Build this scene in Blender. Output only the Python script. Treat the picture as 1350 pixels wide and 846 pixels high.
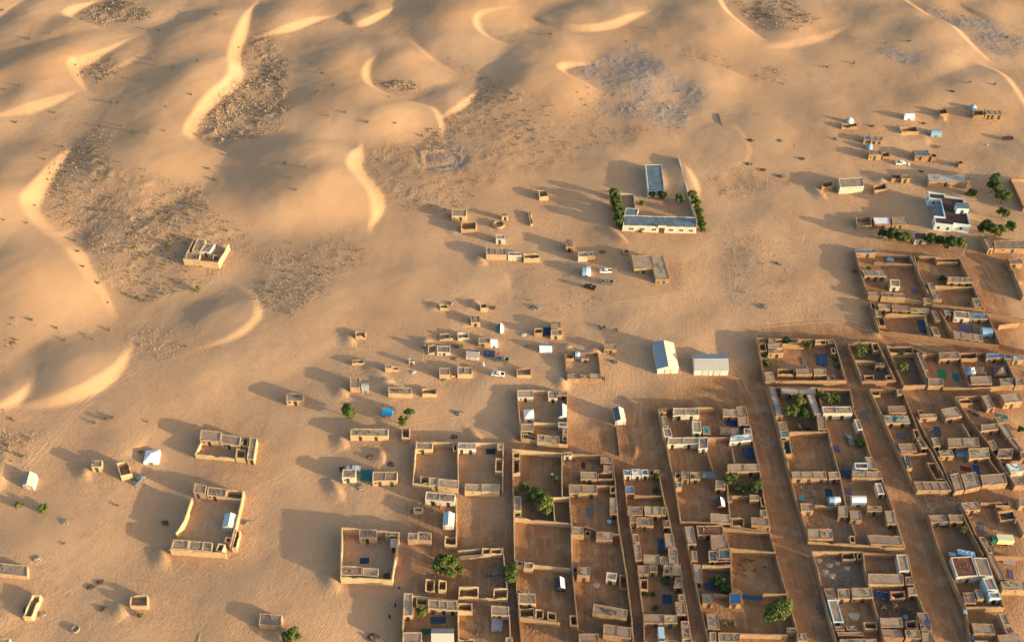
import bpy, bmesh, math, random
import numpy as np
from mathutils import Vector, Matrix
random.seed(7); rng=np.random.default_rng(11)
for o in list(bpy.data.objects): bpy.data.objects.remove(o)
scn=bpy.context.scene; COL=scn.collection
# ------------------------------------------------------------------ camera, sky, sun, exposure
cam_d=bpy.data.cameras.new('camera'); cam=bpy.data.objects.new('camera',cam_d); COL.objects.link(cam)
cam_d.sensor_width=36; cam_d.lens=36; cam_d.clip_end=20000; cam_d.clip_start=1
cam.location=(0,0,250); cam.rotation_euler=(math.radians(90-42.2),0,0); scn.camera=cam
SUN_EL=math.radians(8.8); SUN_AZ=math.radians(-25.5)
sd=Vector((math.cos(SUN_AZ)*math.cos(SUN_EL),math.sin(SUN_AZ)*math.cos(SUN_EL),math.sin(SUN_EL)))
w=bpy.data.worlds.new('World'); scn.world=w; w.use_nodes=True
nt=w.node_tree; sky=nt.nodes.new('ShaderNodeTexSky'); sky.sky_type='NISHITA'; sky.sun_disc=False
sky.sun_elevation=SUN_EL; sky.sun_rotation=math.atan2(sd.x,sd.y); sky.dust_density=3.5; sky.air_density=1.0; sky.ozone_density=1.0
bg=nt.nodes['Background']; bg.inputs['Strength'].default_value=0.15; nt.links.new(sky.outputs[0],bg.inputs[0])
sl=bpy.data.lights.new('sun','SUN'); sl.energy=3.7; sl.angle=math.radians(0.6); sl.color=(1.0,.79,.47)
so=bpy.data.objects.new('sun',sl); COL.objects.link(so); so.rotation_euler=sd.to_track_quat('Z','Y').to_euler()
vs=scn.view_settings; vs.view_transform='Standard'; vs.look='None'; vs.gamma=1; vs.exposure=1.40
# site plan, metres: x to the right, y away from the camera
VILLA=[
(172.92, 351.35),
(179.27, 349.55),
(179.14, 348.3),
(186.06, 346.08),
(182.93, 328.07),
(176.74, 329.44),
(176.12, 328.15),
(169.25, 329.57),
(170.2, 334.5),
(174.36, 333.69),
(176.41, 345.77),
(172.11, 346.65)
]
VSTAIR=[
(180.35, 340.34),
(179.81, 336.75),
(184.51, 336.41)
]
COMPOUNDS=[
('sandy mud boundary walls of the court with the white square tent', [[(1.7, 239.14), (2.48, 226.66), (3.04, 217.81), (12.28, 215.52), (17.62, 214.99), (18.55, 238.2), (1.7, 239.14)], [(7.19, 224.44), (14.98, 223.89)]], 2.0, 'pale'),
('sandy mud boundary walls of the garden court with the tall leaning tree', [[(0.2, 212.99), (15.76, 211.32)], [(0.2, 212.99), (0.27, 197.97), (0.56, 186.56), (17.58, 184.17), (17.43, 194.1), (15.21, 194.1), (15.76, 211.32)], [(10.72, 193.86), (17.23, 193.86)], [(12.44, 193.62), (12.68, 185.41)]], 2.0, 'pale'),
('sandy mud boundary walls of the court with the dark red carpet', [[(15.76, 211.32), (31.43, 210.13), (31.7, 200.43)], [(15.76, 211.32), (15.21, 194.1)]], 2.0, 'mud'),
('sandy mud boundary walls of the court with the grey carpet and blue basin', [[(17.45, 199.05), (17.43, 194.1), (17.59, 184.27)], [(26.13, 198.46), (31.34, 198.22)], [(31.7, 200.43), (31.51, 187.72), (31.49, 180.19)], [(21.28, 183.35), (24.56, 181.99)], [(29.48, 180.64), (31.49, 180.19)]], 2.0, 'mud'),
('sandy mud boundary walls of the bare plot with faint wall outlines', [[(0.56, 186.56), (0.66, 178.85), (0.8, 171.42), (3.26, 170.78), (5.78, 169.92), (16.55, 168.44)], [(17.59, 184.27), (17.27, 174.45), (17.18, 168.19)]], 2.0, 'pale'),
('sandy mud boundary walls of the court with the small dark and white tent', [[(17.27, 170.14), (17.38, 163.02), (17.86, 150.68)], [(2.07, 153.01), (12.9, 151.26)], [(1.09, 171.42), (1.41, 160.98), (1.92, 156.16), (2.07, 153.01), (2.54, 145.37)]], 2.0, 'mud'),
('sandy mud boundary walls of the court with the square two-window house', [[(31.67, 180.19), (32.45, 167.18), (32.62, 156.55), (32.7, 151.46), (32.52, 145.52)]], 2.0, 'mud'),
('sandy mud boundary walls of the court with the bright blue roofs', [[(34.57, 204.67), (34.57, 197.48), (34.59, 190.77)], [(45.54, 204.42), (45.65, 199.93), (46.05, 191.24)], [(37.23, 194.82), (45.64, 194.48)], [(34.57, 204.67), (45.54, 204.42)]], 2.0, 'mud'),
('sandy mud boundary walls of the narrow court with the dark blue tarpaulin', [[(34.59, 190.77), (35.06, 182.9), (35.29, 177.08), (35.66, 170.99)], [(46.38, 190.77), (46.86, 183.35), (47.19, 176.64), (47.53, 168.86)]], 2.0, 'mud'),
('sandy mud boundary walls of the narrow court with the orange doorway', [[(35.93, 169.92), (35.88, 159.76), (36.05, 154.18), (35.55, 145.37)], [(48.02, 169.92), (47.76, 162.53), (48.14, 156.55), (48.13, 145.74)]], 2.0, 'mud'),
('sandy mud boundary walls of the large court with the long double house', [[(48.11, 230.59), (49.23, 216.32), (49.51, 206.44), (49.96, 201.92), (50.04, 184.95), (59.9, 184.49)], [(48.11, 230.59), (61.73, 231.16), (66.69, 230.88)], [(77.09, 232.01), (77.11, 220.07), (77.06, 207.21), (76.34, 194.58), (76.08, 182.9)], [(64.59, 183.35), (75.78, 181.31)], [(61.96, 217.92), (69.65, 217.92)], [(61.71, 211.85), (62.43, 204.42)], [(69.79, 213.68), (69.59, 207.46)], [(66.47, 203.92), (64.59, 183.35)], [(66.94, 194.58), (72.3, 194.48)]], 2.0, 'mud'),
('sandy mud boundary walls of the court with the big round tree', [[(50.78, 183.35), (51.44, 168.44), (51.82, 160.57), (52.84, 145.52)], [(62.28, 182.9), (75.7, 180.86)], [(62.66, 175.76), (75.88, 174.01)], [(75.7, 180.86), (75.96, 174.45), (76.58, 160.98), (77.02, 151.07), (77.02, 146.12)], [(62.16, 183.35), (63.18, 174.45), (61.4, 160.98)], [(54.49, 169.71), (62.18, 169.29)], [(56.2, 160.37), (60.19, 159.96)], [(61.73, 148.01), (74.27, 147.63)], [(70.11, 160.37), (76.43, 160.25)]], 2.0, 'mud'),
('sandy mud boundary walls of the walled court with hedges on both sides', [[(86.58, 264.38), (113.87, 263.4), (113.28, 243.41), (85.82, 243.11), (86.25, 253.82), (86.58, 264.38)], [(95.41, 261.45), (102.61, 260.81)]], 2.0, 'mud'),
('sandy mud boundary walls of the dark walled garden with the palm trees', [[(118.1, 262.43), (128.71, 262.1), (129.98, 243.41), (118.77, 243.11), (118.49, 253.2), (118.1, 262.43)], [(118.93, 253.2), (125.32, 252.57)]], 2.0, 'mud'),
('sandy mud boundary walls of the narrow court with two pale green trees', [[(131.62, 260.49), (140.09, 259.84), (140.37, 241.62)], [(131.62, 260.49), (132.09, 241.03), (140.28, 241.32)], [(131.76, 256.97), (140.05, 256.66)]], 2.0, 'mud'),
('sandy mud boundary walls of the court with the green and teal carpets', [[(140.09, 259.84), (144.79, 256.34), (155.78, 256.97), (154.25, 241.03)], [(145.33, 240.44), (154.75, 239.96)]], 2.0, 'mud'),
('sandy mud boundary walls of the court with the white tent and the brown tent', [[(155.78, 256.97), (165.21, 256.85), (178.01, 255.71)], [(154.75, 239.96), (172.79, 241.62)], [(171.2, 256.34), (170.89, 244.61)]], 2.0, 'mud'),
('sandy mud boundary walls of the long court with the water tank roof', [[(120.17, 239.43), (121.34, 223.34), (122.27, 211.32), (123.02, 199.44)], [(120.17, 239.43), (130.95, 239.26), (131.05, 217.39), (132.53, 211.58), (133.92, 196.51)], [(122.95, 211.58), (130.85, 211.32)]], 2.0, 'mud'),
('sandy mud boundary walls of the court with the blue carpet and the leaning blue sheet', [[(132.15, 226.66), (132.99, 218.46), (134.36, 208.48), (134.65, 195.78)], [(146.11, 223.89), (147.28, 216.32), (149.6, 209.0), (151.13, 202.66)]], 2.0, 'mud'),
('sandy mud boundary walls of the court with the dark scrap piles', [[(147.66, 235.75), (149.56, 224.99), (151.27, 217.39), (152.81, 207.97), (153.88, 198.95)], [(147.66, 235.75), (156.49, 236.33)], [(152.9, 208.23), (159.04, 208.23)]], 2.0, 'mud'),
('sandy mud boundary walls of the court with the cream box truck', [[(135.41, 192.19), (136.21, 179.3), (137.02, 173.58)], [(141.43, 191.95), (145.63, 191.95)], [(138.8, 172.93), (147.27, 172.71)], [(150.18, 185.64), (150.2, 180.64)]], 2.0, 'mud'),
('sandy mud boundary walls of the court with the white fronted house and blue awnings', [[(124.27, 187.49), (123.52, 177.08), (124.43, 163.84), (125.1, 156.16), (122.97, 145.52)], [(134.34, 187.72), (135.6, 173.14)], [(125.1, 156.16), (135.73, 156.16)], [(135.92, 165.71), (135.73, 156.16)]], 2.0, 'mud'),
('sandy mud boundary walls of the rubble strewn lot', [[(86.74, 174.45), (101.11, 174.23)], [(86.55, 173.58), (86.96, 168.86), (86.92, 163.02)], [(101.23, 174.01), (100.43, 168.02), (100.22, 163.02)]], 2.0, 'mud'),
('sandy mud boundary walls of the small court with the white sided corner room', [[(101.23, 174.01), (110.3, 173.14)], [(113.94, 173.14), (112.81, 163.02)]], 2.0, 'mud'),
('sandy mud boundary walls of the court with the pale sand heap', [[(86.82, 161.79), (86.67, 154.97), (87.06, 145.52)], [(100.05, 158.95), (99.93, 145.52)]], 2.0, 'mud'),
('sandy mud boundary walls of the cluttered court with round blue basins', [[(112.81, 163.02), (113.25, 154.97), (113.31, 145.52)]], 2.0, 'mud'),
('sandy mud boundary walls of the court with the grey concrete roofs and three trees', [[(86.18, 240.44), (103.35, 240.14), (113.55, 239.26), (112.75, 231.73)], [(86.18, 240.44), (86.09, 224.44), (85.98, 204.42), (86.36, 202.41)], [(89.58, 220.34), (101.8, 220.34)], [(102.85, 239.84), (102.25, 231.44)]], 2.0, 'mud'),
('sandy mud boundary walls of the bare court behind the four-bay house', [[(89.58, 220.34), (101.8, 220.34)], [(86.41, 209.51), (86.38, 204.42)], [(101.98, 221.16), (101.6, 214.2), (101.45, 203.41), (100.47, 191.24)]], 2.0, 'mud'),
('sandy mud boundary walls of the court with the dark car and blue table', [[(112.33, 230.03), (113.01, 224.44), (112.96, 210.03)]], 2.0, 'mud'),
('sandy mud boundary walls of the court with the twin white tents', [[(85.98, 204.42), (85.93, 194.58), (86.46, 187.03), (87.04, 178.41)], [(112.96, 210.03), (114.04, 201.42), (114.4, 187.96)], [(91.28, 191.01), (98.4, 190.53)], [(100.58, 184.72), (100.77, 180.19)], [(86.39, 177.96), (113.77, 175.76)], [(114.03, 189.36), (113.89, 176.2)]], 2.0, 'mud'),
('sandy mud boundary walls of the court with the striped shade roof', [[(133.88, 315.28), (132.63, 300.55), (132.28, 288.03)], [(132.19, 287.67), (145.28, 285.88), (154.12, 282.7)], [(154.47, 311.32), (154.58, 296.8), (154.47, 282.35)], [(141.75, 313.29), (154.36, 310.93)], [(139.82, 307.81), (153.76, 305.5)]], 2.0, 'mud'),
('sandy mud boundary walls of the court with the grey bushes along its back wall', [[(155.72, 310.54), (154.55, 298.29), (155.15, 283.05)], [(157.79, 310.93), (172.96, 309.37), (172.55, 280.25)], [(155.05, 282.7), (172.35, 279.69)], [(158.7, 293.11), (172.2, 292.38)]], 2.0, 'mud'),
('sandy mud boundary walls of the court with the blue shaded wall', [[(131.65, 283.76), (131.63, 277.47), (131.04, 268.34), (152.14, 264.38), (171.01, 260.81)], [(149.62, 275.41), (148.6, 266.02)], [(156.18, 278.86), (156.71, 264.71)], [(136.03, 277.61), (150.38, 276.44)]], 2.0, 'mud'),
('sandy mud boundary walls of the court with the pale blue tent by its right wall', [[(172.75, 277.47), (171.69, 261.45), (182.76, 256.66)], [(156.85, 279.55), (172.75, 277.47), (185.05, 274.73)], [(174.9, 271.21), (182.43, 272.56)]], 2.0, 'mud'),
('sandy mud boundary walls of the court at the right edge with white tanks', [[(191.15, 308.98), (191.05, 301.3), (189.48, 287.31)], [(191.05, 296.06), (195.2, 295.69)]], 2.0, 'mud'),
('sandy mud boundary walls of the walled garden at the upper right edge', [[(212.27, 363.46), (210.31, 342.93)], [(212.27, 363.46), (220.61, 363.46)]], 2.0, 'mud'),
('cream boundary walls of the school', [[(72.95, 381.4), (73.43, 360.77), (74.4, 337.06)], [(45.5, 353.3), (50.83, 352.52), (50.78, 337.06)]], 1.8, 'cream'),
('sandy mud boundary walls of the small square court with the shade-tinted white tent', [[(18.29, 257.1), (29.97, 257.1), (30.25, 244.31), (18.67, 244.31), (18.29, 257.1)]], 2.0, 'mud'),
('sandy mud boundary walls of the broken wall line below the lone shed', [[(34.06, 223.97), (34.23, 211.92)]], 1.0, 'mud'),
('sandy mud boundary walls of the twin courts with the shared middle wall', [[(-30.67, 216.32), (-18.94, 215.79), (-5.03, 215.52)], [(-30.67, 216.32), (-30.55, 209.0), (-30.46, 199.44), (-22.84, 198.36)], [(-17.31, 215.26), (-16.49, 199.44)], [(-2.82, 215.52), (-2.89, 196.51)], [(-5.03, 215.52), (-2.82, 215.52)]], 2.0, 'pale'),
('sandy mud boundary walls of the thin low wall left of the open yard', [[(-17.03, 195.12), (-16.55, 185.23), (-16.22, 177.12)]], 0.7, 'pale'),
('sandy mud boundary walls of the open yard with a low back wall', [[(-15.74, 174.95), (-8.8, 175.6)], [(-14.93, 172.99), (-10.58, 173.51), (-2.92, 173.94)], [(-2.75, 176.04), (-1.98, 169.13), (-1.42, 162.87)], [(-9.32, 159.41), (-5.1, 159.21)]], 1.6, 'pale'),
('sandy mud boundary walls of the court with the grey and cream gabled roof', [[(-30.14, 160.57), (-29.75, 153.4), (-29.29, 145.37)], [(-27.72, 159.76), (-15.06, 158.15)], [(-14.87, 154.97), (-14.29, 145.37)], [(-0.76, 153.79), (-0.34, 145.37)]], 2.0, 'pale'),
('sandy mud boundary walls of the lone square court with dark mats', [[(-50.09, 182.43), (-49.17, 173.93), (-48.26, 165.49), (-33.88, 164.46), (-33.46, 173.01), (-33.19, 180.67), (-50.09, 182.43)]], 2.5, 'pale'),
('sandy mud boundary walls of the large left court with the white gabled tent', [[(-81.81, 196.36), (-81.7, 188.93), (-81.66, 182.11)], [(-96.9, 193.36), (-97.23, 185.31), (-98.59, 180.7)], [(-98.82, 175.17), (-82.69, 173.81)], [(-81.8, 182.11), (-81.76, 176.2)]], 2.1, 'pale'),
('sandy mud boundary walls of the long house with a low yard wall', [[(-99.61, 216.77), (-100.3, 212.07), (-87.43, 210.21)]], 1.0, 'pale'),
('sandy mud boundary walls of the lone ruined house among the dunes', [[(-125.56, 321.73), (-126.75, 308.67), (-112.99, 306.62), (-111.29, 317.94)]], 2.2, 'pale'),
('sandy mud boundary walls of the abandoned sand filled plot on the upper right', [[(96.68, 391.79), (96.57, 419.41), (122.14, 418.73)], [(121.06, 417.72), (117.2, 390.86)], [(119.97, 405.46), (128.03, 404.16), (126.05, 390.24)]], 0.3, 'mud'),
('sandy mud boundary walls of the buried plot at the bottom edge', [[(-84.69, 146.45), (-84.75, 155.02), (-78.62, 155.73), (-76.79, 152.9)]], 0.4, 'pale')
]
ROOMS=[
('flat roofed white room, back left of the court with the white square tent', [1.78, 238.7, 1.89, 235.44, 7.15, 235.44], 2.45, 1, 'mud', 'white', 0, 0),
('small flat roofed white room, back right of the court with the white square tent', [11.94, 238.35, 12.1, 235.03, 15.21, 234.86], 2.45, 1, 'mud', 'white', 0, 0),
('tiny flat roofed room, back right of the court with the white square tent', [15.43, 237.77, 15.39, 236.48, 18.33, 236.19], 2.45, 1, 'mud', 'mud', 0, 0),
('flat roofed room, front left of the court with the white square tent', [2.87, 223.76, 3.05, 220.49, 7.12, 220.32], 2.45, 1, 'mud', 'pale', 0, 0),
('small roofless room, front left of the court with the white square tent', [3.33, 219.94, 3.56, 217.52, 7.87, 216.45], 2.15, 1, 'none', 'pale', 1, 1),
('flat roofed room, front of the court with the white square tent', [8.11, 219.03, 7.97, 215.93, 12.46, 215.13], 2.45, 2, 'mud', 'pale', 0, 1),
('small flat roofed room, front right of the court with the white square tent', [12.76, 218.6, 12.54, 215.13, 15.06, 214.76], 2.45, 1, 'mud', 'mud', 0, 1),
('tiny flat roofed white room, right of the court with the white square tent', [14.98, 224.31, 15.04, 222.28, 17.89, 222.12], 2.45, 1, 'mud', 'white', 0, 0),
('tiny flat roofed room, front right of the court with the white square tent', [16.33, 221.84, 16.23, 219.13, 17.77, 219.03], 2.45, 1, 'mud', 'mud', 0, 1),
('tiny roofless room, front right of the court with the white square tent', [16.15, 218.86, 16.07, 216.83, 17.56, 216.72], 2.15, 1, 'none', 'pale', 1, 1),
('tiny roofless room, back left of the garden court with the tall leaning tree', [0.28, 211.98, 0.28, 209.49, 2.46, 209.49], 2.15, 1, 'none', 'pale', 1, 0),
('small roofless room, back left of the garden court with the tall leaning tree', [0.28, 208.97, 0.39, 203.79, 2.55, 203.79], 2.15, 1, 'none', 'pale', 1, 0),
('small flat roofed room, front left of the garden court with the tall leaning tree', [0.57, 194.23, 0.57, 188.78, 2.83, 188.64], 2.45, 1, 'mud', 'pale', 0, 1),
('tiny roofless room, front left of the garden court with the tall leaning tree', [0.57, 188.68, 0.68, 187.01, 2.82, 186.91], 2.15, 1, 'none', 'pale', 1, 1),
('tiny flat roofed white room, back left of the court with the dark red carpet', [16.36, 211.72, 16.3, 210.16, 18.88, 210.16], 2.45, 1, 'mud', 'white', 0, 0),
('small flat roofed room, back right of the court with the dark red carpet', [27.81, 209.91, 27.64, 207.34, 31.18, 207.08], 2.45, 1, 'mud', 'mud', 0, 0),
('tiny flat roofed room, right of the court with the dark red carpet', [28.45, 206.32, 28.29, 203.95, 31.14, 203.8], 2.45, 1, 'mud', 'mud', 0, 0),
('flat roofed room, left of the court with the dark red carpet', [21.23, 203.8, 21.2, 200.9, 26.24, 200.66], 2.45, 1, 'mud', 'mud', 0, 0),
('roofless room, right of the court with the dark red carpet', [26.58, 203.89, 26.48, 201.05, 31.25, 200.8], 2.15, 1, 'none', 'mud', 1, 0),
('long flat roofed room, back left of the court with the grey carpet and blue basin', [17.42, 198.69, 17.28, 195.43, 25.91, 195.19], 2.45, 2, 'mud', 'mud', 0, 0),
('tiny roofless room, back right of the court with the grey carpet and blue basin', [29.97, 198.1, 29.91, 195.67, 31.34, 195.67], 2.15, 1, 'none', 'mud', 1, 0),
('long flat roofed room, right of the court with the grey carpet and blue basin', [29.52, 193.65, 29.21, 187.62, 31.45, 187.38], 2.45, 1, 'mud', 'mud', 0, 0),
('small flat roofed room, front left of the court with the grey carpet and blue basin', [17.71, 183.25, 17.7, 180.31, 21.08, 179.86], 2.45, 1, 'mud', 'mud', 0, 1),
('tiny roofless room, front left of the court with the grey carpet and blue basin', [21.51, 182.11, 21.3, 180.31, 23.02, 179.86], 2.15, 1, 'none', 'mud', 1, 1),
('small flat roofed room, front right of the court with the grey carpet and blue basin', [24.86, 181.21, 24.51, 178.53, 29.27, 178.08], 2.45, 1, 'mud', 'mud', 0, 1),
('tiny flat roofed room, front left of the bare plot with faint wall outlines', [3.61, 170.6, 3.31, 168.56, 5.93, 168.22], 2.45, 1, 'mud', 'pale', 0, 1),
('flat roofed room, left of the court with the small dark and white tent', [1.76, 160.48, 1.75, 157.26, 6.63, 157.06], 2.45, 1, 'mud', 'pale', 0, 0),
('small roofless room, left of the court with the small dark and white tent', [2.02, 155.98, 2.07, 153.11, 6.22, 152.92], 2.15, 1, 'none', 'mud', 1, 0),
('leftmost tiny roofless room, middle of the court with the small dark and white tent', [6.44, 155.67, 6.39, 152.72, 8.63, 152.53], 2.15, 1, 'none', 'pale', 1, 0),
('rightmost tiny roofless room, middle of the court with the small dark and white tent', [9.72, 154.88, 9.72, 152.33, 12.05, 151.75], 2.15, 1, 'none', 'pale', 1, 0),
('tiny roofless room, front right of the court with the small dark and white tent', [15.75, 153.7, 15.79, 150.59, 17.77, 150.4], 2.15, 1, 'none', 'mud', 1, 1),
('tiny roofless room, back left of the court with the small dark and white tent', [1.27, 171.23, 1.44, 169.61, 3.17, 169.27], 2.15, 1, 'none', 'pale', 1, 0),
('small flat roofed house, left of the court with the square two-window house', [18.65, 168.4, 18.34, 165.67, 22.0, 165.55], 3.3, 1, 'mud', 'mud', 0, 0),
('tiny flat roofed white room, right of the court with the square two-window house', [26.87, 167.29, 26.43, 164.99, 29.35, 164.58], 2.45, 1, 'mud', 'white', 0, 0),
('small roofless room, right of the court with the square two-window house', [30.43, 166.65, 30.27, 162.31, 32.37, 162.1], 2.15, 1, 'none', 'mud', 1, 0),
('long flat roofed room, front of the court with the square two-window house', [22.51, 157.06, 22.09, 154.1, 31.34, 152.15], 2.45, 1, 'mud', 'mud', 0, 1),
('long flat roofed room, front right of the court with the square two-window house', [24.88, 150.8, 24.56, 147.55, 32.05, 146.41], 2.45, 2, 'mud', 'mud', 0, 1),
('flat roofed room, front left of the court with the square two-window house', [18.04, 147.74, 17.91, 145.1, 23.25, 145.1], 2.45, 1, 'mud', 'mud', 0, 1),
('tiny blue roofed white room, back left of the court with the bright blue roofs', [34.52, 204.45, 34.54, 202.3, 36.87, 202.15], 2.45, 1, 'blue', 'white', 0, 0),
('tiny white roofed white room, back of the court with the bright blue roofs', [37.1, 204.8, 37.08, 202.3, 39.8, 202.15], 2.45, 1, 'white', 'white', 0, 0),
('tiny blue roofed white room, back of the court with the bright blue roofs', [40.11, 204.65, 40.13, 202.4, 42.23, 202.3], 2.45, 1, 'blue', 'white', 0, 0),
('tiny roofless room, back right of the court with the bright blue roofs', [42.48, 204.55, 42.52, 202.54, 43.96, 202.54], 2.15, 1, 'none', 'mud', 1, 0),
('tiny flat roofed room, back right of the court with the bright blue roofs', [43.92, 204.3, 43.89, 203.29, 45.37, 203.14], 2.45, 1, 'mud', 'mud', 0, 0),
('small blue roofed room, left of the court with the bright blue roofs', [34.6, 198.2, 34.47, 195.28, 37.15, 195.19], 2.45, 1, 'blue', 'mud', 0, 0),
('flat roofed room, back left of the narrow court with the dark blue tarpaulin', [34.71, 190.28, 34.45, 187.15, 38.95, 187.06], 2.45, 1, 'mud', 'mud', 0, 0),
('rightmost flat roofed room, back of the narrow court with the dark blue tarpaulin', [39.64, 190.28, 39.52, 187.06, 44.4, 186.92], 2.45, 2, 'mud', 'mud', 0, 0),
('tiny flat roofed room, back right of the narrow court with the dark blue tarpaulin', [44.83, 190.19, 44.61, 187.15, 45.92, 187.06], 2.45, 1, 'mud', 'mud', 0, 0),
('tiny flat roofed room, back left of the narrow court with the dark blue tarpaulin', [34.98, 186.78, 34.96, 184.39, 36.64, 184.3], 2.45, 1, 'mud', 'mud', 0, 0),
('leftmost flat roofed room, back of the narrow court with the dark blue tarpaulin', [36.91, 186.46, 36.75, 183.48, 41.76, 183.25], 2.45, 1, 'mud', 'mud', 0, 0),
('tiny flat roofed room, right of the narrow court with the dark blue tarpaulin', [44.59, 185.21, 44.7, 182.79, 46.74, 182.79], 2.45, 1, 'mud', 'mud', 0, 0),
('tiny reddish roofed room, left of the narrow court with the dark blue tarpaulin', [35.17, 180.31, 35.21, 177.42, 37.11, 177.29], 2.45, 1, 'red', 'mud', 0, 0),
('small flat roofed room, front left of the narrow court with the dark blue tarpaulin', [35.23, 176.76, 35.28, 171.19, 37.26, 171.11], 2.45, 2, 'mud', 'mud', 0, 1),
('small flat roofed room, right of the narrow court with the dark blue tarpaulin', [44.63, 180.54, 44.57, 175.66, 47.19, 175.53], 2.45, 1, 'mud', 'mud', 0, 0),
('flat roofed room, front right of the narrow court with the dark blue tarpaulin', [45.14, 175.22, 44.79, 169.83, 47.39, 169.62], 2.45, 1, 'mud', 'mud', 0, 1),
('flat roofed room, front of the narrow court with the dark blue tarpaulin', [37.85, 173.48, 37.54, 170.25, 42.01, 169.83], 2.45, 1, 'mud', 'mud', 0, 1),
('tiny flat roofed room, front right of the narrow court with the dark blue tarpaulin', [42.49, 172.61, 42.2, 169.96, 44.54, 169.83], 2.45, 1, 'mud', 'mud', 0, 1),
('small flat roofed room, back left of the narrow court with the orange doorway', [35.86, 169.62, 35.59, 166.66, 38.69, 166.54], 2.45, 1, 'mud', 'mud', 0, 0),
('tiny flat roofed room, back of the narrow court with the orange doorway', [39.11, 169.62, 39.07, 167.5, 41.38, 167.29], 2.45, 1, 'mud', 'mud', 0, 0),
('flat roofed room, back right of the narrow court with the orange doorway', [43.25, 169.62, 42.73, 166.54, 47.53, 166.24], 2.45, 2, 'mud', 'mud', 0, 0),
('small flat roofed room, back right of the narrow court with the orange doorway', [46.0, 165.41, 45.28, 162.32, 47.57, 162.23], 2.45, 1, 'mud', 'mud', 0, 0),
('small roofless room, back left of the narrow court with the orange doorway', [36.22, 165.4, 35.89, 161.9, 38.1, 161.69], 2.15, 1, 'none', 'mud', 1, 0),
('tiny flat roofed room, right of the narrow court with the orange doorway', [46.25, 160.08, 46.18, 158.06, 47.74, 157.98], 2.45, 1, 'mud', 'mud', 0, 0),
('small flat roofed room, right of the narrow court with the orange doorway', [45.08, 157.66, 45.14, 153.71, 47.7, 153.51], 2.45, 1, 'mud', 'mud', 0, 0),
('flat roofed room, front left of the narrow court with the orange doorway', [35.99, 153.9, 35.8, 151.18, 41.22, 151.1], 2.45, 1, 'mud', 'mud', 0, 0),
('small flat roofed room, front of the narrow court with the orange doorway', [41.57, 153.71, 41.4, 151.18, 44.98, 150.99], 2.45, 1, 'sand', 'mud', 0, 0),
('small flat roofed room, front right of the narrow court with the orange doorway', [45.94, 151.76, 45.79, 146.41, 48.0, 146.41], 2.45, 1, 'mud', 'mud', 0, 1),
('tiny flat roofed room, back left of the large court with the long double house', [48.02, 230.17, 48.08, 228.76, 50.75, 228.48], 2.45, 1, 'mud', 'mud', 0, 0),
('small flat roofed room, back left of the large court with the long double house', [48.73, 227.08, 48.87, 222.66, 50.69, 222.5], 2.45, 2, 'mud', 'mud', 0, 0),
('small flat roofed white room, back left of the large court with the long double house', [48.56, 221.74, 48.77, 218.06, 51.37, 217.79], 2.45, 1, 'mud', 'white', 0, 0),
('long flat roofed white room, back left of the large court with the long double house', [53.05, 230.46, 52.69, 227.36, 61.22, 227.2], 2.45, 2, 'mud', 'white', 0, 0),
('flat roofed white room, back of the large court with the long double house', [58.54, 224.7, 58.12, 219.94, 60.93, 219.67], 2.45, 1, 'mud', 'white', 0, 0),
('small teal roofed room, back of the large court with the long double house', [61.54, 222.66, 61.38, 219.4, 63.79, 219.24], 2.45, 1, 'teal', 'mud', 0, 0),
('long flat roofed white room, left of the large court with the long double house', [49.95, 217.79, 49.43, 214.97, 59.3, 215.13], 2.45, 2, 'mud', 'white', 0, 0),
('flat roofed white room, middle of the large court with the long double house', [59.86, 217.79, 59.02, 213.03, 62.06, 213.29], 2.45, 1, 'mud', 'white', 0, 0),
('flat roofed room, back right of the large court with the long double house', [69.44, 230.17, 69.07, 226.92, 73.86, 226.69], 2.45, 1, 'mud', 'mud', 0, 0),
('farthest small flat roofed room, back right of the large court with the long double house', [73.8, 231.42, 73.55, 227.36, 76.53, 227.36], 2.45, 1, 'mud', 'mud', 0, 0),
('nearest small flat roofed room, back right of the large court with the long double house', [73.69, 226.92, 73.52, 223.38, 76.77, 223.21], 2.45, 1, 'mud', 'mud', 0, 0),
('tiny flat roofed white room, back right of the large court with the long double house', [74.88, 221.74, 74.61, 219.4, 76.9, 219.24], 2.45, 1, 'mud', 'white', 0, 0),
('long white roofed white room, back right of the large court with the long double house', [70.0, 218.49, 69.46, 215.82, 76.44, 216.62], 2.45, 1, 'white', 'white', 0, 0),
('long flat roofed room, right of the large court with the long double house', [67.37, 206.83, 66.78, 203.8, 76.77, 203.8], 2.45, 2, 'mud', 'mud', 0, 0),
('tiny roofless room, left of the large court with the long double house', [50.53, 203.54, 50.26, 201.3, 52.02, 201.3], 2.15, 1, 'none', 'mud', 1, 0),
('leftmost small flat roofed room, left of the large court with the long double house', [52.41, 203.8, 52.12, 200.81, 54.51, 200.66], 2.45, 1, 'mud', 'mud', 0, 0),
('rightmost small flat roofed room, left of the large court with the long double house', [55.01, 203.65, 54.84, 200.81, 57.93, 200.66], 2.45, 1, 'mud', 'mud', 0, 0),
('small flat roofed room, middle of the large court with the long double house', [62.55, 200.31, 62.08, 197.13, 65.12, 196.88], 2.45, 1, 'mud', 'mud', 0, 0),
('tiny teal roofed room, left of the large court with the long double house', [50.42, 199.57, 50.23, 197.37, 51.89, 197.37], 2.45, 1, 'teal', 'mud', 0, 0),
('flat roofed room, front of the large court with the long double house', [59.2, 187.85, 58.91, 184.48, 64.62, 183.93], 2.45, 1, 'mud', 'mud', 0, 1),
('small roofless room, front of the large court with the long double house', [65.25, 186.45, 64.89, 183.47, 68.66, 183.24], 2.15, 1, 'none', 'mud', 1, 1),
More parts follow.
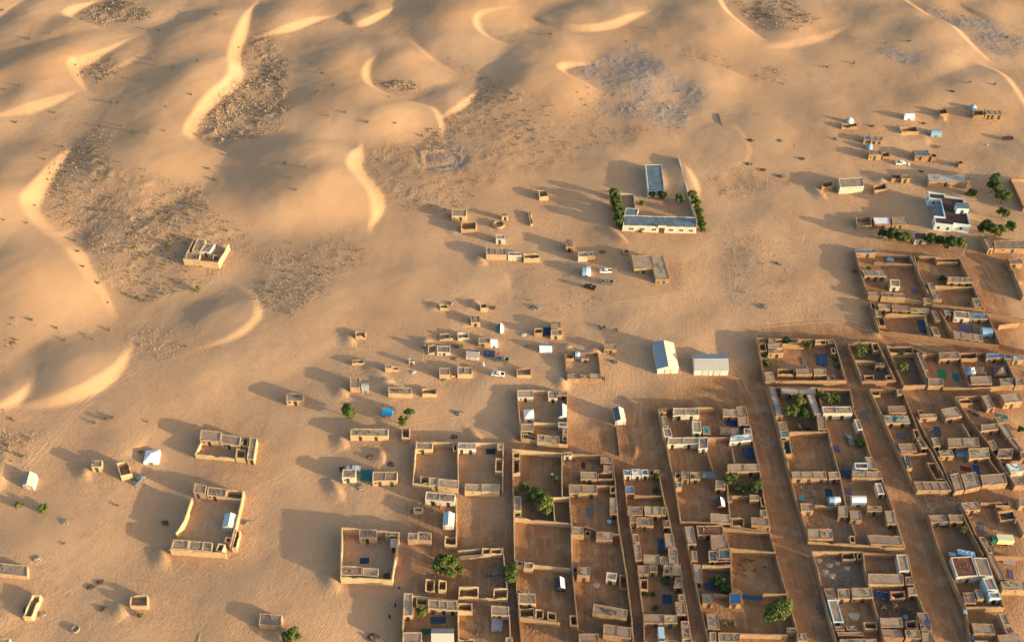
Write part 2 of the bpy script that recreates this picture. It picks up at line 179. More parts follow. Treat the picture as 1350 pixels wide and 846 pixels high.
('flat roofed room, front right of the large court with the long double house', [70.99, 186.23, 70.68, 183.38, 75.84, 183.02], 2.45, 1, 'mud', 'mud', 0, 1),
('nearest tiny flat roofed room, front right of the large court with the long double house', [74.12, 189.01, 74.04, 186.46, 75.92, 186.46], 2.45, 1, 'mud', 'mud', 0, 1),
('tiny flat roofed room, front of the large court with the long double house', [65.36, 194.71, 65.14, 192.55, 66.53, 192.41], 2.45, 1, 'mud', 'mud', 0, 1),
('farthest tiny flat roofed room, front right of the large court with the long double house', [72.09, 194.8, 71.82, 192.79, 74.56, 192.55], 2.45, 1, 'mud', 'mud', 0, 1),
('tiny roofless room, front right of the large court with the long double house', [75.1, 194.22, 75.03, 190.65, 76.36, 190.65], 2.15, 1, 'none', 'mud', 1, 1),
('long flat roofed room, back left of the court with the big round tree', [50.87, 183.02, 51.01, 176.76, 53.57, 176.76], 2.45, 1, 'mud', 'mud', 0, 0),
('red brown roofed room, back left of the court with the big round tree', [54.46, 183.38, 54.44, 179.95, 62.16, 180.09], 2.45, 1, 'redbrown', 'mud', 0, 0),
('flat roofed room, back of the court with the big round tree', [57.97, 179.77, 57.72, 175.0, 62.18, 175.0], 2.45, 1, 'mud', 'mud', 0, 0),
('small dark roofed room, back of the court with the big round tree', [59.54, 174.91, 59.25, 171.75, 62.69, 171.75], 2.45, 1, 'darkmetal', 'mud', 0, 0),
('small dark roofed room, back left of the court with the big round tree', [56.75, 174.56, 56.41, 170.89, 58.94, 170.89], 2.45, 1, 'darkmetal', 'mud', 0, 0),
('tiny flat roofed room, back left of the court with the big round tree', [51.63, 174.48, 51.45, 171.11, 53.17, 171.02], 2.45, 1, 'mud', 'mud', 0, 0),
('small roofless room, middle of the court with the big round tree', [58.03, 171.32, 57.59, 169.82, 62.39, 169.61], 2.15, 1, 'none', 'mud', 1, 0),
('long flat roofed room, left of the court with the big round tree', [51.78, 170.04, 51.33, 163.96, 53.61, 163.75], 2.45, 1, 'mud', 'mud', 0, 0),
('small flat roofed room, left of the court with the big round tree', [52.79, 160.36, 52.72, 157.26, 55.67, 157.14], 2.45, 1, 'mud', 'mud', 0, 0),
('small blue roofed room, middle of the court with the big round tree', [60.55, 160.48, 60.19, 157.06, 63.33, 157.06], 2.45, 1, 'blue', 'mud', 0, 0),
('leftmost flat roofed room, front left of the court with the big round tree', [53.12, 153.9, 52.98, 149.26, 56.21, 149.18], 2.45, 1, 'mud', 'mud', 0, 1),
('tiny flat roofed room, front left of the court with the big round tree', [53.21, 148.5, 52.98, 145.66, 54.82, 145.55], 2.45, 1, 'mud', 'mud', 0, 1),
('rightmost flat roofed room, front left of the court with the big round tree', [55.57, 148.31, 55.35, 145.66, 61.17, 145.48], 2.45, 3, 'mud', 'mud', 0, 1),
('tiny blue roofed room, front right of the court with the big round tree', [74.4, 149.87, 74.23, 148.46, 76.59, 148.34], 2.2, 1, 'blue', 'mud', 0, 1),
('tiny flat roofed room, front right of the court with the big round tree', [76.63, 147.93, 76.5, 145.66, 79.04, 145.66], 2.45, 1, 'mud', 'mud', 0, 1),
('tiny roofless room, back left of the walled court with hedges on both sides', [87.08, 264.02, 86.98, 262.46, 90.01, 262.46], 2.15, 1, 'none', 'mud', 1, 0),
('small roofless room, back left of the walled court with hedges on both sides', [86.74, 261.62, 86.49, 257.77, 88.96, 257.77], 2.15, 1, 'none', 'mud', 1, 0),
('tiny flat roofed room, back left of the walled court with hedges on both sides', [90.58, 263.9, 90.31, 261.95, 92.75, 261.95], 2.45, 1, 'mud', 'mud', 0, 0),
('flat roofed room, back left of the walled court with hedges on both sides', [89.87, 261.5, 89.57, 258.93, 94.76, 259.25], 2.45, 1, 'mud', 'mud', 0, 0),
('small flat roofed room, left of the walled court with hedges on both sides', [89.4, 258.04, 89.33, 256.45, 94.65, 256.64], 2.2, 1, 'mud', 'mud', 0, 0),
('small roofless room, back right of the walled court with hedges on both sides', [106.96, 263.57, 106.75, 261.62, 110.8, 261.81], 2.15, 1, 'none', 'mud', 1, 0),
('farthest tiny roofless room, back right of the walled court with hedges on both sides', [111.57, 264.22, 111.35, 262.27, 113.53, 262.07], 2.15, 1, 'none', 'mud', 1, 0),
('nearest tiny roofless room, back right of the walled court with hedges on both sides', [111.57, 259.37, 111.43, 256.82, 112.94, 256.69], 2.15, 1, 'none', 'mud', 1, 0),
('small flat roofed room, front left of the walled court with hedges on both sides', [86.06, 247.19, 85.98, 243.27, 88.98, 243.27], 2.45, 1, 'mud', 'mud', 0, 1),
('roofless room, front left of the walled court with hedges on both sides', [90.99, 249.02, 90.55, 246.28, 96.28, 246.28], 2.15, 1, 'none', 'mud', 1, 1),
('flat roofed room, front of the walled court with hedges on both sides', [97.03, 248.72, 96.81, 245.98, 102.31, 245.98], 2.45, 1, 'mud', 'mud', 0, 1),
('small flat roofed room, front right of the walled court with hedges on both sides', [103.21, 248.72, 102.8, 245.86, 106.99, 245.74], 2.45, 1, 'mud', 'mud', 0, 1),
('tiny flat roofed room, front right of the walled court with hedges on both sides', [107.15, 245.68, 106.86, 243.27, 109.51, 243.27], 2.45, 1, 'mud', 'mud', 0, 1),
('small roofless room, back right of the dark walled garden with the palm trees', [126.5, 261.94, 126.29, 258.09, 128.72, 258.09], 2.15, 1, 'none', 'mud', 1, 0),
('tiny flat roofed room, right of the dark walled garden with the palm trees', [125.23, 251.8, 125.04, 250.26, 128.05, 250.13], 2.45, 1, 'mud', 'mud', 0, 0),
('small roofless room, front left of the dark walled garden with the palm trees', [119.68, 245.97, 119.49, 243.56, 122.92, 243.56], 2.15, 1, 'none', 'mud', 1, 1),
('tiny roofless room, front right of the dark walled garden with the palm trees', [127.0, 245.97, 126.99, 243.56, 129.35, 243.56], 2.15, 1, 'none', 'mud', 1, 1),
('long flat roofed room, right of the narrow court with two pale green trees', [140.64, 256.82, 140.68, 248.11, 142.41, 248.11], 2.45, 2, 'mud', 'mud', 0, 0),
('tiny flat roofed room, front right of the narrow court with two pale green trees', [140.72, 247.8, 140.67, 244.47, 142.04, 244.47], 2.45, 1, 'mud', 'mud', 0, 1),
('flat roofed room, front right of the narrow court with two pale green trees', [141.01, 244.17, 140.18, 240.71, 145.29, 240.71], 2.45, 1, 'mud', 'mud', 0, 1),
('flat roofed room, back right of the court with the green and teal carpets', [148.5, 256.63, 147.93, 253.36, 154.8, 253.67], 2.45, 1, 'mud', 'mud', 0, 0),
('tiny flat roofed room, back left of the court with the green and teal carpets', [142.84, 256.82, 142.68, 255.56, 144.22, 255.56], 2.45, 1, 'mud', 'mud', 0, 0),
('roofless room, back left of the court with the white tent and the brown tent', [156.06, 257.01, 155.51, 253.98, 161.4, 254.17], 2.15, 1, 'none', 'mud', 1, 0),
('long blue roofed room, back of the court with the white tent and the brown tent', [164.91, 256.38, 164.31, 253.99, 170.33, 254.3], 2.45, 1, 'blue', 'mud', 0, 0),
('tiny blue roofed room, back right of court with the white tent and the brown tent', [170.89, 255.87, 170.33, 253.67, 173.27, 253.36], 2.45, 1, 'blue', 'mud', 0, 0),
('small pale blue roofed room, back right of court with white tent and brown tent', [173.96, 255.24, 173.29, 253.05, 176.87, 253.05], 2.45, 1, 'sky', 'mud', 0, 0),
('flat roofed room, front left of the court with the white tent and the brown tent', [155.67, 245.07, 154.9, 241.48, 162.0, 241.66], 2.45, 1, 'mud', 'mud', 0, 1),
('flat roofed room, front right of the court with the white tent and the brown tent', [165.18, 244.05, 164.43, 240.71, 168.96, 240.89], 2.45, 1, 'mud', 'mud', 0, 1),
('small flat room, front right of court with the white tent and the brown tent', [170.47, 243.87, 169.6, 240.89, 172.37, 240.89], 2.45, 1, 'mud', 'mud', 0, 1),
('tiny roofless room, back left of the long court with the water tank roof', [120.19, 238.82, 120.08, 236.77, 123.16, 236.77], 2.15, 1, 'none', 'mud', 1, 0),
('tiny flat roofed room, back right of the long court with the water tank roof', [128.81, 238.82, 128.58, 236.48, 130.21, 236.6], 2.45, 1, 'mud', 'mud', 0, 0),
('flat roofed room, back of the long court with the water tank roof', [123.8, 231.31, 123.58, 228.2, 129.17, 228.2], 2.45, 1, 'mud', 'mud', 0, 0),
('long grey roofed room, middle of the long court with the water tank roof', [121.28, 227.36, 121.21, 224.04, 129.41, 224.04], 2.45, 2, 'grey', 'mud', 0, 0),
('flat roofed room, left of the long court with the water tank roof', [122.62, 215.13, 122.74, 211.98, 127.93, 211.98], 2.45, 1, 'mud', 'mud', 0, 0),
('tiny flat roofed room, right of the long court with the water tank roof', [129.12, 216.72, 129.72, 213.29, 131.72, 213.29], 2.45, 1, 'mud', 'mud', 0, 0),
('tiny roofless room, right of the long court with the water tank roof', [129.31, 221.3, 129.03, 217.52, 130.65, 217.52], 2.15, 1, 'none', 'mud', 1, 0),
('small flat roofed room, front left of the long court with the water tank roof', [123.1, 210.42, 122.95, 205.05, 124.53, 205.05], 2.45, 1, 'mud', 'mud', 0, 1),
('long roofless room, front right of the long court with the water tank roof', [129.69, 207.59, 130.45, 201.05, 133.18, 201.05], 2.15, 1, 'none', 'mud', 1, 1),
('long flat roofed house, front of the long court with the water tank roof', [123.2, 199.82, 123.56, 196.4, 133.76, 196.4], 2.45, 4, 'mud', 'mud', 0, 1),
('tiny roofless room, back left of court with the blue carpet and the leaning blue sheet', [133.26, 229.89, 133.21, 228.31, 135.08, 228.31], 2.15, 1, 'none', 'mud', 1, 0),
('small flat room, back left of court with the blue carpet and the leaning blue sheet', [133.19, 227.81, 133.11, 226.14, 138.76, 226.42], 2.45, 1, 'mud', 'mud', 0, 0),
('flat room, back right of court with the blue carpet and the leaning blue sheet', [140.87, 229.89, 141.42, 225.69, 147.01, 226.81], 2.45, 1, 'mud', 'mud', 0, 0),
('long flat roofed house, middle of court with the blue carpet and the leaning blue sheet', [139.17, 217.26, 138.41, 213.55, 148.31, 213.81], 2.45, 2, 'mud', 'mud', 0, 0),
('tiny flat room, left of court with the blue carpet and the leaning blue sheet', [134.0, 217.52, 133.96, 214.08, 135.97, 214.08], 2.45, 1, 'mud', 'mud', 0, 0),
('small flat room, left of court with the blue carpet and the leaning blue sheet', [134.6, 212.24, 134.67, 209.91, 139.13, 210.16], 2.45, 1, 'mud', 'mud', 0, 0),
('flat roofed room, right of the court with the blue carpet and the leaning blue sheet', [144.44, 213.03, 143.47, 208.88, 149.93, 209.24], 2.45, 1, 'mud', 'mud', 0, 0),
('flat room, front left of court with the blue carpet and the leaning blue sheet', [135.35, 202.64, 134.87, 195.91, 137.77, 196.54], 2.45, 1, 'mud', 'mud', 0, 1),
('flat roofed room, front of the court with the blue carpet and the leaning blue sheet', [138.67, 202.64, 138.37, 196.74, 143.37, 197.86], 2.45, 1, 'mud', 'mud', 0, 1),
('flat room, front right of court with the blue carpet and the leaning blue sheet', [144.61, 202.3, 144.04, 198.34, 151.85, 199.08], 2.45, 1, 'mud', 'mud', 0, 1),
('small roofless room, back left of the court with the dark scrap piles', [148.49, 235.2, 148.36, 232.84, 152.81, 233.02], 2.15, 1, 'none', 'mud', 1, 0),
('flat roofed room, back of the court with the dark scrap piles', [156.25, 236.02, 156.65, 230.46, 159.28, 230.85], 2.45, 1, 'mud', 'mud', 0, 0),
('flat roofed house, back right of the court with the dark scrap piles', [162.58, 235.96, 162.71, 232.22, 168.87, 233.08], 3.0, 1, 'mud', 'mud', 0, 0),
('flat roofed room, left of the court with the dark scrap piles', [151.9, 223.21, 151.18, 220.49, 156.86, 221.03], 2.45, 1, 'mud', 'mud', 0, 0),
('tiny flat roofed room, middle of the court with the dark scrap piles', [157.26, 226.25, 157.62, 223.76, 159.97, 224.04], 2.45, 1, 'mud', 'mud', 0, 0),
('long flat roofed room, right of the court with the dark scrap piles', [157.44, 223.6, 158.36, 217.26, 160.88, 217.52], 2.45, 1, 'mud', 'mud', 0, 0),
('small flat roofed room, left of the court with the dark scrap piles', [151.53, 216.19, 151.77, 212.24, 153.99, 212.87], 2.45, 1, 'mud', 'mud', 0, 0),
('flat roofed room, middle of the court with the dark scrap piles', [154.07, 212.87, 152.08, 209.13, 156.93, 209.39], 2.45, 1, 'mud', 'mud', 0, 0),
('farthest small flat roofed room, right of the court with the dark scrap piles', [158.57, 217.26, 159.66, 211.98, 161.45, 212.5], 2.45, 1, 'mud', 'mud', 0, 0),
('nearest small flat roofed room, right of the court with the dark scrap piles', [160.26, 211.98, 159.72, 208.88, 162.49, 208.88], 2.45, 1, 'mud', 'mud', 0, 0),
('white roofed white room, front of the court with the dark scrap piles', [154.23, 206.83, 154.43, 203.55, 158.63, 203.8], 2.45, 1, 'white', 'white', 0, 1),
('flat roofed room, front of the court with the dark scrap piles', [153.32, 201.55, 153.81, 198.1, 158.63, 198.59], 2.45, 1, 'mud', 'mud', 0, 1),
('flat roofed room, back left of the court with the cream box truck', [135.16, 191.84, 135.38, 189.01, 140.38, 189.25], 2.45, 1, 'mud', 'mud', 0, 0),
('tiny roofless room, back of the court with the cream box truck', [145.7, 192.31, 145.59, 190.89, 149.96, 190.89], 2.15, 1, 'none', 'mud', 1, 0),
('roofless room, back of the court with the cream box truck', [145.31, 189.01, 145.02, 185.53, 150.26, 185.99], 2.15, 1, 'none', 'mud', 1, 0),
('small flat roofed room, left of the court with the cream box truck', [136.23, 179.19, 136.92, 173.7, 138.56, 173.7], 2.45, 1, 'mud', 'mud', 0, 0),
('long flat roofed room, front left of the court with the cream box truck', [136.74, 173.18, 137.42, 164.79, 139.2, 164.79], 2.45, 1, 'mud', 'mud', 0, 1),
('long flat roofed room, front of the court with the cream box truck', [137.37, 164.17, 137.06, 161.29, 143.94, 161.29], 2.45, 1, 'mud', 'mud', 0, 1),
('small flat roofed room, back right of the court with the cream box truck', [153.19, 193.75, 152.62, 190.66, 155.66, 190.66], 2.45, 1, 'mud', 'mud', 0, 0),
('small flat room, back left of court with the white fronted house and blue awnings', [124.04, 187.15, 124.21, 184.62, 129.31, 184.75], 2.45, 1, 'mud', 'mud', 0, 0),
('small flat room, back right of court with the white fronted house and blue awnings', [129.84, 187.29, 129.68, 184.75, 133.54, 184.53], 2.45, 1, 'mud', 'mud', 0, 0),
('large red brown roofed white house, middle of court with white fronted house and blue awnings', [125.5, 171.66, 125.2, 165.12, 131.36, 165.45], 3.2, 1, 'redbrown', 'white', 0, 0),
('flat roofed white house, right of the court with the white fronted house and blue awnings', [131.96, 171.64, 131.62, 165.6, 135.46, 165.39], 3.1, 1, 'mud', 'white', 0, 0),
('small flat roofed pale blue house, right of court with white fronted house and blue awnings', [132.17, 164.7, 132.43, 160.81, 135.24, 160.81], 3.2, 1, 'mud', 'sky', 0, 0),
('tiny flat roofed pale blue house, right of court with white fronted house and blue awnings', [132.35, 160.41, 132.4, 158.51, 135.37, 158.51], 3.0, 1, 'mud', 'sky', 0, 0),
('small flat roofed room, left of the court with the white fronted house and blue awnings', [125.58, 160.68, 125.16, 157.26, 128.3, 157.26], 2.45, 1, 'mud', 'mud', 0, 0),
('tiny slate grey roofed room, middle of court with the white fronted house and blue awnings', [129.19, 161.5, 129.05, 158.46, 130.81, 158.46], 2.45, 1, 'slate', 'mud', 0, 0),
('flat roofed room, front left of the court with the white fronted house and blue awnings', [124.82, 150.99, 124.48, 147.93, 130.14, 147.55], 2.45, 1, 'mud', 'mud', 0, 1),
('small flat room, front right of court with the white fronted house and blue awnings', [133.05, 153.9, 133.2, 150.41, 135.25, 150.41], 2.45, 1, 'mud', 'mud', 0, 1),
('tiny flat room, front right of court with the white fronted house and blue awnings', [133.13, 150.22, 133.34, 147.93, 135.51, 147.81], 2.45, 1, 'mud', 'mud', 0, 1),
('flat roofed room, front right of the court with the white fronted house and blue awnings', [130.65, 147.55, 130.5, 144.73, 136.21, 145.1], 2.45, 1, 'mud', 'mud', 0, 1),
('tiny flat room, front left of court with the white fronted house and blue awnings', [123.96, 145.85, 123.69, 144.54, 127.23, 144.54], 2.45, 1, 'mud', 'mud', 0, 1),
('small roofless room, back right of the rubble strewn lot', [95.26, 174.34, 95.0, 171.75, 98.63, 171.75], 2.15, 1, 'none', 'mud', 1, 0),
('tiny roofless room, back right of the rubble strewn lot', [99.51, 174.25, 99.12, 171.96, 100.55, 171.75], 2.15, 1, 'none', 'mud', 1, 0),
('flat roofed white room, right of the small court with the white sided corner room', [110.52, 173.05, 109.87, 167.5, 112.74, 167.5], 2.45, 1, 'mud', 'white', 0, 0),
('long flat roofed house, front of the small court with the white sided corner room', [100.7, 166.66, 99.97, 163.14, 109.83, 162.93], 2.45, 1, 'mud', 'mud', 0, 1),
('tiny flat roofed room, front right of the small court with the white sided corner room', [111.01, 165.83, 110.48, 163.34, 112.75, 163.22], 2.45, 1, 'mud', 'mud', 0, 1),
('small flat roofed room, back left of the court with the pale sand heap', [87.1, 161.91, 87.25, 158.66, 90.05, 158.66], 2.45, 1, 'mud', 'mud', 0, 0),
('small flat roofed room, back of the court with the pale sand heap', [90.99, 161.91, 90.4, 158.66, 93.73, 158.66], 2.45, 1, 'mud', 'mud', 0, 0),
('flat roofed room, back right of the court with the pale sand heap', [94.82, 162.11, 94.48, 158.87, 100.27, 158.87], 2.45, 1, 'mud', 'mud', 0, 0),
('long flat roofed pale blue room, left of the court with the pale sand heap', [87.36, 158.38, 87.48, 151.37, 90.23, 151.37], 2.45, 1, 'mud', 'sky', 0, 0),
('small roofless room, right of the court with the pale sand heap', [95.72, 151.75, 95.65, 149.44, 99.24, 149.44], 2.15, 1, 'none', 'mud', 1, 0),
('tiny flat roofed room, front left of the court with the pale sand heap', [87.38, 150.22, 87.41, 148.88, 89.97, 148.88], 2.45, 1, 'mud', 'mud', 0, 0),
('tiny flat roofed room, front of the court with the pale sand heap', [90.47, 150.22, 90.53, 149.07, 93.26, 149.07], 2.45, 1, 'mud', 'mud', 0, 0),
('long flat roofed room, front left of the court with the pale sand heap', [87.66, 148.5, 87.74, 147.36, 94.71, 147.36], 2.45, 1, 'mud', 'mud', 0, 1),
('long grey roofed room, front of the court with the pale sand heap', [87.81, 146.23, 87.58, 144.54, 97.53, 144.54], 2.45, 3, 'grey', 'mud', 0, 1),
('tiny flat roofed room, back right of the cluttered court with round blue basins', [110.72, 162.32, 110.37, 159.87, 112.66, 159.87], 2.45, 1, 'mud', 'mud', 0, 0),
('small roofless room, back left of the cluttered court with round blue basins', [105.56, 161.29, 105.36, 159.26, 109.37, 159.18], 2.15, 1, 'none', 'mud', 1, 0),
('flat roofed room, left of the cluttered court with round blue basins', [100.39, 152.73, 99.96, 149.83, 105.95, 149.83], 2.45, 1, 'mud', 'mud', 0, 0),
('small roofless room, middle of the cluttered court with round blue basins', [107.37, 152.14, 106.94, 149.44, 109.97, 149.25], 2.15, 1, 'none', 'mud', 1, 0),
('flat roofed room, right of the cluttered court with round blue basins', [111.02, 154.3, 110.57, 148.69, 113.47, 148.69], 2.45, 1, 'mud', 'mud', 0, 0),
('small flat roofed room, front left of the cluttered court with round blue basins', [99.84, 149.37, 99.88, 146.98, 105.27, 146.6], 2.45, 1, 'mud', 'mud', 0, 1),
('small flat roofed room, front of the cluttered court with round blue basins', [106.12, 148.99, 105.73, 146.41, 109.67, 146.23], 2.45, 1, 'mud', 'mud', 0, 1),
('small flat roofed room, front right of the cluttered court with round blue basins', [110.46, 148.31, 109.85, 145.1, 112.55, 145.1], 2.45, 1, 'mud', 'mud', 0, 1),
('long concrete roofed room, back left of court with the grey concrete roofs and three trees', [86.18, 239.7, 86.39, 227.08, 88.58, 227.08], 2.45, 3, 'concrete', 'mud', 0, 0),
('leftmost long concrete roofed room, back of court with the grey concrete roofs and three trees', [90.19, 239.59, 90.12, 237.07, 101.69, 236.89], 2.45, 2, 'concrete', 'mud', 0, 0),
('rightmost long concrete roofed room, back of court with the grey concrete roofs and three trees', [98.25, 236.6, 98.82, 227.64, 101.1, 227.64], 2.45, 1, 'concrete', 'mud', 0, 0),
('long flat roofed white room, back right of court with grey concrete roofs and three trees', [101.88, 230.6, 101.8, 227.51, 111.3, 227.51], 2.9, 2, 'mud', 'white', 0, 0),
('small flat roofed room, left of the court with the grey concrete roofs and three trees', [86.24, 224.59, 86.17, 221.03, 89.02, 221.03], 2.45, 1, 'mud', 'mud', 0, 0),
('small teal roofed room, left of the court with the grey concrete roofs and three trees', [86.1, 220.65, 86.15, 217.79, 88.9, 217.79], 2.45, 1, 'teal', 'mud', 0, 0),
('roofless room, left of the court with the grey concrete roofs and three trees', [86.45, 216.99, 86.12, 211.2, 88.51, 211.2], 2.15, 1, 'none', 'mud', 1, 0),
('flat roofed room, middle of the court with the grey concrete roofs and three trees', [99.53, 227.08, 98.86, 221.3, 101.72, 221.3], 2.45, 1, 'mud', 'mud', 0, 0),
('small flat roofed white room, back of the court with the dark car and blue table', [111.3, 225.42, 111.43, 221.03, 113.06, 221.03], 2.45, 1, 'mud', 'white', 0, 0),
('small flat roofed room, front right of the court with the dark car and blue table', [110.77, 209.65, 111.1, 204.8, 113.42, 204.65], 2.45, 1, 'mud', 'mud', 0, 1),
('small red brown roofed pale blue room, front of court with dark car and blue table', [106.84, 207.08, 106.71, 204.8, 110.71, 204.8], 2.45, 1, 'redbrown', 'sky', 0, 1),
('long flat roofed room, front of the court with the dark car and blue table', [105.42, 204.05, 104.94, 201.3, 113.83, 201.05], 2.45, 2, 'mud', 'mud', 0, 1),
('long flat roofed room, back left of the court with the twin white tents', [86.48, 203.8, 86.4, 201.05, 97.1, 201.05], 2.45, 3, 'mud', 'mud', 0, 0),
('small flat roofed room, back of the court with the twin white tents', [97.88, 203.65, 97.68, 201.05, 101.18, 201.05], 2.45, 1, 'mud', 'mud', 0, 0),
('small flat roofed room, left of the court with the twin white tents', [86.76, 191.6, 86.55, 188.78, 90.11, 188.64], 2.45, 1, 'mud', 'mud', 0, 0),
('small flat roofed white room, right of the court with the twin white tents', [111.24, 199.33, 111.3, 195.19, 113.22, 195.19], 2.45, 1, 'mud', 'white', 0, 0),
('leftmost small flat roofed room, middle of the court with the twin white tents', [97.95, 190.66, 97.2, 186.69, 100.02, 186.69], 2.45, 1, 'mud', 'mud', 0, 0),
('rightmost small flat roofed room, middle of the court with the twin white tents', [100.97, 189.01, 100.49, 185.53, 103.83, 185.4], 2.45, 1, 'mud', 'mud', 0, 0),
('leftmost small flat roofed room, right of the court with the twin white tents', [106.68, 190.66, 106.39, 188.78, 110.67, 188.55], 2.45, 1, 'mud', 'mud', 0, 0),
('rightmost small flat roofed room, right of the court with the twin white tents', [111.49, 188.78, 110.93, 183.93, 113.52, 183.84], 2.45, 1, 'mud', 'mud', 0, 0),
('flat roofed room, front left of the court with the twin white tents', [86.83, 182.11, 86.43, 178.53, 93.69, 178.53], 2.45, 2, 'mud', 'mud', 0, 1),
('tiny roofless room, front of the court with the twin white tents', [98.61, 179.86, 98.38, 177.41, 100.02, 177.32], 2.15, 1, 'none', 'mud', 1, 1),
('long flat roofed room, front right of the court with the twin white tents', [103.97, 180.09, 104.21, 176.76, 113.63, 176.32], 2.45, 1, 'mud', 'mud', 0, 1),
('long blue roofed room, back left of the court with the striped shade roof', [133.63, 314.71, 133.54, 312.33, 141.39, 312.33], 2.45, 1, 'blue', 'mud', 0, 0),
('long grey roofed room, left of the court with the striped shade roof', [133.1, 301.89, 133.44, 298.5, 141.71, 298.13], 2.45, 6, 'grey', 'mud', 0, 0),
('flat roofed white room, middle of the court with the striped shade roof', [142.4, 296.26, 141.53, 292.21, 145.01, 292.0], 2.45, 1, 'mud', 'white', 0, 0),
('small flat roofed room, front left of the court with the striped shade roof', [132.04, 289.31, 131.9, 286.94, 136.01, 286.58], 2.45, 1, 'mud', 'mud', 0, 1),
('long flat roofed room, front of the court with the striped shade roof', [136.93, 288.8, 136.47, 286.22, 144.96, 285.51], 2.45, 2, 'mud', 'mud', 0, 1),
('tiny flat roofed room, front right of the court with the striped shade roof', [151.65, 285.72, 151.37, 283.24, 153.59, 282.89], 2.45, 1, 'mud', 'mud', 0, 1),
('long roofless room, back right of the court with the grey bushes along its back wall', [163.5, 310.19, 163.79, 307.47, 171.7, 307.08], 2.15, 1, 'none', 'mud', 1, 0),
('long flat roofed room, right of the court with the grey bushes along its back wall', [164.54, 297.75, 163.6, 294.78, 172.98, 294.42], 2.45, 4, 'mud', 'mud', 0, 0),
('small flat roofed room, left of the court with the grey bushes along its back wall', [155.65, 294.42, 155.62, 290.39, 157.98, 290.39], 2.45, 1, 'mud', 'mud', 0, 0),
('flat roofed room, front left of the court with the grey bushes along its back wall', [155.52, 290.03, 155.63, 285.01, 158.66, 285.01], 2.45, 1, 'mud', 'mud', 0, 1),
('flat roofed room, front right of the court with the grey bushes along its back wall', [169.96, 286.08, 169.24, 281.13, 172.01, 280.43], 2.45, 1, 'mud', 'mud', 0, 1),
('tiny roofless room, back left of the court with the blue shaded wall', [131.57, 283.58, 131.44, 279.52, 133.05, 279.52], 2.15, 1, 'none', 'mud', 1, 0),
('tiny flat roofed room, back left of the court with the blue shaded wall', [131.99, 278.9, 131.71, 275.6, 133.77, 275.6], 2.45, 1, 'mud', 'mud', 0, 0),
('small roofless room, left of the court with the blue shaded wall', [132.21, 275.45, 131.76, 271.18, 134.22, 271.05], 2.15, 1, 'none', 'mud', 1, 0),
('small flat roofed room, back left of the court with the blue shaded wall', [134.01, 282.54, 133.96, 279.74, 138.15, 279.39], 2.45, 1, 'mud', 'mud', 0, 0),
('flat roofed room, back of the court with the blue shaded wall', [138.91, 281.83, 138.61, 279.04, 144.76, 278.35], 2.45, 1, 'mud', 'mud', 0, 0),
('long flat roofed room, back right of the court with the blue shaded wall', [145.46, 280.43, 144.99, 278.0, 151.55, 277.66], 2.45, 1, 'mud', 'mud', 0, 0),
('small flat roofed room, right of the court with the blue shaded wall', [152.44, 278.35, 152.58, 273.55, 154.3, 273.21], 2.45, 1, 'mud', 'mud', 0, 0),
('small flat roofed room, front of the court with the blue shaded wall', [149.41, 269.85, 149.46, 265.54, 151.82, 265.21], 2.45, 1, 'mud', 'mud', 0, 0),
('tiny blue roofed room, back left of court with pale blue tent by its right wall', [157.26, 279.04, 157.19, 276.63, 159.14, 276.28], 2.45, 1, 'blue', 'mud', 0, 0),
('flat roofed white room, back left of court with pale blue tent by its right wall', [160.72, 278.35, 159.85, 274.91, 165.2, 274.23], 2.45, 1, 'mud', 'white', 0, 0),
('blue roofed room, back of the court with the pale blue tent by its right wall', [166.36, 277.31, 165.68, 274.57, 171.72, 274.23], 2.45, 1, 'blue', 'mud', 0, 0),
('long flat roofed house, left of court with the pale blue tent by its right wall', [157.14, 267.85, 156.54, 264.55, 166.09, 262.4], 2.45, 3, 'mud', 'mud', 0, 0),
('flat roofed room, back of the court at the right edge with white tanks', [191.43, 308.8, 191.29, 305.71, 196.14, 305.71], 2.45, 1, 'mud', 'mud', 0, 0),
('large roofless room, left of the ruined long house left of the white villa', [139.28, 336.2, 138.57, 330.24, 144.66, 330.24], 2.15, 1, 'none', 'mud', 1, 0),
('large white roofed house, middle of the ruined long house left of the white villa', [146.12, 335.53, 145.61, 330.68, 152.32, 330.68], 2.45, 1, 'white', 'mud', 0, 0),
('large flat roofed house, right of the ruined long house left of the white villa', [153.87, 335.79, 152.82, 330.68, 159.42, 330.68], 2.45, 1, 'mud', 'mud', 0, 0),
('long concrete roofed house, right of the row behind the white villa', [177.61, 366.68, 176.71, 360.99, 192.89, 360.53], 2.4, 1, 'concrete', 'mud', 0, 0),
('small flat roofed room, left of the row behind the white villa', [166.36, 366.13, 165.83, 363.28, 169.59, 363.28], 2.45, 1, 'mud', 'mud', 0, 0),
('small roofless room, back left of the row behind the white villa', [162.27, 367.19, 162.03, 364.33, 165.97, 364.33], 1.6, 1, 'none', 'mud', 1, 0),
('red brown roofed white room, middle of the gatehouse in the tree row', [159.63, 325.25, 159.06, 320.74, 164.17, 321.15], 2.45, 1, 'redbrown', 'white', 0, 0),
('long flat roofed room, left of the pale house with a terrace by the right edge', [186.21, 323.6, 185.9, 314.71, 188.01, 315.1], 2.45, 1, 'mud', 'mud', 0, 0),
('long flat roofed house, middle of the pale house with a terrace by the right edge', [190.13, 320.66, 188.8, 315.42, 203.52, 315.42], 2.2, 1, 'mud', 'mud', 0, 0),
('long roofless room, back left of the scattered huts below the far dunes', [151.03, 407.99, 150.38, 405.27, 157.3, 405.27], 2.15, 1, 'none', 'mud', 1, 0),
('roofless room, back of the scattered huts below the far dunes', [199.41, 421.76, 199.19, 417.23, 203.01, 417.23], 1.6, 1, 'none', 'mud', 1, 0),
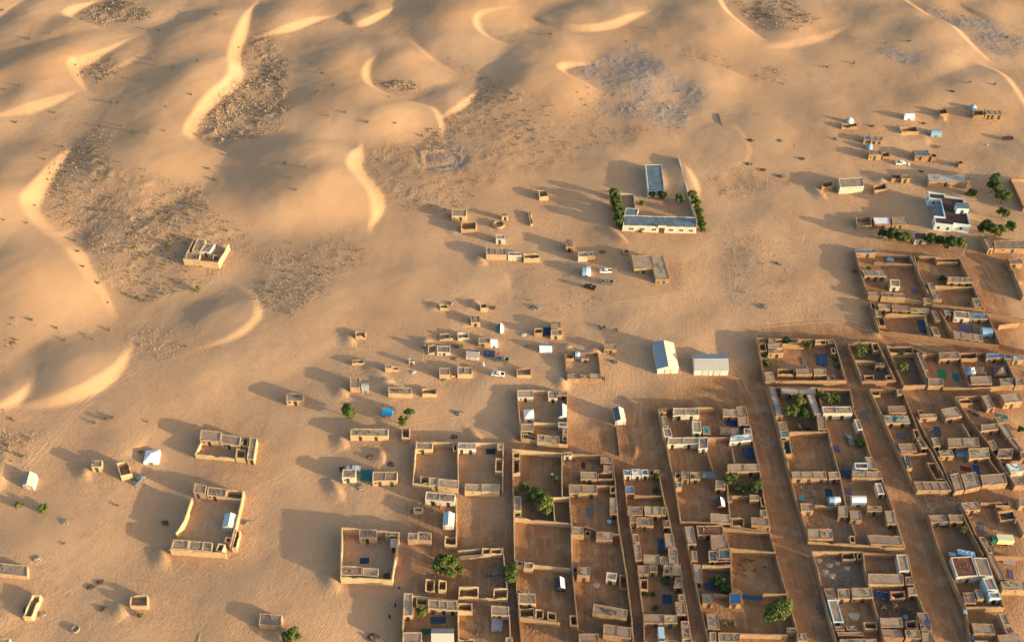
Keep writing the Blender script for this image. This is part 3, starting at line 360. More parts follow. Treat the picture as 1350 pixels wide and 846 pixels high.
('large roofless room, back of the scattered huts below the far dunes', [176.7, 406.17, 176.93, 401.85, 184.73, 402.06], 1.6, 1, 'none', 'mud', 1, 0),
('small blue roofed room, left of the scattered huts below the far dunes', [158.03, 397.07, 157.43, 393.6, 160.14, 393.6], 2.45, 1, 'blue', 'mud', 0, 0),
('farthest flat roofed room, left of the scattered huts below the far dunes', [161.04, 396.43, 160.4, 393.08, 165.77, 393.08], 2.45, 2, 'mud', 'mud', 0, 0),
('nearest flat roofed room, left of the scattered huts below the far dunes', [157.15, 384.84, 156.46, 381.1, 162.0, 381.1], 2.45, 1, 'mud', 'mud', 0, 0),
('small roofless room, left of the scattered huts below the far dunes', [163.43, 384.83, 162.76, 381.3, 165.81, 381.3], 1.8, 1, 'none', 'mud', 1, 0),
('slate grey roofed room, middle of the scattered huts below the far dunes', [176.8, 385.35, 176.86, 380.8, 183.51, 380.8], 2.45, 1, 'slate', 'mud', 0, 0),
('leftmost tiny roofless room, right of the scattered huts below the far dunes', [184.39, 383.07, 183.81, 380.26, 185.85, 380.06], 2.15, 1, 'none', 'mud', 1, 0),
('roofless room, front left of the scattered huts below the far dunes', [131.33, 361.36, 130.86, 358.09, 135.39, 358.09], 2.15, 1, 'none', 'mud', 1, 1),
('large flat roofed cream house, front left of the scattered huts below the far dunes', [138.53, 362.0, 137.52, 355.48, 147.82, 356.4], 3.0, 1, 'mud', 'cream', 0, 1),
('roofless room, front of the scattered huts below the far dunes', [152.3, 358.56, 152.13, 354.86, 157.81, 356.24], 2.15, 1, 'none', 'mud', 1, 1),
('rightmost tiny roofless room, right of the scattered huts below the far dunes', [194.39, 378.41, 194.26, 375.45, 196.18, 375.45], 1.4, 1, 'none', 'mud', 1, 0),
('roofless room, back right of the scattered huts below the far dunes', [214.79, 420.1, 214.0, 415.63, 218.69, 414.96], 2.15, 1, 'none', 'mud', 1, 0),
('flat roofed room, back right of the scattered huts below the far dunes', [220.32, 419.59, 219.5, 415.53, 226.63, 414.86], 2.45, 3, 'mud', 'mud', 0, 0),
('long slate grey roofed cream house, front of the school', [45.23, 335.76, 44.33, 328.9, 73.59, 327.47], 3.3, 1, 'slate', 'cream', 0, 1),
('slate grey roofed cream house, front left of the school', [46.65, 341.2, 45.38, 336.4, 50.58, 336.03], 3.1, 1, 'slate', 'cream', 0, 1),
('long slate grey roofed pale house, middle of the school', [57.55, 372.39, 56.76, 352.57, 63.75, 352.95], 3.4, 1, 'slate', 'skypale', 0, 0),
('large flat roofed house, back of the L shaped house below the school', [46.11, 310.08, 46.56, 302.05, 54.44, 302.05], 2.9, 1, 'mud', 'mud', 0, 0),
('long flat roofed house, right of the L shaped house below the school', [52.95, 310.19, 54.08, 295.9, 59.39, 295.9], 3.0, 1, 'mud', 'mud', 0, 0),
('small flat roofed white room, front left of the huts left of the L shaped house', [25.77, 313.23, 25.63, 310.3, 29.27, 310.3], 2.45, 1, 'mud', 'white', 0, 1),
('small flat roofed room, front of the huts left of the L shaped house', [29.58, 313.23, 29.43, 310.65, 32.35, 310.65], 2.45, 1, 'mud', 'mud', 0, 1),
('flat roofed room, back left of the huts left of the L shaped house', [20.94, 321.0, 21.12, 316.19, 23.85, 316.19], 2.45, 1, 'mud', 'mud', 0, 0),
('tiny roofless room, right of the huts left of the L shaped house', [43.6, 315.83, 43.36, 312.87, 45.54, 312.64], 1.8, 1, 'none', 'mud', 1, 0),
('flat roofed room, left of the huts around the round well', [-24.49, 341.09, -24.44, 336.41, -18.46, 336.16], 2.45, 1, 'mud', 'pale', 0, 0),
('roofless room, left of the huts around the round well', [-20.4, 333.29, -20.5, 328.15, -14.46, 327.56], 2.15, 1, 'none', 'pale', 1, 0),
('tiny flat roofed room, middle of the huts around the round well', [-4.52, 338.71, -4.14, 336.75, -1.59, 336.75], 2.2, 1, 'mud', 'pale', 0, 0),
('farthest small flat roofed white room, front of the huts around the round well', [-6.4, 324.22, -6.36, 321.32, -2.82, 321.08], 2.45, 1, 'mud', 'white', 0, 0),
('large flat roofed house, front left of the huts around the round well', [-10.29, 315.93, -10.0, 311.66, -2.07, 311.33], 2.45, 4, 'mud', 'pale', 0, 1),
('nearest small flat roofed white room, front of the huts around the round well', [-1.66, 313.09, -1.52, 311.08, 3.69, 310.86], 2.2, 1, 'mud', 'white', 0, 1),
('roofless room, front right of the huts around the round well', [4.4, 312.6, 4.59, 309.59, 10.62, 309.59], 2.15, 1, 'none', 'pale', 1, 1),
('roofless room, back right of the huts around the round well', [11.0, 355.25, 11.43, 350.6, 15.16, 350.6], 2.15, 1, 'none', 'pale', 1, 0),
('long roofless room, right of the huts around the round well', [6.64, 341.84, 7.48, 333.27, 8.57, 333.27], 1.0, 1, 'none', 'pale', 1, 0),
('leftmost tiny roofless room, back of the hut cluster in the middle', [-26.68, 282.53, -26.33, 280.42, -23.32, 280.22], 2.15, 1, 'none', 'pale', 1, 0),
('rightmost tiny roofless room, back of the hut cluster in the middle', [-11.84, 282.88, -11.55, 280.42, -9.01, 280.42], 2.15, 1, 'none', 'pale', 1, 0),
('small brush roofed room, back of the hut cluster in the middle', [-15.1, 275.94, -14.76, 272.2, -11.36, 272.2], 2.45, 1, 'wood', 'pale', 0, 0),
('leftmost small roofless room, middle of the hut cluster in the middle', [-25.87, 267.18, -25.72, 264.35, -22.0, 264.22], 2.15, 1, 'none', 'pale', 1, 0),
('tiny roofless room, middle of the hut cluster in the middle', [-21.96, 266.78, -21.87, 264.81, -21.06, 264.81], 1.6, 1, 'none', 'pale', 1, 0),
('rightmost small roofless room, middle of the hut cluster in the middle', [-19.44, 267.18, -19.23, 264.35, -15.2, 264.22], 2.15, 1, 'none', 'white', 1, 0),
('rightmost small roofless room, left of the hut cluster in the middle', [-29.53, 260.78, -29.33, 257.45, -26.37, 257.45], 2.15, 1, 'none', 'pale', 1, 0),
('flat roofed white room, middle of the hut cluster in the middle', [-26.34, 260.34, -26.16, 257.01, -21.48, 256.89], 2.45, 1, 'mud', 'white', 0, 0),
('small flat roofed room, middle of the hut cluster in the middle', [-11.84, 264.23, -11.78, 261.63, -7.77, 261.3], 2.45, 1, 'mud', 'pale', 0, 0),
('small flat roofed room, front of the hut cluster in the middle', [-24.92, 249.33, -24.74, 245.98, -21.08, 245.86], 2.45, 1, 'mud', 'pale', 0, 1),
('tiny roofless room, front of the hut cluster in the middle', [-20.87, 248.14, -20.8, 246.62, -19.33, 246.5], 1.5, 1, 'none', 'pale', 1, 1),
('flat roofed room, front of the hut cluster in the middle', [-18.73, 249.64, -18.59, 246.1, -13.55, 245.98], 2.45, 2, 'mud', 'pale', 0, 1),
('tiny flat roofed white room, left of the hut cluster in the middle', [-35.92, 254.24, -35.58, 252.68, -33.61, 252.56], 2.2, 1, 'mud', 'white', 0, 0),
('tiny flat roofed room, front left of the hut cluster in the middle', [-43.69, 250.88, -43.5, 248.84, -41.11, 248.72], 2.45, 1, 'mud', 'pale', 0, 1),
('tiny roofless room, front left of the hut cluster in the middle', [-41.29, 250.99, -41.01, 249.27, -38.96, 249.14], 1.6, 1, 'none', 'pale', 1, 0),
('leftmost small roofless room, left of the hut cluster in the middle', [-55.99, 268.78, -55.68, 266.0, -52.04, 265.6], 1.9, 1, 'none', 'pale', 1, 0),
('second from left small roofless room, left of the hut cluster in the middle', [-55.3, 254.44, -55.43, 252.56, -51.35, 252.44], 1.4, 1, 'none', 'pale', 1, 0),
('flat roofed room, front left of the hut cluster in the middle', [-54.9, 244.47, -54.34, 239.7, -51.01, 239.53], 2.45, 1, 'mud', 'pale', 0, 1),
('long flat roofed room, front left of the hut cluster in the middle', [-41.64, 240.12, -41.38, 237.18, -33.55, 236.95], 2.45, 2, 'mud', 'pale', 0, 1),
('small roofless room, front of the hut cluster in the middle', [-30.44, 240.23, -30.05, 237.59, -25.19, 237.59], 1.6, 1, 'none', 'pale', 1, 1),
('small roofless room, right of the hut cluster in the middle', [8.05, 269.64, 7.92, 267.18, 10.88, 266.98], 2.15, 1, 'none', 'mud', 1, 0),
('small flat roofed room, back right of the hut cluster in the middle', [14.1, 272.74, 14.0, 269.38, 17.39, 269.38], 2.45, 1, 'mud', 'mud', 0, 0),
('leftmost small flat roofed room, right of the hut cluster in the middle', [13.89, 268.71, 13.72, 265.67, 17.7, 265.54], 2.45, 1, 'mud', 'pale', 0, 0),
('roofless room, front of the hut cluster in the middle', [1.65, 249.45, 1.64, 245.97, 6.54, 245.79], 2.15, 1, 'none', 'pale', 1, 1),
('rightmost small flat roofed room, right of the hut cluster in the middle', [32.19, 260.98, 32.23, 258.29, 36.54, 258.1], 2.45, 1, 'mud', 'mud', 0, 0),
('tiny roofless room, back left of the small square court with the shade-tinted white tent', [18.57, 256.5, 18.75, 254.17, 21.55, 254.17], 2.15, 1, 'none', 'mud', 1, 0),
('small flat roofed room, back of the small square court with the shade-tinted white tent', [23.89, 256.51, 23.91, 253.49, 26.66, 253.49], 2.45, 1, 'mud', 'mud', 0, 0),
('small flat room, front left of small square court with the shade-tinted white tent', [18.96, 246.71, 18.77, 244.05, 22.92, 244.05], 2.45, 1, 'mud', 'mud', 0, 1),
('tiny flat roofed room, front of the small square court with the shade-tinted white tent', [23.15, 245.98, 23.14, 244.05, 26.05, 244.05], 2.45, 1, 'mud', 'mud', 0, 1),
('small flat room, front right of small square court with the shade-tinted white tent', [26.37, 246.59, 26.35, 244.05, 29.98, 243.87], 2.45, 1, 'mud', 'mud', 0, 1),
('long flat roofed house, middle of the two-bay house below the blue cart', [-52.01, 221.57, -51.85, 218.49, -39.68, 218.22], 2.45, 2, 'mud', 'pale', 0, 0),
('small roofless room, middle of the small roofless hut right of the two-bay house', [-35.53, 221.84, -35.33, 217.79, -32.77, 217.68], 2.15, 1, 'none', 'pale', 1, 0),
('flat roofed white room, left of the double house with the teal tarpaulin', [-52.58, 204.55, -52.37, 201.3, -48.21, 201.3], 2.45, 1, 'mud', 'white', 0, 0),
('flat roofed room, right of the double house with the teal tarpaulin', [-43.07, 203.65, -42.94, 200.06, -35.32, 199.97], 2.45, 2, 'mud', 'pale', 0, 0),
('flat roofed room, back left of the twin courts with the shared middle wall', [-30.52, 215.82, -30.49, 213.03, -25.19, 212.76], 2.45, 1, 'mud', 'pale', 0, 0),
('small roofless room, front left of the twin courts with the shared middle wall', [-28.31, 202.29, -28.12, 199.32, -25.5, 199.08], 2.15, 1, 'none', 'pale', 1, 1),
('small flat roofed room, front left of the twin courts with the shared middle wall', [-25.48, 201.55, -25.46, 198.59, -22.81, 198.34], 2.45, 1, 'mud', 'pale', 0, 1),
('flat roofed white room, back of the twin courts with the shared middle wall', [-17.22, 215.4, -17.12, 212.87, -11.4, 212.76], 2.45, 2, 'mud', 'white', 0, 0),
('tiny roofless room, back of the twin courts with the shared middle wall', [-18.91, 215.13, -18.58, 212.24, -17.26, 212.24], 2.15, 1, 'none', 'pale', 1, 0),
('flat roofed room, front of the twin courts with the shared middle wall', [-22.57, 201.05, -22.71, 197.86, -16.38, 197.03], 2.45, 1, 'mud', 'pale', 0, 1),
('leftmost flat roofed room, front right of the twin courts with the shared middle wall', [-14.33, 199.08, -14.39, 196.15, -9.23, 195.86], 2.45, 1, 'mud', 'pale', 0, 1),
('rightmost flat roofed room, front right of the twin courts with the shared middle wall', [-9.18, 198.83, -9.22, 195.77, -3.84, 195.57], 2.45, 1, 'mud', 'pale', 0, 1),
('roofless room, right of the twin courts with the shared middle wall', [-5.16, 209.39, -5.25, 204.04, -2.82, 203.79], 2.15, 1, 'none', 'pale', 1, 0),
('tiny flat roofed room, back right of the twin courts with the shared middle wall', [-4.82, 214.87, -4.6, 212.76, -2.88, 212.66], 2.45, 1, 'mud', 'pale', 0, 0),
('long flat roofed white room, middle of the house below the twin courts', [-26.14, 195.91, -26.26, 192.89, -17.32, 191.84], 2.45, 2, 'mud', 'white', 0, 0),
('tiny roofless room, back of the small huts left of the big acacia', [-29.49, 190.84, -29.56, 189.19, -26.9, 188.96], 1.6, 1, 'none', 'pale', 1, 0),
('leftmost small flat roofed room, front left of the small huts left of the big acacia', [-30.39, 180.76, -30.39, 178.3, -27.5, 178.08], 2.45, 1, 'mud', 'pale', 0, 1),
('rightmost small flat roofed room, front left of the small huts left of the big acacia', [-27.53, 181.21, -27.44, 178.3, -23.55, 177.86], 2.45, 1, 'mud', 'pale', 0, 1),
('small roofless room, front right of the small huts left of the big acacia', [-19.61, 179.86, -19.64, 176.75, -16.15, 176.53], 2.15, 1, 'none', 'pale', 1, 1),
('tiny roofless room, back of the open yard with a low back wall', [-8.61, 175.65, -8.74, 173.47, -6.26, 173.47], 2.15, 1, 'none', 'pale', 1, 0),
('tiny roofless room, back right of the open yard with a low back wall', [-6.23, 175.65, -6.12, 173.69, -2.92, 173.69], 2.15, 1, 'none', 'pale', 1, 0),
('leftmost small roofless room, front left of the open yard with a low back wall', [-24.32, 165.19, -24.32, 161.69, -21.72, 161.49], 2.15, 1, 'none', 'pale', 1, 1),
('rightmost small roofless room, front left of the open yard with a low back wall', [-20.67, 164.9, -20.67, 161.61, -18.43, 161.37], 2.15, 1, 'none', 'pale', 1, 1),
('roofless room, front of the open yard with a low back wall', [-14.89, 162.92, -14.93, 159.46, -9.38, 159.26], 2.15, 1, 'none', 'pale', 1, 1),
('roofless room, front right of the open yard with a low back wall', [-5.13, 162.31, -5.27, 159.06, -1.23, 158.86], 2.15, 1, 'none', 'pale', 1, 1),
('long flat roofed room, back left of the court with the grey and cream gabled roof', [-30.09, 160.28, -29.71, 153.32, -27.22, 153.2], 2.45, 1, 'mud', 'pale', 0, 0),
('small roofless room, back left of the court with the grey and cream gabled roof', [-26.62, 159.26, -26.52, 156.86, -23.3, 156.66], 2.15, 1, 'none', 'pale', 1, 0),
('long flat roofed room, back of the court with the grey and cream gabled roof', [-23.25, 158.46, -23.07, 155.48, -14.92, 154.81], 2.45, 3, 'mud', 'pale', 0, 0),
('small roofless room, back of the court with the grey and cream gabled roof', [-14.93, 157.65, -14.86, 154.96, -10.93, 154.76], 2.15, 1, 'none', 'pale', 1, 0),
('flat roofed room, right of the court with the grey and cream gabled roof', [-5.75, 156.67, -5.71, 153.71, -0.76, 153.32], 2.45, 1, 'mud', 'pale', 0, 0),
('flat roofed room, front left of the court with the grey and cream gabled roof', [-29.39, 148.31, -29.24, 145.1, -24.17, 145.1], 2.45, 1, 'mud', 'pale', 0, 1),
('tiny flat roofed room, front right of the court with the grey and cream gabled roof', [-1.7, 146.79, -1.86, 144.91, 0.0, 144.91], 2.45, 1, 'mud', 'pale', 0, 1),
('tiny roofless room, front of the court with the grey and cream gabled roof', [-14.26, 146.4, -14.2, 144.9, -9.97, 144.9], 2.15, 1, 'none', 'pale', 1, 1),
('flat roofed room, back of the lone square court with dark mats', [-44.9, 181.98, -44.7, 179.02, -39.45, 178.8], 2.45, 1, 'mud', 'pale', 0, 0),
('tiny flat roofed room, back right of the lone square court with dark mats', [-37.05, 181.18, -37.05, 179.75, -33.24, 179.59], 2.45, 1, 'mud', 'pale', 0, 0),
('tiny grey roofed room, back right of the lone square court with dark mats', [-35.38, 178.65, -35.31, 175.83, -33.43, 175.67], 2.45, 1, 'grey', 'pale', 0, 0),
('flat roofed room, front left of the lone square court with dark mats', [-48.52, 169.25, -48.31, 166.26, -42.38, 166.06], 2.45, 1, 'mud', 'pale', 0, 1),
('small flat roofed room, front of the lone square court with dark mats', [-42.42, 168.8, -42.13, 166.06, -37.66, 165.67], 2.45, 1, 'mud', 'pale', 0, 1),
('flat roofed room, back left of the large left court with the white gabled tent', [-97.17, 199.05, -96.92, 195.71, -93.11, 194.77], 2.45, 1, 'mud', 'pale', 0, 0),
('flat roofed room, back of the large left court with the white gabled tent', [-92.92, 197.98, -92.66, 194.77, -86.78, 193.83], 2.45, 1, 'mud', 'pale', 0, 0),
('roofless room, back right of the large left court with the white gabled tent', [-86.91, 197.08, -86.7, 193.88, -81.59, 192.95], 2.15, 1, 'none', 'pale', 1, 0),
('flat roofed room, front left of the large left court with the white gabled tent', [-98.68, 178.43, -98.69, 175.2, -93.96, 174.86], 2.45, 1, 'mud', 'pale', 0, 1),
('flat roofed room, front of the large left court with the white gabled tent', [-93.98, 178.01, -93.79, 174.75, -89.59, 174.41], 2.45, 1, 'mud', 'pale', 0, 1),
('small flat roofed room, front of the large left court with the white gabled tent', [-89.89, 177.67, -89.53, 174.41, -86.66, 174.07], 2.45, 1, 'mud', 'pale', 0, 1),
('nearest tiny roofless room, front right of the large left court with the white gabled tent', [-85.39, 177.19, -85.7, 174.62, -83.64, 174.28], 2.15, 1, 'none', 'pale', 1, 1),
('farthest tiny roofless room, front right of the large left court with the white gabled tent', [-83.75, 179.62, -83.82, 177.88, -82.02, 177.54], 2.15, 1, 'none', 'pale', 1, 1),
('long roofless room, front right of the large left court with the white gabled tent', [-81.35, 182.07, -81.33, 175.82, -80.0, 175.75], 2.15, 1, 'none', 'pale', 1, 1),
('flat roofed room, back left of the long house with a low yard wall', [-100.13, 220.95, -99.69, 216.75, -92.99, 215.75], 2.45, 1, 'mud', 'pale', 0, 0),
('flat roofed room, middle of the long house with a low yard wall', [-93.28, 219.26, -92.87, 215.5, -86.38, 214.1], 2.45, 1, 'mud', 'pale', 0, 0),
('small roofless room, right of the long house with a low yard wall', [-86.51, 218.68, -86.11, 214.69, -83.94, 214.2], 2.15, 1, 'none', 'pale', 1, 0),
('small roofless room, front right of the long house with a low yard wall', [-87.39, 213.54, -87.01, 209.8, -83.94, 209.32], 2.15, 1, 'none', 'pale', 1, 1),
('long flat roofed room, right of the long house with a low yard wall', [-83.8, 218.0, -83.21, 208.99, -80.93, 208.42], 2.45, 1, 'mud', 'pale', 0, 0),
('small flat roofed room, left of the scattered huts at the left', [-131.53, 208.18, -130.92, 205.56, -127.72, 205.72], 2.45, 1, 'mud', 'pale', 0, 0),
('roofless room, right of the scattered huts at the left', [-123.7, 207.37, -121.01, 202.25, -117.69, 203.03], 2.0, 1, 'none', 'pale', 1, 0),
('long flat roofed house, front left of the scattered huts at the left', [-147.45, 170.49, -146.11, 166.9, -136.87, 165.9], 2.45, 1, 'mud', 'pale', 0, 1),
('long roofless room, front left of the scattered huts at the left', [-133.5, 160.04, -133.77, 153.16, -131.34, 153.03], 2.15, 1, 'none', 'pale', 1, 1),
('roofless room, front of the scattered huts at the left', [-106.46, 160.17, -105.49, 156.63, -100.52, 156.44], 2.15, 1, 'none', 'pale', 1, 1),
('small flat roofed room, front left of the scattered huts at the left', [-139.05, 146.52, -138.69, 144.12, -134.3, 143.95], 2.45, 1, 'mud', 'pale', 0, 1),
('flat roofed room, back left of the lone ruined house among the dunes', [-124.27, 321.41, -124.7, 313.88, -121.26, 313.26], 2.45, 1, 'mud', 'pale', 0, 0),
('flat roofed room, front left of the lone ruined house among the dunes', [-126.55, 312.89, -126.1, 308.73, -120.61, 308.0], 2.45, 1, 'mud', 'pale', 0, 1),
('flat roofed white room, middle of the lone ruined house among the dunes', [-120.38, 318.62, -121.49, 313.26, -117.67, 312.64], 2.45, 1, 'mud', 'white', 0, 0),
('small roofless room, front right of the lone ruined house among the dunes', [-116.01, 311.79, -115.65, 308.37, -112.89, 307.89], 2.15, 1, 'none', 'pale', 1, 1),
('flat roofed room, back of the scattered huts at the left', [-75.29, 237.53, -74.98, 234.05, -69.39, 233.71], 2.45, 1, 'mud', 'pale', 0, 0),
('flat roofed room, front right of the scattered huts at the left', [-68.95, 153.98, -68.72, 150.49, -62.68, 150.03], 2.45, 1, 'mud', 'pale', 0, 1)
]
SHEDS=[
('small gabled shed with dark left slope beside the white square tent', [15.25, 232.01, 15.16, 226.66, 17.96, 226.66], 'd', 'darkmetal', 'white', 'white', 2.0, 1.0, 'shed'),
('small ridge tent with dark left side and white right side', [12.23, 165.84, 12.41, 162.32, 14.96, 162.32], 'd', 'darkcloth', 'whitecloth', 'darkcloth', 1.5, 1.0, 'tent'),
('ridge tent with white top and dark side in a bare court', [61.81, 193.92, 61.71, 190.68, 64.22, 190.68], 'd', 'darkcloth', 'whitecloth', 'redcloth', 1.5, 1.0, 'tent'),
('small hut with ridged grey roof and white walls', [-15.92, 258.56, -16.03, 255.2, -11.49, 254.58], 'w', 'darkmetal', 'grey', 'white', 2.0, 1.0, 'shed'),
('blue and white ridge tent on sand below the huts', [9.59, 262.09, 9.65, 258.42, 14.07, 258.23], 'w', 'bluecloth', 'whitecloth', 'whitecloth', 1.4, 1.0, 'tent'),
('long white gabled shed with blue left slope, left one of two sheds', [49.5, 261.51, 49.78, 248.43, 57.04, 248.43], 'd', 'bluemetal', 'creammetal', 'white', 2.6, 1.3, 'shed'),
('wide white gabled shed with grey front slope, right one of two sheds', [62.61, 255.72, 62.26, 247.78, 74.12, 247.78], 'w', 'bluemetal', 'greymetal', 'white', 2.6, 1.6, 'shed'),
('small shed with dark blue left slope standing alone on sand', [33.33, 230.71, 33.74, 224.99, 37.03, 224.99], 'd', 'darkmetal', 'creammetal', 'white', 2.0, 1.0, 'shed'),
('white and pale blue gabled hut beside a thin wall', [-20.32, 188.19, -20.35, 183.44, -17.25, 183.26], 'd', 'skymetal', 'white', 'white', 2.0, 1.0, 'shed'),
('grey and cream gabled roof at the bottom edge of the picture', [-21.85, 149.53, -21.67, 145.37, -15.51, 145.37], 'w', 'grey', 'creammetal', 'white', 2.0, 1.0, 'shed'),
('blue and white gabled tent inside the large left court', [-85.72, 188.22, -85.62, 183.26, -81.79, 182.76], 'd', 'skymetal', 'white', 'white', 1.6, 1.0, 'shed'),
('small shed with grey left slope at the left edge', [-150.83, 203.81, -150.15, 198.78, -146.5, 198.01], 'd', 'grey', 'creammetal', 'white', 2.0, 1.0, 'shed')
]
TENTS=[
('white square tent with low peak in a walled court', [3.76, 231.05, 4.05, 226.72, 7.37, 226.83], 'pyramid', 'white', 2.4),
('white square tent, shaded left half coloured pale blue, beside a brown canopy', [156.19, 250.78, 155.63, 247.1, 158.79, 247.22], 'pyramid', 'skywhite', 2.4),
('brown pointed tent with a blue cloth at its top', [166.04, 251.52, 164.76, 246.61, 169.08, 246.61], 'pyramid', 'brown', 2.4),
('white barrel topped tent, shaded left half coloured blue, left of a longer one', [96.03, 194.73, 95.96, 192.1, 99.36, 192.24], 'barrel', 'skywhite', 2.4),
('white barrel topped tent right of the one with shade coloured blue', [103.14, 195.21, 102.68, 192.1, 107.04, 192.1], 'barrel', 'whitecloth', 2.4),
('pale blue tent beside the right wall of its court', [168.23, 270.87, 167.64, 266.88, 171.26, 266.55], 'barrel', 'sky', 2.4),
('white dome tent, shaded left half coloured blue, behind a roofless hut', [153.69, 412.87, 153.2, 410.1, 157.27, 410.1], 'dome', 'skywhite', 2.4),
('white barrel tent on open sand near the far dunes', [182.74, 417.9, 181.78, 414.54, 186.47, 414.54], 'barrel', 'whitecloth', 2.4),
('pale blue tent standing alone on the sand', [191.08, 404.65, 190.22, 400.89, 194.81, 400.89], 'barrel', 'sky', 2.4),
('light blue dome tent on the end of a mud hut', [158.14, 391.93, 157.32, 388.32, 160.47, 388.32], 'dome', 'sky', 2.4),
('small blue dome tent behind the far right hut', [215.29, 426.12, 214.37, 422.26, 218.28, 422.26], 'dome', 'sky', 2.4),
('white tent, shaded left half coloured blue, left of two parked cars', [26.9, 305.5, 26.78, 300.4, 30.08, 300.4], 'barrel', 'skywhite', 2.4),
('teal and white dome tent among the huts', [-5.38, 273.23, -5.33, 268.53, -2.94, 268.53], 'dome', 'tealwhite', 2.4),
('white tent against the end of a mud hut', [-7.62, 264.58, -7.57, 261.33, -4.99, 261.13], 'barrel', 'whitecloth', 2.4),
('grey tent beside a narrow mud house', [-51.21, 243.0, -50.61, 239.44, -48.05, 239.32], 'barrel', 'grey', 2.4),
('narrow white tent, shaded left half coloured blue, at the back of the square court', [21.87, 257.48, 21.96, 254.64, 23.72, 254.64], 'barrel', 'skywhite', 2.4),
('white square tent on open sand right of the ruined hut', [-116.73, 214.11, -116.25, 209.24, -111.78, 209.48], 'pyramid', 'white', 2.4)
]
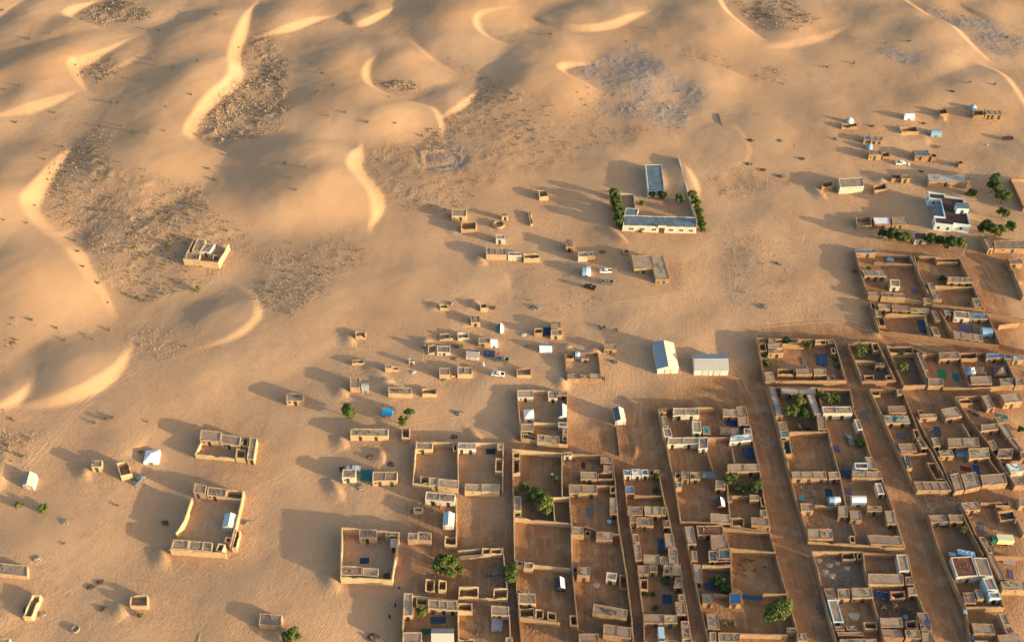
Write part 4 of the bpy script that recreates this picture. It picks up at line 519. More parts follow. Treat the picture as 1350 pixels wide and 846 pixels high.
ITEMS=[
('basin', 12.53, 204.3, 'white plastic tub in the garden court with the thin grey tree', {'col': 'white'}),
('carpet', 22.47, 208.11, 'dark red carpet lying in a shaded court behind the mud rooms', {'col': 'darkred', 'w': 1.19, 'l': 2.46}),
('carpet', 23.5, 189.8, 'grey blue carpet spread in the middle of a swept court', {'col': 'slate', 'w': 1.83, 'l': 3.67}),
('basin', 29.01, 186.31, 'round light blue basin right of the grey blue carpet', {'col': 'lightblue', 'w': 1.5}),
('barrel', 23.46, 195.91, 'blue barrel at the front wall of the two-bay room', {'col': 'blue'}),
('heap', 23.97, 164.54, 'pale heap of sand in the court right of the two-window house', {'w': 0.86}),
('barrel', 18.11, 169.37, 'dark blue barrel against the wall left of the two-window house', {'col': 'blue'}),
('tarp', 43.63, 177.62, 'dark blue tarpaulin shading the right side of a narrow court', {'col': 'blue', 'w': 1.77, 'l': 4.78}),
('barrel', 39.23, 183.78, 'small blue barrel at the foot of a mud room in the narrow court', {'col': 'blue'}),
('carpet', 43.33, 160.03, 'dark blue carpet in the narrow court beside the dark bushes', {'col': 'navy', 'w': 2.55, 'l': 2.92}),
('van', 40.34, 147.9, 'light blue van parked at the bottom edge of the picture', {'col': 'lightblue', 'w': 2.0, 'l': 4.8, 'rot': 88}),
('tarp', 72.12, 226.53, 'bright blue plastic sheeting heaped beside a small house', {'col': 'royal', 'w': 3.73, 'l': 3.34}),
('awning', 70.04, 220.55, 'brown flat awning on posts behind the blue topped room', {'col': 'brown', 'w': 5.92, 'l': 3.28}),
('tarp', 72.86, 217.15, 'light blue sheet laid on the roof of a white room', {'col': 'sky', 'w': 2.45, 'l': 1.62, 'z': 2.75}),
('tarp', 75.4, 213.03, 'dark blue tarpaulin crumpled in the corner of a dark court', {'col': 'blue', 'w': 3.38, 'l': 3.77}),
('awning', 60.77, 202.65, 'grey blue awning beside the rubble topped rooms', {'col': 'slate', 'w': 4.5, 'l': 2.42}),
('awning', 66.71, 159.23, 'long bright blue awning along the back of the big tree court', {'col': 'blue', 'w': 5.53, 'l': 1.46}),
('tarp', 55.73, 163.92, 'crumpled blue sheet in the corner of the shaded garden plot', {'col': 'blue', 'w': 2.14, 'l': 1.98}),
('goat', 66.97, 172.74, 'dark goat standing in the bare court with the herd', {'group': 'goats standing in the bare court'}),
('goat', 67.92, 172.96, 'dark goat standing in the bare court with the herd', {'group': 'goats standing in the bare court'}),
('goat', 68.72, 172.31, 'dark goat standing in the bare court with the herd', {'group': 'goats standing in the bare court'}),
('goat', 69.49, 172.53, 'dark goat standing in the bare court with the herd', {'group': 'goats standing in the bare court'}),
('goat', 65.85, 171.45, 'dark goat standing in the bare court with the herd', {'group': 'goats standing in the bare court'}),
('goat', 66.39, 170.81, 'dark goat standing in the bare court with the herd', {'group': 'goats standing in the bare court'}),
('goat', 66.4, 169.31, 'dark goat standing in the bare court with the herd', {'group': 'goats standing in the bare court'}),
('goat', 63.84, 168.04, 'dark goat standing in the bare court with the herd', {'group': 'goats standing in the bare court'}),
('goat', 64.11, 166.36, 'dark goat standing in the bare court with the herd', {'group': 'goats standing in the bare court'}),
('goat', 66.69, 167.41, 'dark goat standing in the bare court with the herd', {'group': 'goats standing in the bare court'}),
('goat', 67.59, 172.09, 'dark goat standing in the bare court with the herd', {'group': 'goats standing in the bare court'}),
('goat', 72.62, 170.29, 'dark goat standing in the bare court with the herd', {'group': 'goats standing in the bare court'}),
('goat', 69.4, 169.31, 'dark goat standing in the bare court with the herd', {'group': 'goats standing in the bare court'}),
('tarp', 107.96, 255.11, 'dark blue tarpaulin in the middle of the hedged court', {'col': 'blue', 'w': 3.17, 'l': 5.28}),
('carpet', 102.06, 254.3, 'dark brown carpet left of the dark blue tarpaulin', {'col': 'brown', 'w': 2.38, 'l': 3.76}),
('carpet', 147.83, 248.72, 'bright green carpet lying in a swept court', {'col': 'green', 'w': 2.35, 'l': 4.41}),
('carpet', 152.11, 246.89, 'teal carpet with dark border right of the green carpet', {'col': 'teal', 'w': 2.08, 'l': 3.65}),
('awning', 160.51, 248.36, 'brown canopy between the white tent and the brown tent', {'col': 'brown', 'w': 3.14, 'l': 3.33}),
('tank', 124.54, 224.9, 'dark teal water tank lying on a flat roof', {'col': 'teal', 'z': 2.6}),
('carpet', 125.96, 220.49, 'grey green carpet in the shaded middle of the long court', {'col': 'slate', 'w': 3.19, 'l': 2.28}),
('tarp', 123.68, 207.85, 'blue sheet on the narrow roof at the left wall of the long court', {'col': 'blue', 'w': 1.0, 'l': 3.72, 'z': 2.75}),
('carpet', 138.21, 222.39, 'blue carpet leaning over sand in the middle of a court', {'col': 'blue', 'w': 1.97, 'l': 4.26}),
('barrel', 148.41, 221.58, 'large blue barrel at the right wall of a court', {'col': 'blue', 'w': 1.8}),
('barrel', 137.54, 226.98, 'small blue barrel in front of a yellow lit room', {'col': 'blue'}),
('tarp', 143.28, 212.77, 'blue and white cloth canopy between two flat roofed rooms', {'col': 'skywhite', 'w': 4.1, 'l': 3.45}),
('carpet', 145.5, 206.58, 'blue mat in front of the carpet seller like red mat', {'col': 'royal', 'w': 1.9, 'l': 3.36}),
('carpet', 142.34, 206.83, 'dark red mat left of a blue mat in a shaded court', {'col': 'darkred', 'w': 3.33, 'l': 1.83}),
('carpet', 161.62, 228.77, 'teal mat in a red floored court', {'col': 'teal', 'w': 3.25, 'l': 1.69}),
('heap', 152.28, 230.74, 'dark scrap heap on the court floor', {'col': 'dark', 'w': 0.75, 'group': 'dark scrap heaps in a court'}),
('heap', 153.36, 229.61, 'dark scrap heap on the court floor', {'col': 'dark', 'w': 0.75, 'group': 'dark scrap heaps in a court'}),
('heap', 155.18, 231.88, 'dark scrap heap on the court floor', {'col': 'dark', 'w': 0.75, 'group': 'dark scrap heaps in a court'}),
('truck', 143.35, 178.89, 'green cab truck with a cream box parked in a court', {'rot': -3}),
('carpet', 139.55, 184.6, 'dark grey carpet left of the box truck', {'col': 'slate', 'w': 1.58, 'l': 3.58}),
('carpet', 143.35, 172.15, 'pale grey carpet behind the wall near the box truck', {'col': 'grey', 'w': 3.28, 'l': 1.55}),
('carpet', 142.44, 168.1, 'purple blue carpet below the pale grey carpet', {'col': 'purple', 'w': 1.3, 'l': 3.29}),
('tarp', 149.22, 189.0, 'teal sheet inside a roofless room near the box truck', {'col': 'teal', 'w': 2.05, 'l': 2.25}),
('awning', 131.04, 173.87, 'wide light blue awning at the back of the brown roofed house', {'col': 'sky', 'w': 4.85, 'l': 1.84}),
('awning', 126.89, 173.44, 'small light blue awning left of the wide one', {'col': 'sky', 'w': 1.98, 'l': 1.31}),
('tarp', 127.99, 184.92, 'dark blue cloth hanging under the back rooms of a dark court', {'col': 'navy', 'w': 3.84, 'l': 1.38}),
('tarp', 124.45, 154.74, 'light blue sheet hung over the street wall', {'col': 'sky', 'w': 1.0, 'l': 1.19, 'z': 2.05}),
('tarp', 123.84, 146.65, 'bright blue sheet hung over the wall at the bottom edge', {'col': 'blue', 'w': 1.03, 'l': 1.6, 'z': 2.05}),
('heap', 88.78, 172.8, 'low grey rubble heap in the rubble strewn lot', {'w': 0.77, 'group': 'rubble heaps in the vacant lot'}),
('heap', 91.31, 171.08, 'low grey rubble heap in the rubble strewn lot', {'w': 0.76, 'group': 'rubble heaps in the vacant lot'}),
('heap', 94.06, 171.94, 'low grey rubble heap in the rubble strewn lot', {'w': 0.77, 'group': 'rubble heaps in the vacant lot'}),
('heap', 91.25, 167.68, 'low grey rubble heap in the rubble strewn lot', {'w': 0.76, 'group': 'rubble heaps in the vacant lot'}),
('heap', 96.2, 170.22, 'low grey rubble heap in the rubble strewn lot', {'w': 0.76, 'group': 'rubble heaps in the vacant lot'}),
('heap', 89.74, 168.95, 'low grey rubble heap in the rubble strewn lot', {'w': 0.76, 'group': 'rubble heaps in the vacant lot'}),
('heap', 94.51, 154.64, 'pale grey heap of sand in a red floored court', {'w': 1.88}),
('basin', 103.0, 161.66, 'left one of two light blue basins behind a roofless room', {'col': 'sky', 'w': 1.6}),
('basin', 104.72, 161.46, 'right one of two light blue basins behind a roofless room', {'col': 'sky', 'w': 1.6}),
('basin', 113.35, 158.82, 'light blue basin against the street wall', {'col': 'sky', 'w': 1.6}),
('basin', 108.33, 154.16, 'light blue basin above the flat roofed front rooms', {'col': 'sky', 'w': 1.6}),
('tarp', 112.72, 151.0, 'blue sheet on the roof at the street corner', {'col': 'blue', 'w': 1.46, 'l': 2.11, 'z': 2.75}),
('tarp', 103.44, 160.64, 'dark blue tarpaulin under the two light blue basins', {'col': 'navy', 'w': 3.61, 'l': 2.44}),
('tarp', 88.52, 214.87, 'teal sheet lying in a narrow roofless room by the street', {'col': 'teal', 'w': 1.94, 'l': 3.49}),
('table', 103.46, 214.55, 'bright blue table near the inner wall of a court', {'col': 'royal'}),
('car', 108.5, 218.26, 'dark grey car parked among clutter in a court', {'col': 'slate', 'rot': 100, 'group': None}),
('tarp', 104.32, 204.55, 'dark blue tarpaulin between two flat roofed rooms', {'col': 'blue', 'w': 3.31, 'l': 3.02}),
('carpet', 97.15, 197.36, 'dark blue carpet behind the shade-tinted white barrel tent', {'col': 'navy', 'w': 2.09, 'l': 2.92}),
('carpet', 103.34, 198.1, 'purple carpet behind the white barrel topped tent', {'col': 'purple', 'w': 2.1, 'l': 2.64}),
('table', 88.12, 194.8, 'small teal table at the left street wall', {'col': 'teal'}),
('carpet', 105.59, 199.32, 'olive carpet at the wall of the right tent court', {'col': 'olive', 'w': 2.34, 'l': 1.77}),
('tarp', 147.01, 310.92, 'light blue sheet on the ground near a long lit wall', {'col': 'sky', 'w': 2.66, 'l': 2.35}),
('barrel', 133.75, 300.32, 'blue barrel outside the left wall of the striped roof court', {'col': 'blue'}),
('carpet', 151.25, 292.54, 'dark purple mat lying near the front of a wide court', {'col': 'purple', 'w': 2.28, 'l': 2.63}),
('tarp', 173.06, 289.63, 'bright blue sheet on the right wall of a wide court', {'col': 'blue', 'w': 1.98, 'l': 2.6}),
('tarp', 148.61, 272.52, 'dark blue tarpaulin in the front corner of a court', {'col': 'blue', 'w': 3.29, 'l': 5.67}),
('tarp', 132.11, 274.89, 'light blue sheet hanging at the left wall by the roofless room', {'col': 'sky', 'w': 1.1, 'l': 3.27}),
('carpet', 163.68, 271.84, 'purple carpets spread left of the pale blue tent', {'col': 'purple', 'w': 4.92, 'l': 3.64}),
('tank', 194.88, 307.22, 'white water tank against a mud room at the right edge', {'col': 'white'}),
('pole', 176.36, 314.23, 'leaning pale pole at the street corner below the tree row', {'h': 5}),
('pole', 115.22, 322.17, 'white leaning pole beside the curved wheel tracks', {'h': 4.5}),
('car', 169.96, 378.29, 'white car parked between two huts', {'col': 'white', 'rot': 5}),
('barrel', 173.5, 377.86, 'round white drum beside the parked white car', {'col': 'white', 'w': 1.4}),
('heap', 190.7, 392.05, 'tangled heap of firewood on open sand', {'w': 2.04, 'col': 'wood'}),
('car', 224.67, 399.02, 'dark pickup parked alone on sand at the far right', {'col': 'darkbrown', 'rot': -5}),
('heap', 213.84, 394.82, 'pale sand heap beside the tracks at the far right', {'w': 1.19}),
('car', 35.79, 302.93, 'white and dark pickup right of the shade-tinted white tent', {'col': 'white', 'rot': 0}),
('car', 35.89, 296.0, 'grey pickup, nearest of the cars below the school', {'col': 'slate', 'rot': -5}),
('car', 29.29, 293.58, 'dark purple car left of the grey pickup', {'col': 'darkbrown', 'rot': -25}),
('heap', 35.74, 315.73, 'heap of dark bundles beside the white two-bay hut', {'w': 1.49, 'col': 'dark'}),
('well', -5.43, 333.09, 'round open well with a mud rim among the huts', {}),
('tarp', -7.98, 257.77, 'dark blue tarpaulin covering bundles among the huts', {'col': 'blue', 'w': 3.72, 'l': 3.05}),
('tank', -30.98, 261.18, 'dark grey tank lying left of a roofless room', {'col': 'slate'}),
('car', -4.76, 246.8, 'grey and white pickup parked on sand between huts', {'col': 'white', 'rot': -10}),
('goat', -20.54, 261.84, 'small dark goat resting right of the white fronted hut', {'group': 'goats right of the white fronted hut'}),
('goat', -19.84, 261.2, 'small dark goat resting right of the white fronted hut', {'group': 'goats right of the white fronted hut'}),
('goat', -18.98, 261.97, 'small dark goat resting right of the white fronted hut', {'group': 'goats right of the white fronted hut'}),
('goat', -18.28, 261.07, 'small dark goat resting right of the white fronted hut', {'group': 'goats right of the white fronted hut'}),
('goat', -17.63, 261.71, 'small dark goat resting right of the white fronted hut', {'group': 'goats right of the white fronted hut'}),
('goat', -19.37, 260.55, 'small dark goat resting right of the white fronted hut', {'group': 'goats right of the white fronted hut'}),
('person', -4.42, 257.26, 'person in a red brown robe standing among the huts', {'col': 'red'}),
('person', -9.83, 251.93, 'person in white standing near the parked pickup', {'col': 'white'}),
('pole', -30.8, 253.05, 'thin dark pole standing between the huts', {'h': 6, 'col': 'wood'}),
('tarp', 12.48, 269.5, 'dark tarpaulin between two mud huts', {'col': 'navy', 'w': 2.45, 'l': 4.0}),
('goat', 31.45, 272.08, 'dark goat grazing on open sand behind the small square court', {'group': 'goats on the sand behind the square court'}),
('goat', 32.32, 271.41, 'dark goat grazing on open sand behind the small square court', {'group': 'goats on the sand behind the square court'}),
('goat', 33.25, 271.74, 'dark goat grazing on open sand behind the small square court', {'group': 'goats on the sand behind the square court'}),
('goat', 31.82, 270.74, 'dark goat grazing on open sand behind the small square court', {'group': 'goats on the sand behind the square court'}),
('goat', 37.0, 270.07, 'dark goat grazing on open sand behind the small square court', {'group': 'goats on the sand behind the square court'}),
('goat', 37.66, 269.73, 'dark goat grazing on open sand behind the small square court', {'group': 'goats on the sand behind the square court'}),
('car', -3.29, 254.09, 'dark pickup parked beside the person in red', {'col': 'slate', 'rot': -10}),
('person', 30.83, 245.49, 'person in dark clothes standing left at the corner of the square court', {'col': 'dark'}),
('person', 31.55, 245.31, 'person in dark clothes standing right at the corner of the square court', {'col': 'dark'}),
('cart', -41.0, 229.45, 'bright blue box cart standing on open sand', {'col': 'blue'}),
('tarp', -45.11, 204.05, 'teal and purple tarpaulin between two houses', {'col': 'teal', 'w': 4.02, 'l': 4.22}),
('heap', -46.61, 199.81, 'heap of rubble in front of the teal tarpaulin', {'w': 1.64, 'col': 'stone'}),
('car', -49.65, 206.5, 'white car behind the left one of two houses', {'col': 'white', 'rot': 0}),
('barrel', -28.26, 213.55, 'teal barrel in front of the back left room', {'col': 'teal'}),
('carpet', -6.85, 214.08, 'dark blue carpet by the back wall of the right twin court', {'col': 'navy', 'w': 2.9, 'l': 2.21}),
('person', -21.58, 191.6, 'person in an orange red robe at the door of the white fronted house', {'col': 'red'}),
('carpet', -20.23, 153.38, 'dark blue carpet in front of the three-bay room', {'col': 'navy', 'w': 4.17, 'l': 2.11}),
('carpet', -23.35, 149.89, 'dark green cloth left of the gabled roof', {'col': 'darkgreen', 'w': 2.69, 'l': 1.61}),
('tarp', -4.15, 151.7, 'pale grey sheet spread in a shaded court', {'col': 'grey', 'w': 3.11, 'l': 3.73}),
('goat', -7.2, 167.41, 'dark goat in the open yard beside the acacia', {'group': 'pair of goats in the open yard'}),
('goat', -6.12, 167.49, 'dark goat in the open yard beside the acacia', {'group': 'pair of goats in the open yard'}),
('person', -32.49, 158.11, 'person in dark clothes walking on the sand lane, middle of three', {'col': 'dark'}),
('person', -33.76, 154.54, 'person in dark clothes walking on the sand lane, nearest of three', {'col': 'dark'}),
('person', -31.9, 163.81, 'person in dark clothes walking on the sand lane, farthest of three', {'col': 'dark'}),
('carpet', -42.75, 173.22, 'dark blue carpet in the middle of the lone square court', {'col': 'navy', 'w': 2.63, 'l': 2.08}),
('barrel', -42.33, 179.14, 'blue barrel in front of the back room of the lone court', {'col': 'blue'}),
('heap', -35.8, 168.06, 'black heap in the front right corner of the lone court', {'w': 1.08, 'col': 'dark'}),
('heap', -79.54, 186.52, 'rubble ring outside the right wall of the large left court', {'w': 1.47, 'col': 'stone'}),
('car', -115.9, 202.45, 'blue grey car beside a ruined hut', {'col': 'slate', 'rot': 60}),
('tarp', -134.31, 156.39, 'bright blue sheet inside the narrow roofless hut', {'col': 'blue', 'w': 1.68, 'l': 1.91}),
('well', -118.94, 150.31, 'small round concrete well ring on open sand', {'small': 1}),
('heap', -37.88, 148.51, 'black and white heap of bundles at the bottom edge', {'w': 1.85, 'col': 'dark'}),
('heap', -34.14, 248.9, 'low pale sand heap below the small white hut', {'w': 1.57}),
('heap', -19.62, 255.43, 'pale broken wall rubble right of the white fronted hut', {'w': 1.19, 'col': 'stone'}),
('heap', -22.43, 284.27, 'stone rubble beside the farthest small roofless hut', {'w': 0.84, 'col': 'stone'}),
('heap', -6.99, 282.86, 'dark bundles between two ruined huts at the back of the cluster', {'w': 0.98, 'col': 'dark'}),
('heap', -23.34, 245.98, 'scatter of stones in front of the hut pair', {'w': 1.17, 'col': 'stone'}),
('heap', 177.74, 373.14, 'dark heap at the corner behind the grey slab roof', {'w': 1.15, 'col': 'dark'}),
('heap', 145.97, 396.76, 'small stone heap left of the dome tent hut', {'w': 1.03, 'col': 'stone'}),
('heap', 165.44, 408.02, 'dark stones right of the farthest dome tent hut', {'w': 1.04, 'col': 'dark'}),
('heap', 196.67, 367.35, 'stone rubble at the right end of the grey slab roof', {'w': 1.3, 'col': 'stone'}),
('heap', 211.66, 438.33, 'dark stone heap on open sand at the far right', {'w': 0.73, 'col': 'dark'}),
('heap', 190.45, 412.08, 'dark stone between two pale tents', {'w': 0.7, 'col': 'dark'}),
('heap', 103.53, 377.07, 'left one of the dark rubble piles right of the school', {'w': 1.49, 'col': 'dark'}),
('heap', 108.86, 372.66, 'middle one of the dark rubble piles right of the school', {'w': 1.48, 'col': 'dark'}),
('heap', 115.58, 368.31, 'right one of the dark rubble piles right of the school', {'w': 1.47, 'col': 'dark'}),
('heap', 107.53, 395.39, 'dark rubble pile by the buried plot', {'w': 1.54, 'col': 'dark'}),
('heap', 120.5, 395.39, 'grey rubble inside the buried plot', {'w': 1.54, 'col': 'stone'}),
('heap', 127.66, 381.55, 'dark boulder pile left of the cream house', {'w': 1.5, 'col': 'dark'}),
('heap', 103.14, 308.04, 'rubble mound inside the curved wheel tracks', {'w': 1.47, 'col': 'stone'}),
('heap', 92.96, 282.79, 'long rubble mound near the two gabled sheds road', {'w': 1.96, 'col': 'stone'}),
('heap', 8.62, 282.51, 'patch of grey rubble behind the hut cluster', {'w': 1.96, 'col': 'stone'}),
('heap', 3.85, 268.03, 'pale sand heap in the middle of the hut cluster', {'w': 1.9}),
('heap', 5.8, 261.49, 'small stone heap left of the ridge tent', {'w': 0.8, 'col': 'stone'}),
('heap', 35.39, 253.98, 'dark stain of scrap right of the square court', {'w': 1.19, 'col': 'dark'}),
('heap', -17.56, 230.46, 'ring of broken stones behind the twin courts', {'w': 1.51, 'col': 'stone'}),
('heap', -18.81, 220.49, 'dark scrap behind the twin courts', {'w': 0.61, 'col': 'dark'}),
('heap', -44.79, 211.36, 'dark bush like heap on the lit sand strip', {'w': 0.72, 'col': 'dark'}),
('heap', -38.13, 208.52, 'dark scrap right of the double house', {'w': 0.6, 'col': 'dark'}),
('heap', -133.12, 185.76, 'small stone ring on the sand at the left', {'w': 0.91, 'col': 'stone'}),
('heap', -118.84, 163.66, 'left one of two dark scrap piles behind the ruined hut', {'w': 0.64, 'col': 'dark'}),
('heap', -116.53, 165.12, 'right one of two dark scrap piles behind the ruined hut', {'w': 0.65, 'col': 'dark'}),
('heap', -113.18, 156.52, 'dark stone near the ruined hut with a bush', {'w': 0.53, 'col': 'dark'}),
('heap', -129.63, 154.99, 'dark stones right of the narrow roofless hut', {'w': 0.52, 'col': 'stone'}),
('heap', -136.8, 172.67, 'stone rubble at the lit end of the long left house', {'w': 0.88, 'col': 'stone'})
]
TREES=[
('pale green thin tree at the left wall of the garden court', 3.67, 197.74, 1.85, 'round'),
('dark spreading tree in the middle of the garden court', 6.88, 193.97, 2.9, 'round'),
('yellow green tall tree at the front of the garden court', 9.85, 190.32, 3.07, 'round'),
('thin grey green tree near the right wall of the garden court', 13.09, 201.59, 1.57, 'sparse'),
('small bright green tree at the corner of the blue roofed court', 45.15, 202.34, 1.18, 'round'),
('dark shrub in the right corner of the blue roofed court', 44.17, 197.69, 1.36, 'bush'),
('dark green bush in the narrow court below the two-bay room', 43.06, 164.8, 1.43, 'bush'),
('dark low bush at the left wall of the narrow court', 37.19, 161.16, 0.98, 'bush'),
('dark low bush beside the orange stain in the narrow court', 39.67, 161.08, 0.98, 'bush'),
('dark low bush behind the front rooms of the narrow court', 39.9, 156.62, 1.05, 'bush'),
('yellow green tree behind the wall of the leafy court', 67.23, 200.5, 2.16, 'round'),
('mid green bush in the leafy court', 69.76, 198.0, 1.75, 'bush'),
('dark green tree in the leafy court', 74.06, 197.32, 2.14, 'round'),
('small light green tree at the right wall of the leafy court', 76.41, 200.11, 1.17, 'round'),
('big round green tree filling the corner of a court', 72.38, 154.0, 4.38, 'round'),
('dark shrub in a shaded garden plot', 58.18, 164.73, 2.15, 'bush'),
('dark shrub at the right side of the shaded garden plot', 59.7, 162.81, 1.78, 'bush'),
('dry brown bush beside the pale flat roofed room', 58.02, 151.73, 1.21, 'sparse'),
('dry yellow bush at the front wall of the big tree court', 60.78, 151.73, 1.21, 'sparse'),
('bright green tree at the back wall of the hedged court', 103.91, 260.73, 1.57, 'round'),
('green bush in the left corner of the hedged court', 88.25, 253.05, 1.54, 'bush'),
('dark bush along the left wall of the hedged court', 88.72, 256.63, 1.33, 'bush'),
('dark shrub growing on the back wall of the hedged court', 97.69, 264.25, 1.8, 'bush'),
('grey green hedge bush on the right side of the hedged court', 112.7, 255.37, 1.32, 'bush'),
('grey green hedge bush at the right front of the hedged court', 112.4, 252.25, 1.32, 'bush'),
('palm with grey green fronds at the left of the dark garden', 121.68, 260.28, 2.01, 'palm'),
('palm with arching fronds behind the garden partition', 123.15, 259.2, 2.23, 'palm'),
('palm nearest the partition of the dark garden', 121.14, 256.26, 1.78, 'palm'),
('small pale green tree near the back wall of a narrow court', 135.74, 256.85, 1.22, 'round'),
('pale green bushy tree in the middle of a narrow court', 133.99, 249.59, 1.97, 'round'),
('dark shrub at the right edge in a red court', 164.94, 222.72, 1.44, 'bush'),
('leaning bright green palm in the corner of a dark court', 132.83, 182.23, 1.6, 'palm'),
('dark dry bush in the middle of the cluttered court', 105.99, 156.75, 1.41, 'sparse'),
('dark bush beside the light blue basin on the wall', 109.21, 155.65, 1.23, 'sparse'),
('dark dry bush at the left of the cluttered court', 102.55, 156.84, 1.23, 'sparse'),
('light green round tree at the back of the concrete roofed court', 94.72, 233.98, 2.33, 'round'),
('light green round tree at the left of the concrete roofed court', 91.33, 228.74, 2.51, 'round'),
('dark green tree right of the two light green trees', 95.84, 228.05, 1.88, 'round'),
('bright green palm in a dark walled garden', 105.83, 235.02, 2.55, 'palm'),
('dark bushy palm at the left of the dark walled garden', 103.61, 236.27, 2.34, 'palm'),
('green shrub at the front of the dark walled garden', 108.37, 235.4, 1.91, 'bush'),
('pale dry bush beside the lit wall', 92.82, 223.21, 1.24, 'sparse'),
('small green bush in the concrete roofed court', 96.2, 223.43, 1.13, 'bush'),
('dark bush along the light blue wall', 111.22, 216.41, 1.62, 'bush'),
('small dark bush behind the striped shade roof', 136.93, 304.84, 1.1, 'bush'),
('small grey bush outside the left street wall', 131.08, 303.01, 1.21, 'sparse'),
('dark bush at the left end of the back wall', 157.2, 309.59, 1.47, 'bush'),
('dark shrub left of the four-bay room', 163.46, 298.36, 1.68, 'bush'),
('bright green tree, farthest of the grove right of the white villa', 205.1, 363.03, 2.72, 'round'),
('dark green tree second in the grove right of the white villa', 202.55, 356.86, 3.23, 'round'),
('round green tree in the middle of the villa grove', 203.64, 348.86, 3.45, 'round'),
('round pale green tree standing alone right of the villa', 200.22, 338.69, 2.6, 'round'),
('dark green tree behind the pale terrace house', 189.13, 328.42, 3.07, 'round'),
('olive green tree directly behind the terrace house', 193.06, 326.09, 3.31, 'round'),
('green tree at the right of the terrace house grove', 199.29, 328.93, 2.56, 'round'),
('dark green tree at the left end of the tree row', 147.1, 324.46, 2.03, 'round'),
('dark leafy tree, second in the tree row', 150.43, 322.65, 3.04, 'round'),
('light green tree left of the gatehouse', 154.59, 321.43, 3.03, 'round'),
('dark tree right of the gatehouse', 165.32, 320.46, 2.77, 'round'),
('dark narrow tree in the tree row', 168.81, 320.14, 2.26, 'round'),
('large dark tree in the right half of the row', 171.77, 318.2, 3.01, 'round'),
('pale green tree at the right end of the tree row', 176.51, 319.33, 2.26, 'round'),
('small round bush on sand behind the white villa', 193.32, 355.18, 2.14, 'bush'),
('green tree at the far end of the left hedge of the school', 42.45, 352.28, 2.15, 'round'),
('tall green tree, second along the left hedge of the school', 43.23, 345.21, 2.69, 'round'),
('green tree, third along the left hedge of the school', 43.19, 338.75, 2.44, 'round'),
('green tree nearest the front in the left hedge of the school', 43.15, 332.42, 2.19, 'round'),
('small green tree at the far end of the right hedge of the school', 75.16, 351.61, 1.7, 'round'),
('green tree, second along the right hedge of the school', 75.86, 345.28, 1.9, 'round'),
('green tree, third along the right hedge of the school', 76.29, 338.58, 1.88, 'round'),
('dark green tree at the front end of the right hedge', 76.02, 330.38, 2.07, 'round'),
('round green tree in the school yard near the right wall', 69.24, 347.71, 2.47, 'round'),
('dark tree at the front of the long school block', 62.49, 351.0, 2.26, 'round'),
('dark tree left of the one at the long school block', 58.4, 352.11, 1.58, 'round'),
('small yellow green bush in the school yard', 54.15, 346.64, 1.79, 'bush'),
('low bush at the front wall of the school', 51.6, 328.31, 0.86, 'bush'),
('round green tree left of the blue box cart', -53.36, 228.45, 2.93, 'round'),
('front one of two green trees right of the blue cart', -35.36, 225.0, 1.87, 'round'),
('back one of two green trees right of the blue cart', -33.58, 228.68, 1.78, 'round'),
('green bush behind the house with the parked white car', -53.23, 206.59, 0.99, 'bush'),
('big spreading acacia above a roofless hut', -18.6, 167.99, 4.0, 'round'),
('small yellow green tree touching the big acacia', -14.92, 168.24, 1.45, 'round'),
('green tree leaning over the alley wall', -0.36, 166.55, 2.71, 'round'),
('light green tree below the long three-bay room', -24.98, 154.64, 1.75, 'round'),
('green bush beside the small hut at the bottom edge', -59.49, 147.33, 2.67, 'bush'),
('small yellow green bush left of the large left court', -103.61, 186.13, 1.02, 'bush'),
('small green bush at the door of the ruined hut', -102.3, 154.25, 0.84, 'bush'),
('small green bush left of the sand lane', -141.13, 190.34, 1.6, 'bush'),
('small yellow bush at the far left edge', -148.92, 191.58, 1.38, 'bush'),
('green shrub in the shadow of the lone ruined house', -135.32, 319.93, 1.5, 'sparse'),
('yellow green shrub beside the curved track', -118.6, 293.93, 1.58, 'sparse'),
('yellow shrub casting a dark shadow', -140.29, 289.51, 1.14, 'sparse'),
('green bush between the two farthest trees of the left school hedge', 43.05, 351.22, 1.8, 'bush'),
('green bush in the middle of the left school hedge', 43.51, 344.29, 1.89, 'bush'),
('green bush near the front of the left school hedge', 43.52, 337.62, 1.87, 'bush'),
('low bush at the front end of the left school hedge', 43.43, 331.72, 1.52, 'bush'),
('small bush at the far part of the right school hedge', 75.94, 350.64, 1.58, 'bush'),
('green bush in the middle of the right school hedge', 76.51, 343.95, 1.67, 'bush'),
('green bush in the near half of the right school hedge', 76.61, 336.55, 1.65, 'bush'),
('low green bush at the front tip of the right school hedge', 76.52, 328.68, 1.3, 'bush')
]
